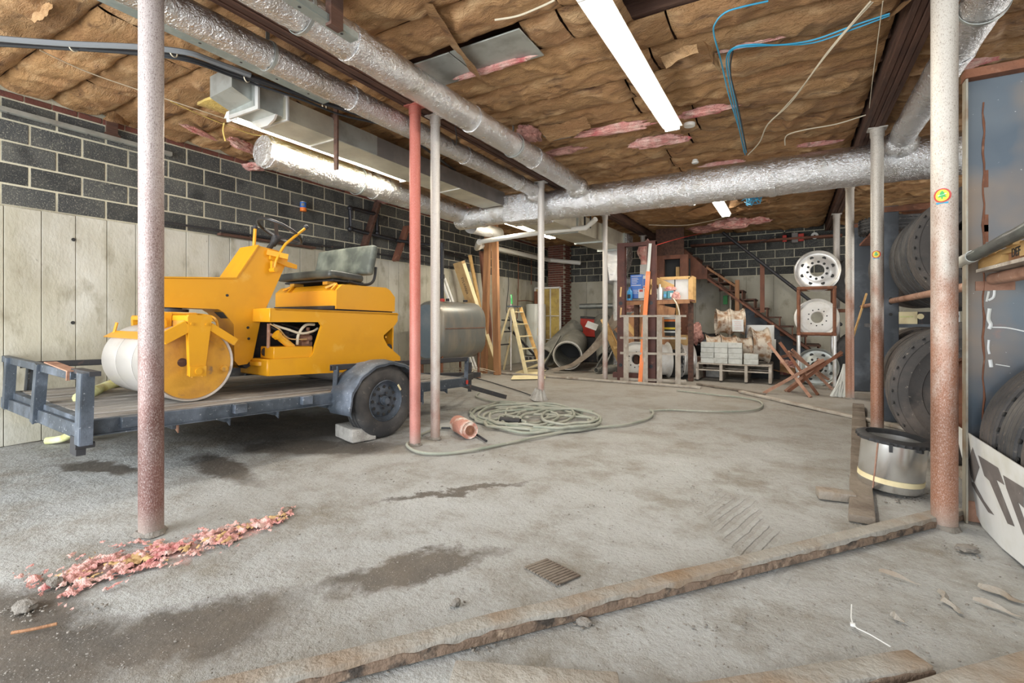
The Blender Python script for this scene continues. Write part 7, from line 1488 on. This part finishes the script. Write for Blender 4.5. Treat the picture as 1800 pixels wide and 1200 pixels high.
for i in range(len(a_)): b.faces.new((a_[i], a_[(i + 1) % len(a_)], c2[(i + 1) % len(a_)], c2[i]))
part('board', b, 'white', t)
def mark(pix, mat='sign_ink', name='letter', z=0.0012):
    b = bm_new(); P_ = [SP(*p) for p in pix]; a = [b.verts.new(p + Vector((-z, 0, 0))) for p in P_]; c = [b.verts.new(p + Vector((-z - 0.001, 0, 0))) for p in P_]
    b.faces.new(a); b.faces.new(c[::-1]); n = len(a)
    for i in range(n): b.faces.new((a[i], a[(i + 1) % n], c[(i + 1) % n], c[i]))
    part(name, b, mat, t)
mark([(1710, 786), (1722, 821), (1713, 848), (1700, 822)])
mark([(1713, 848), (1730, 880), (1748, 905), (1738, 900), (1718, 868), (1706, 846)])
mark([(1720, 800), (1755, 822), (1766, 852), (1752, 843), (1784, 925), (1772, 920), (1740, 845), (1731, 836)])
mark([(1764, 835), (1800, 857), (1800, 892), (1790, 882), (1802, 915), (1800, 940), (1770, 858)])
q_ = SP(1800, 857)
b = bm_new(); P_ = [(q_.y - 0.02, 0.42), (q_.y - 0.30, 0.42), (q_.y - 0.30, 0.34), (q_.y - 0.02, 0.34)]; prism(b, P_, (0.905, 0, 0), (0, 1, 0), (0, 0, 1), (-0.0, 0, 0)) if False else None; b.free()

# silver drum with a dark toothed rim
t = thing('silver_drum', 'polished silver drum with a dark toothed rim standing between the rusty posts', 'drum', (0.60, 4.28, 0))
dc = Vector((0.60, 4.28, 0.03)); dax = Vector((0.085, -0.02, 1)).normalized(); DR = 0.188
b = bm_new(); lathe(b, [(DR * 0.97, 0), (DR, 0.01), (DR, 0.33), (DR - 0.008, 0.33), (DR - 0.008, 0.02), (0, 0.02), (0, 0)], dc, dax, 48, closed=False); part('shell', b, 'mirror', t)
b = bm_new(); lathe(b, [(DR + 0.001, 0.05), (DR + 0.0018, 0.05), (DR + 0.0018, 0.085), (DR + 0.001, 0.085)], dc, dax, 48); part('pale_band', b, 'paper_cream', t, 'pale lower band')
b = bm_new(); lathe(b, [(DR - 0.012, 0.325), (DR + 0.032, 0.325), (DR + 0.032, 0.345), (DR + 0.006, 0.36), (DR - 0.018, 0.36)], dc, dax, 72, rfun=lambda r, a, th: r * (1 + (0.035 if (r > DR + 0.02 and int(th * 36 / PI) % 2) else 0)) + 0.004 * math.sin(th * 5)); part('toothed_rim', b, 'black', t, 'dark toothed rim')
b = bm_new(); x_, y_, _ = frame(dax)
for k in (0, 4):
    a = math.atan2(-4.3, -0.5) + 0.22 * k; dirv = Vector((math.cos(a), math.sin(a), 0)); p = dc + dirv * (DR + 0.004) + Vector((0, -0.03, 0.31)); box(b, p, (0.05, 0.02, 0.05 + 0.02 * (k % 2)), (0, 0, a))
part('torn_lip', b, 'black', t)
a = math.atan2(-4.3, -0.58) - 0.5; dv_ = Vector((math.cos(a), math.sin(a), 0)); b = bm_new(); bar(b, dc + dv_ * (DR + 0.003) + dax * 0.01, dc + dv_ * (DR + 0.003) + dax * 0.33, 0.008, 0.006); part('seam', b, 'rust_light', t, 'rusty seam')

# ============================================================ FLOOR TIMBERS
def timber(name, label, p0, p1, wd, ht, mat='timber', roll=0.0, z=0.0, cat='timber', edge=True, sub=30):
    p0, p1 = Vector(p0), Vector(p1); p0.z = p1.z = z + ht / 2; x, y, d = frame(p1 - p0); L = (p1 - p0).length
    t = thing(name, label, cat, ((p0.x + p1.x) / 2, (p0.y + p1.y) / 2, z)); b = bm_new(); box(b, (0, 0, 0), (wd, ht, L), bev=0.006, seg=2)
    bmesh.ops.subdivide_edges(b, edges=[e for e in b.edges if e.calc_length() > 0.4], cuts=sub, use_grid_fill=True)
    for v in b.verts: v.co += Vector(noise.noise_vector(Vector((v.co.x * 6, v.co.y * 6, v.co.z * 5)))) * 0.004
    R = Matrix((x, y, d)).transposed().to_4x4(); b.transform(Matrix.Translation((p0 + p1) / 2) @ R); part('beam', b, mat, t)
    if edge:
        b = bm_new(); n = int(L / 0.02); s = x if x.y < 0 else -x; V = []
        for i in range(n + 1):
            q = i * 0.02; f = noise.noise(Vector((q * 3.1, p0.x, 0))) * 0.9 + noise.noise(Vector((q * 14, p0.x, 4))) * 0.5; h_ = ht * max(0.1, min(0.97, 0.55 + 0.5 * f)); c = p0 + d * q + s * (wd / 2 + 0.0052) ; zb = z + 0.003
            V.append([b.verts.new((c.x, c.y, zb)), b.verts.new((c.x, c.y, zb + h_)), b.verts.new((c.x - s.x * 0.006, c.y - s.y * 0.006, zb + h_ + 0.002))])
        for A_, B_ in zip(V, V[1:]):
            b.faces.new((A_[0], A_[1], B_[1], B_[0])); b.faces.new((A_[1], A_[2], B_[2], B_[1]))
        part('worn_edge', b, 'rust_edge', t, 'flaking dark worn edge')
    return t
def off(p0, p1, w):  # shift sideways
    d = (p1 - p0).normalized(); return Vector((d.y, -d.x, 0)) * w
A = fl(1640, 928); B = fl(590, 1200); A2 = A + (A - B).normalized() * 0.33; B2 = B - (A - B).normalized() * 1.2; s = off(B, A, -0.04)
timber('long_timber', 'long worn timber crossing the foreground floor to the right-hand post', B2 + s, A2 + s, 0.08, 0.058, sub=60)
A = fl(1637, 1186); B = fl(1490, 1226); 
e0 = fl(1637, 1186); e1 = fl(1600, 1140, 0.07); dirn = (fl(1225, 1196, 0.07) - fl(1595, 1139, 0.07)); dirn.z = 0; dirn.normalize(); nrm = Vector((-dirn.y, dirn.x, 0)); nrm = nrm if nrm.y < 0 else -nrm
st = fl(1595, 1139, 0.045) + nrm * 0.046; timber('short_timber', 'pale spotted timber lying at the lower right of the floor', st, st + dirn * 1.4, 0.09, 0.045)
e2 = fl(1800, 1140, 0.05); d2 = (fl(1590, 1199, 0.05) - e2); d2.z = 0; d2.normalize(); n2 = Vector((-d2.y, d2.x, 0)); n2 = n2 if n2.y < 0 else -n2
timber('short_timber', 'grey timber running out of the lower right corner', e2 - d2 * 0.6 + n2 * 0.06, e2 + d2 * 0.9 + n2 * 0.06, 0.12, 0.05)
t0 = fl(1105, 1186, 0.05); timber('timber_end', 'reddish timber end at the bottom edge of the photo', t0 + Vector((-0.01, -0.06, 0)), t0 + Vector((-0.5, -0.28, 0)), 0.13, 0.05, edge=False)
A = fl(1515, 920); B = fl(1516, 740); timber('plank_strip', 'dark plank running away beside the silver drum', A, Vector((0.80, 8.1, 0)), 0.13, 0.045, 'timber_dark', edge=False)
A = fl(1470, 882); t = thing('brick_piece', 'brown brick lying on the floor left of the dark plank', 'brick', A); b = bm_new(); box(b, A + Vector((0.0, 0.06, 0.03)), (0.215, 0.10, 0.058), (0.03, 0.02, 0.18), bev=0.008, seg=2); part('brick_body', b, 'timber', t)
A = fl(845, 656); B = fl(1230, 682); timber('long_batten', 'long pale batten lying on the floor before the upright pallet', fl(842, 654), fl(1232, 683), 0.07, 0.04, 'wood_grey', edge=False)
timber('long_batten', 'long pale batten lying on the floor before the rusty sawhorses', fl(1302, 690), fl(1600, 757), 0.09, 0.035, 'wood_grey', edge=False)
timber('dark_batten', 'dark batten behind the long pale one on the floor', fl(1225, 676), fl(1345, 694), 0.05, 0.03, 'timber_dark', edge=False)
timber('long_batten', 'pale strip running under the big lower tyre', fl(1550, 700), fl(1692, 812), 0.05, 0.02, 'wood_grey', edge=False)

# ============================================================ SMALL THINGS ON THE FLOOR
t = thing('concrete_brick', 'pale concrete block wedged before the trailer wheel', 'block', fl(620, 785)); q = fl(622, 770)
b = bm_new(); box(b, q + Vector((0.0, 0.02, 0.065)), (0.40, 0.25, 0.13), (0, 0, -0.30), bev=0.012, seg=2); bmesh.ops.subdivide_edges(b, edges=b.edges[:], cuts=3, use_grid_fill=True); ridged(b, 0.004, 14); part('block_body', b, 'cinder', t)
t = thing('rusty_cylinder', 'rusty pink and white cylinder lying beside the white post', 'cylinder', fl(805, 775))
c0 = fl(824, 772) + Vector((0, 0.02, 0.085)); c1 = c0 + Vector((-0.33, 0.22, 0.0)); MT['cyl_rust'] = M('flaking_paint', (0.50, 0.24, 0.18), 0.8, spots=[((0.74, 0.68, 0.60), 7, 0.5, 0.62), ((0.28, 0.12, 0.08), 12, 0.6, 0.72)], bump=[(30, 0.6)])
b = bm_new(); lathe(b, [(0, 0.0), (0.05, 0.0), (0.055, 0.012), (0.075, 0.012), (0.085, 0.0), (0.088, 0.02), (0.088, 0.36), (0.07, 0.39), (0.03, 0.40), (0, 0.40)], c0, c1 - c0, 28, closed=False); part('body', b, 'cyl_rust', t)
b = bm_new(); cyl(b, c0 + (c0 - c1).normalized() * 0.004, c0 - (c0 - c1).normalized() * 0.02, 0.05, n=18); part('end_face', b, 'rust', t); b = bm_new(); d_ = (c1 - c0).normalized(); cyl(b, c0 - d_ * 0.016, c0 + d_ * 0.01, 0.02, n=10); part('end_knob', b, 'rust', t)
# hose coil and long hose
def hose(label, pix, r=0.014, z=0.016, mat='hose', k=6):
    b = bm_new(); P_ = [fl(p[0], p[1], z) + Vector((0, 0, (p[2] if len(p) > 2 else 0))) for p in pix]; tube(b, P_, r, 8, sm=k); return single('hose', b, mat, label, 'hose')
t = thing('hose_coil', 'tangled heap of grey hose loops in front of the hose post', 'hose', fl(945, 735))
rs = random.Random(4)
loops = [(945, 738, 95, 22, 0), (960, 740, 80, 18, 1), (930, 732, 85, 20, 2), (985, 742, 70, 17, 3), (900, 728, 70, 20, 4), (950, 745, 98, 14, 5), (920, 738, 60, 14, 6), (1000, 738, 52, 14, 7), (870, 730, 40, 15, 8), (945, 726, 60, 12, 9)]
for cx_, cy_, rx_, ry_, sd_ in loops:
    P_ = []
    for q in range(15):
        a = sd_ * 0.9 + q / 14 * (1.75 + 0.2 * rs.random()) * PI; px = cx_ + rx_ * math.cos(a) * (1 + 0.08 * rs.uniform(-1, 1)) ; py = cy_ + ry_ * math.sin(a) * (1 + 0.12 * rs.uniform(-1, 1)); P_.append(fl(px, py, 0.018) + Vector((0, 0, 0.012 * (sd_ % 4) + 0.01 * rs.random())))
    b = bm_new(); tube(b, P_, 0.0165, 8, sm=4); part('loop', b, 'hose', t)
b = bm_new(); tube(b, [fl(880, 737, 0.05), fl(915, 741, 0.05)], 0.035, 12); part('connector', b, 'black', t, 'black hose connector')
hose('long grey hose sweeping round the foot of the red post', [(740, 768), (722, 775), (716, 783), (735, 794), (775, 797), (830, 791), (900, 777), (950, 766), (1010, 756), (1060, 750), (1100, 746), (1140, 735), (1148, 725), (1143, 720)])
hose('thin green hose looping across the floor to the right', [(1143, 722), (1180, 720), (1250, 723), (1310, 722), (1338, 716), (1335, 705), (1300, 698), (1260, 694), (1225, 690), (1190, 686)], 0.012, 0.014)
hose('grey hose running back past the tongue of the trailer', [(842, 690), (838, 697), (870, 706), (905, 710), (935, 716), (960, 730)])
hose('hose loop at the left end of the heap', [(880, 716), (850, 714), (828, 720), (832, 733), (860, 742), (900, 752), (950, 757), (1010, 757), (1058, 748)])
hose('thin dark cable running back to the wood props', [(935, 695), (900, 683), (850, 668), (815, 660), (790, 657)], 0.008, 0.01, 'cable')
hose('dark hose end beside the rusty cylinder', [(770, 752), (800, 753), (830, 760), (855, 775)], 0.012, 0.016, 'cable')
hose('hose piece curling beside the foot of the white post', [(738, 765), (755, 757), (775, 752), (790, 752)], 0.014)
t = thing('loose_wire', 'tangle of pale thin wire on the floor before the wood props', 'wire', fl(840, 660))
b = bm_new()
for k in range(8): c = fl(rs.uniform(790, 860), rs.uniform(656, 664), 0.02); tube(b, [c + Vector((rs.uniform(-0.5, 0.5), rs.uniform(-0.3, 0.3), rs.uniform(0, 0.18))) for _ in range(4)], 0.006, 5, sm=4)
part('wire', b, 'cable_white', t, kind='stuff')
# pink insulation spread at the foot of the brown post
b = bm_new(); rs = random.Random(11)
def fluffs(b, n, cfun, smin, smax, hmul=0.5):
    for k in range(n):
        c = cfun(); s_ = rs.uniform(smin, smax); r = bmesh.ops.create_icosphere(b, subdivisions=1, radius=1.0)
        m = Matrix.Translation(c) @ Matrix.Rotation(rs.uniform(0, 6), 4, 'Z') @ Matrix.Diagonal((s_ * rs.uniform(0.8, 1.8), s_ * rs.uniform(0.6, 1.1), s_ * hmul, 1))
        for v in r['verts']: v.co = m @ (v.co * (1 + 0.35 * noise.noise(v.co * 3 + Vector((k, 0, 0)))))
P0, P1, P2 = fl(150, 1005), fl(360, 955), fl(500, 905)
def fluffs(b, n, cfun, smin, smax, hmul=0.5):
    for k in range(n):
        c = cfun(); s_ = rs.uniform(smin, smax); r = bmesh.ops.create_icosphere(b, subdivisions=1, radius=1.0)
        m = Matrix.Translation(c) @ Matrix.Rotation(rs.uniform(0, 6), 4, 'Z') @ Matrix.Diagonal((s_ * rs.uniform(0.8, 1.8), s_ * rs.uniform(0.6, 1.1), s_ * hmul, 1))
        for v in r['verts']: v.co = m @ (v.co * (1 + 0.35 * noise.noise(v.co * 3 + Vector((k, 0, 0)))))
def along():
    f = rs.random() ** 0.8; p = P0.lerp(P1, f * 2) if f < 0.5 else P1.lerp(P2, f * 2 - 1); wdt = 0.15 * (1 - abs(f - 0.35)); return p + Vector((rs.gauss(0, wdt * 0.5), rs.gauss(0, wdt * 0.6), 0.004))
def segdist(p):
    best = (9, 0)
    for k, (a, c) in enumerate(((P0, P1), (P1, P2))):
        d = c - a; t_ = max(0, min(1, (p - a).dot(d) / d.dot(d))); q = (p - a - d * t_).length; best = min(best, (q, (k + t_) / 2))
    return best
def shred_heap(b, seed, thr, hmax, wmul):
    st = 0.0075; x0, x1, y0, y1 = -3.25, -2.35, 0.8, 2.1; nx = int((x1 - x0) / st); ny = int((y1 - y0) / st); V = {}
    for i in range(nx):
        for j in range(ny):
            p = Vector((x0 + i * st, y0 + j * st, 0)); dd, f = segdist(p); wdt = wmul * (0.20 - 0.13 * f)
            if dd > wdt * 1.5: continue
            n1 = noise.noise(p * 9 + Vector((seed, 0, 0))); n2 = noise.noise(p * 28 + Vector((0, seed, 0))); n3 = noise.noise(p * 75 + Vector((0, 0, seed)))
            m = (1 - dd / wdt) * 1.1 + n1 * 0.8 + n2 * 0.8 + n3 * 0.35 - thr
            if m > 0: V[(i, j)] = b.verts.new((p.x + n2 * 0.006, p.y + n3 * 0.006, min(hmax, 0.003 + m * 0.016) + n3 * 0.010 + n2 * 0.008))
    for (i, j) in list(V):
        q = [(i, j), (i + 1, j), (i + 1, j + 1), (i, j + 1)]
        if all(k in V for k in q): b.faces.new([V[k] for k in q])
    bmesh.ops.delete(b, geom=[v for v in b.verts if not v.link_faces], context='VERTS')
shred_heap(b, 2.0, 0.60, 0.022, 1.8); single('pink_insulation', b, 'pink', 'shredded pink insulation trodden into the floor at the brown post', 'insulation', kind='stuff', ang=180)
b = bm_new(); shred_heap(b, 17.0, 1.0, 0.03, 1.6); single('brown_scraps', b, 'card', 'brown paper scraps mixed into the pink insulation on the floor', 'scraps', kind='stuff', ang=180)
b = bm_new()
for px, py, n_, sp_ in ((95, 1025, 30, 12), (45, 1075, 60, 22), (190, 1065, 10, 12), (800, 1062, 16, 8), (1025, 1098, 22, 10), (130, 1110, 12, 30), (845, 1140, 12, 10), (1320, 1100, 40, 60), (1560, 1020, 16, 30), (900, 780, 40, 60), (860, 800, 30, 40), (1200, 830, 30, 80), (700, 850, 40, 60), (1250, 860, 30, 40), (760, 770, 30, 25), (650, 770, 30, 20), (1020, 890, 30, 60), (350, 870, 20, 60), (1500, 960, 20, 40), (1600, 1090, 20, 50), (1700, 970, 30, 20), (1580, 880, 30, 18), (1600, 875, 20, 12)):
    fluffs(b, n_, lambda: fl(px + rs.gauss(0, sp_), min(1195, py + rs.gauss(0, sp_ * 0.35))) + Vector((0, 0, 0.003)), 0.002, 0.008, 0.45)
fluffs(b, 500, lambda: fl(rs.uniform(0, 1790), 780 + 410 * rs.random() ** 0.8) + Vector((0, 0, 0.001)), 0.002, 0.006, 0.5)
single('floor_dirt', b, 'dust', 'small lumps of dirt scattered over the whole floor', 'dirt', kind='stuff', ang=180)
def chunk(px, py, s, label, mat='dust', seed=0, cat='clod'):
    b = bm_new(); bmesh.ops.create_icosphere(b, subdivisions=3, radius=1)
    for v in b.verts: v.co *= 1 + 0.3 * noise.noise(v.co * 2 + Vector((seed, 0, 0))) + 0.12 * noise.noise(v.co * 6)
    b.transform(Matrix.Translation(fl(px, py) + Vector((0, 0, s[2] * 0.6))) @ Matrix.Diagonal((*s, 1))); return single('dirt_clod', b, mat, label, cat)
chunk(95, 1028, (0.035, 0.03, 0.022), 'dark dirt clod left of the pink insulation', seed=1)
chunk(45, 1070, (0.05, 0.04, 0.022), 'larger dark dirt clod at the left edge of the floor', seed=2)
chunk(802, 1062, (0.018, 0.02, 0.015), 'small dark clod above the long timber', seed=3)
chunk(1026, 1096, (0.03, 0.022, 0.014), 'brown clod just in front of the long timber', seed=4)
chunk(505, 897, (0.035, 0.03, 0.012), 'flat brown stone at the end of the pink insulation', 'timber_dark', 5)
chunk(1700, 968, (0.05, 0.03, 0.02), 'crumbling dirt at the foot of the thick rusty post', seed=6)
b = bm_new(); c = fl(965, 1005)
for k in range(11): bar(b, c + Vector((-0.10 + k * 0.02, -0.06, 0.004)), c + Vector((-0.08 + k * 0.02, 0.08, 0.004)), 0.015, 0.006)
b.transform(Matrix.Translation(c) @ Matrix.Rotation(-0.3, 4, 'Z') @ Matrix.Translation(-c)); single('ribbed_mat_scrap', b, 'timber_dark', 'ribbed brown scrap pressed into the floor above the long timber', 'mat', kind='stuff')
for k, (p, q, w_, lab) in enumerate(((((1650, 1040), (1690, 1080), 0.03, 'pale wood splinter on the floor near the sign')), ((1545, 1005), (1620, 1030), 0.008, 'thin stick left of the wood splinter'), ((1720, 1030), (1800, 1060), 0.05, 'broad splintered wood chip at the right edge'), ((1710, 1055), (1795, 1085), 0.02, 'narrow wood chip in front of the broad one'), ((1565, 1083), (1590, 1095), 0.025, 'small curled wood chip above the short timber'))):
    b = bm_new(); P_, Q_ = fl(*p), fl(*q); dd_ = Q_ - P_; nn_ = Vector((dd_.y, -dd_.x, 0)).normalized(); n = 8; V = []
    for i in range(n + 1): f = i / n; c = P_.lerp(Q_, f) + nn_ * noise.noise(Vector((k, f * 3, 0))) * w_; ww = w_ * (0.5 + 0.5 * math.sin(f * PI)) ; V.append([b.verts.new(c + nn_ * ww * 0.5 + Vector((0, 0, 0.004))), b.verts.new(c + Vector((0, 0, 0.016 + 0.01 * math.sin(f * 5)))), b.verts.new(c - nn_ * ww * 0.5 + Vector((0, 0, 0.004)))])
    for A_, B_ in zip(V, V[1:]):
        b.faces.new((A_[0], A_[1], B_[1], B_[0])); b.faces.new((A_[1], A_[2], B_[2], B_[1])); b.faces.new((A_[2], A_[0], B_[0], B_[2]))
    b.faces.new(V[0]); b.faces.new(V[-1][::-1]); single('wood_chip', b, 'timber', lab, 'wood chip')
b = bm_new(); e = fl(1499, 1102); tube(b, [fl(1497, 1075) + Vector((0, 0, 0.03)), e + Vector((0, 0, 0.012)), fl(1530, 1115, 0.02), fl(1565, 1136, 0.03)], 0.0022, 6, sm=3); box(b, e + Vector((0, 0, 0.01)), (0.016, 0.012, 0.01)); single('zip_tie', b, 'white', 'white plastic tie lying bent above the short timber', 'tie')
hose('reddish stick lying far out on the floor at the left', [(20, 1112), (60, 1105), (100, 1096)], 0.006, 0.01, 'wood_post').name = 'stick'

# ============================================================ shared group phrases for repeated kinds
GR = {'steel_post': 'steel posts under the two beams', 'truck_tyre': 'truck tyres on the rack at the right', 'truck_wheel': 'truck wheels at the back of the room', 'strip_light': 'strip lights under the ceiling', 'foil_duct': 'foil wrapped ducts',
      'drain_pipe': 'drain pipes piled in the back corner', 'leaning_bar': 'grey bars leaning in the pipe pile', 'cable_tie': 'ties round the black cables', 'wood_prop': 'wooden props under the back lamp', 'ceiling_beam': 'built-up ceiling beams',
      'metal_channel': 'metal channels under the ceiling', 'sheet_metal_cover': 'galvanised sheets in the ceiling', 'rack_rail': 'tube rails of the tyre rack', 'rack_upright': 'uprights of the tyre rack', 'wood_chip': 'wood chips on the floor', 'dirt_clod': 'dirt clods on the floor',
      'hose': 'hoses on the floor', 'cloth_strap': 'yellowish straps', 'card_sheet': 'cream cards on the floor', 'spare_tube': 'spare lamp tubes', 'rusty_sawhorse': 'rusty folding sawhorses', 'sticker': 'round stickers on the posts', 'waste_pipe': 'white drain pipes',
      'switch_box': 'boxes on the back wall ledger', 'teal_can': 'teal cans on the shelf', 'blue_carton': 'blue cartons on the shelf', 'bottle': 'bottles on the shelf', 'timber_brace': 'slanted braces on the block wall', 'long_batten': 'long battens on the floor', 'short_timber': 'timbers at the lower right', 'white_slab': 'white slabs', 'cable': 'cables under the ceiling', 'copper_pipe': 'copper pipes on the left wall'}
for o in list(C.objects):
    if o.parent is None and o.get('category') and not o.get('group'):
        g = GR.get(o.name.split('.')[0])
        if g: o['group'] = g
for n_, o in [(o.name, o) for o in C.objects if o.parent is None and o.name.startswith('insulation')]: pass
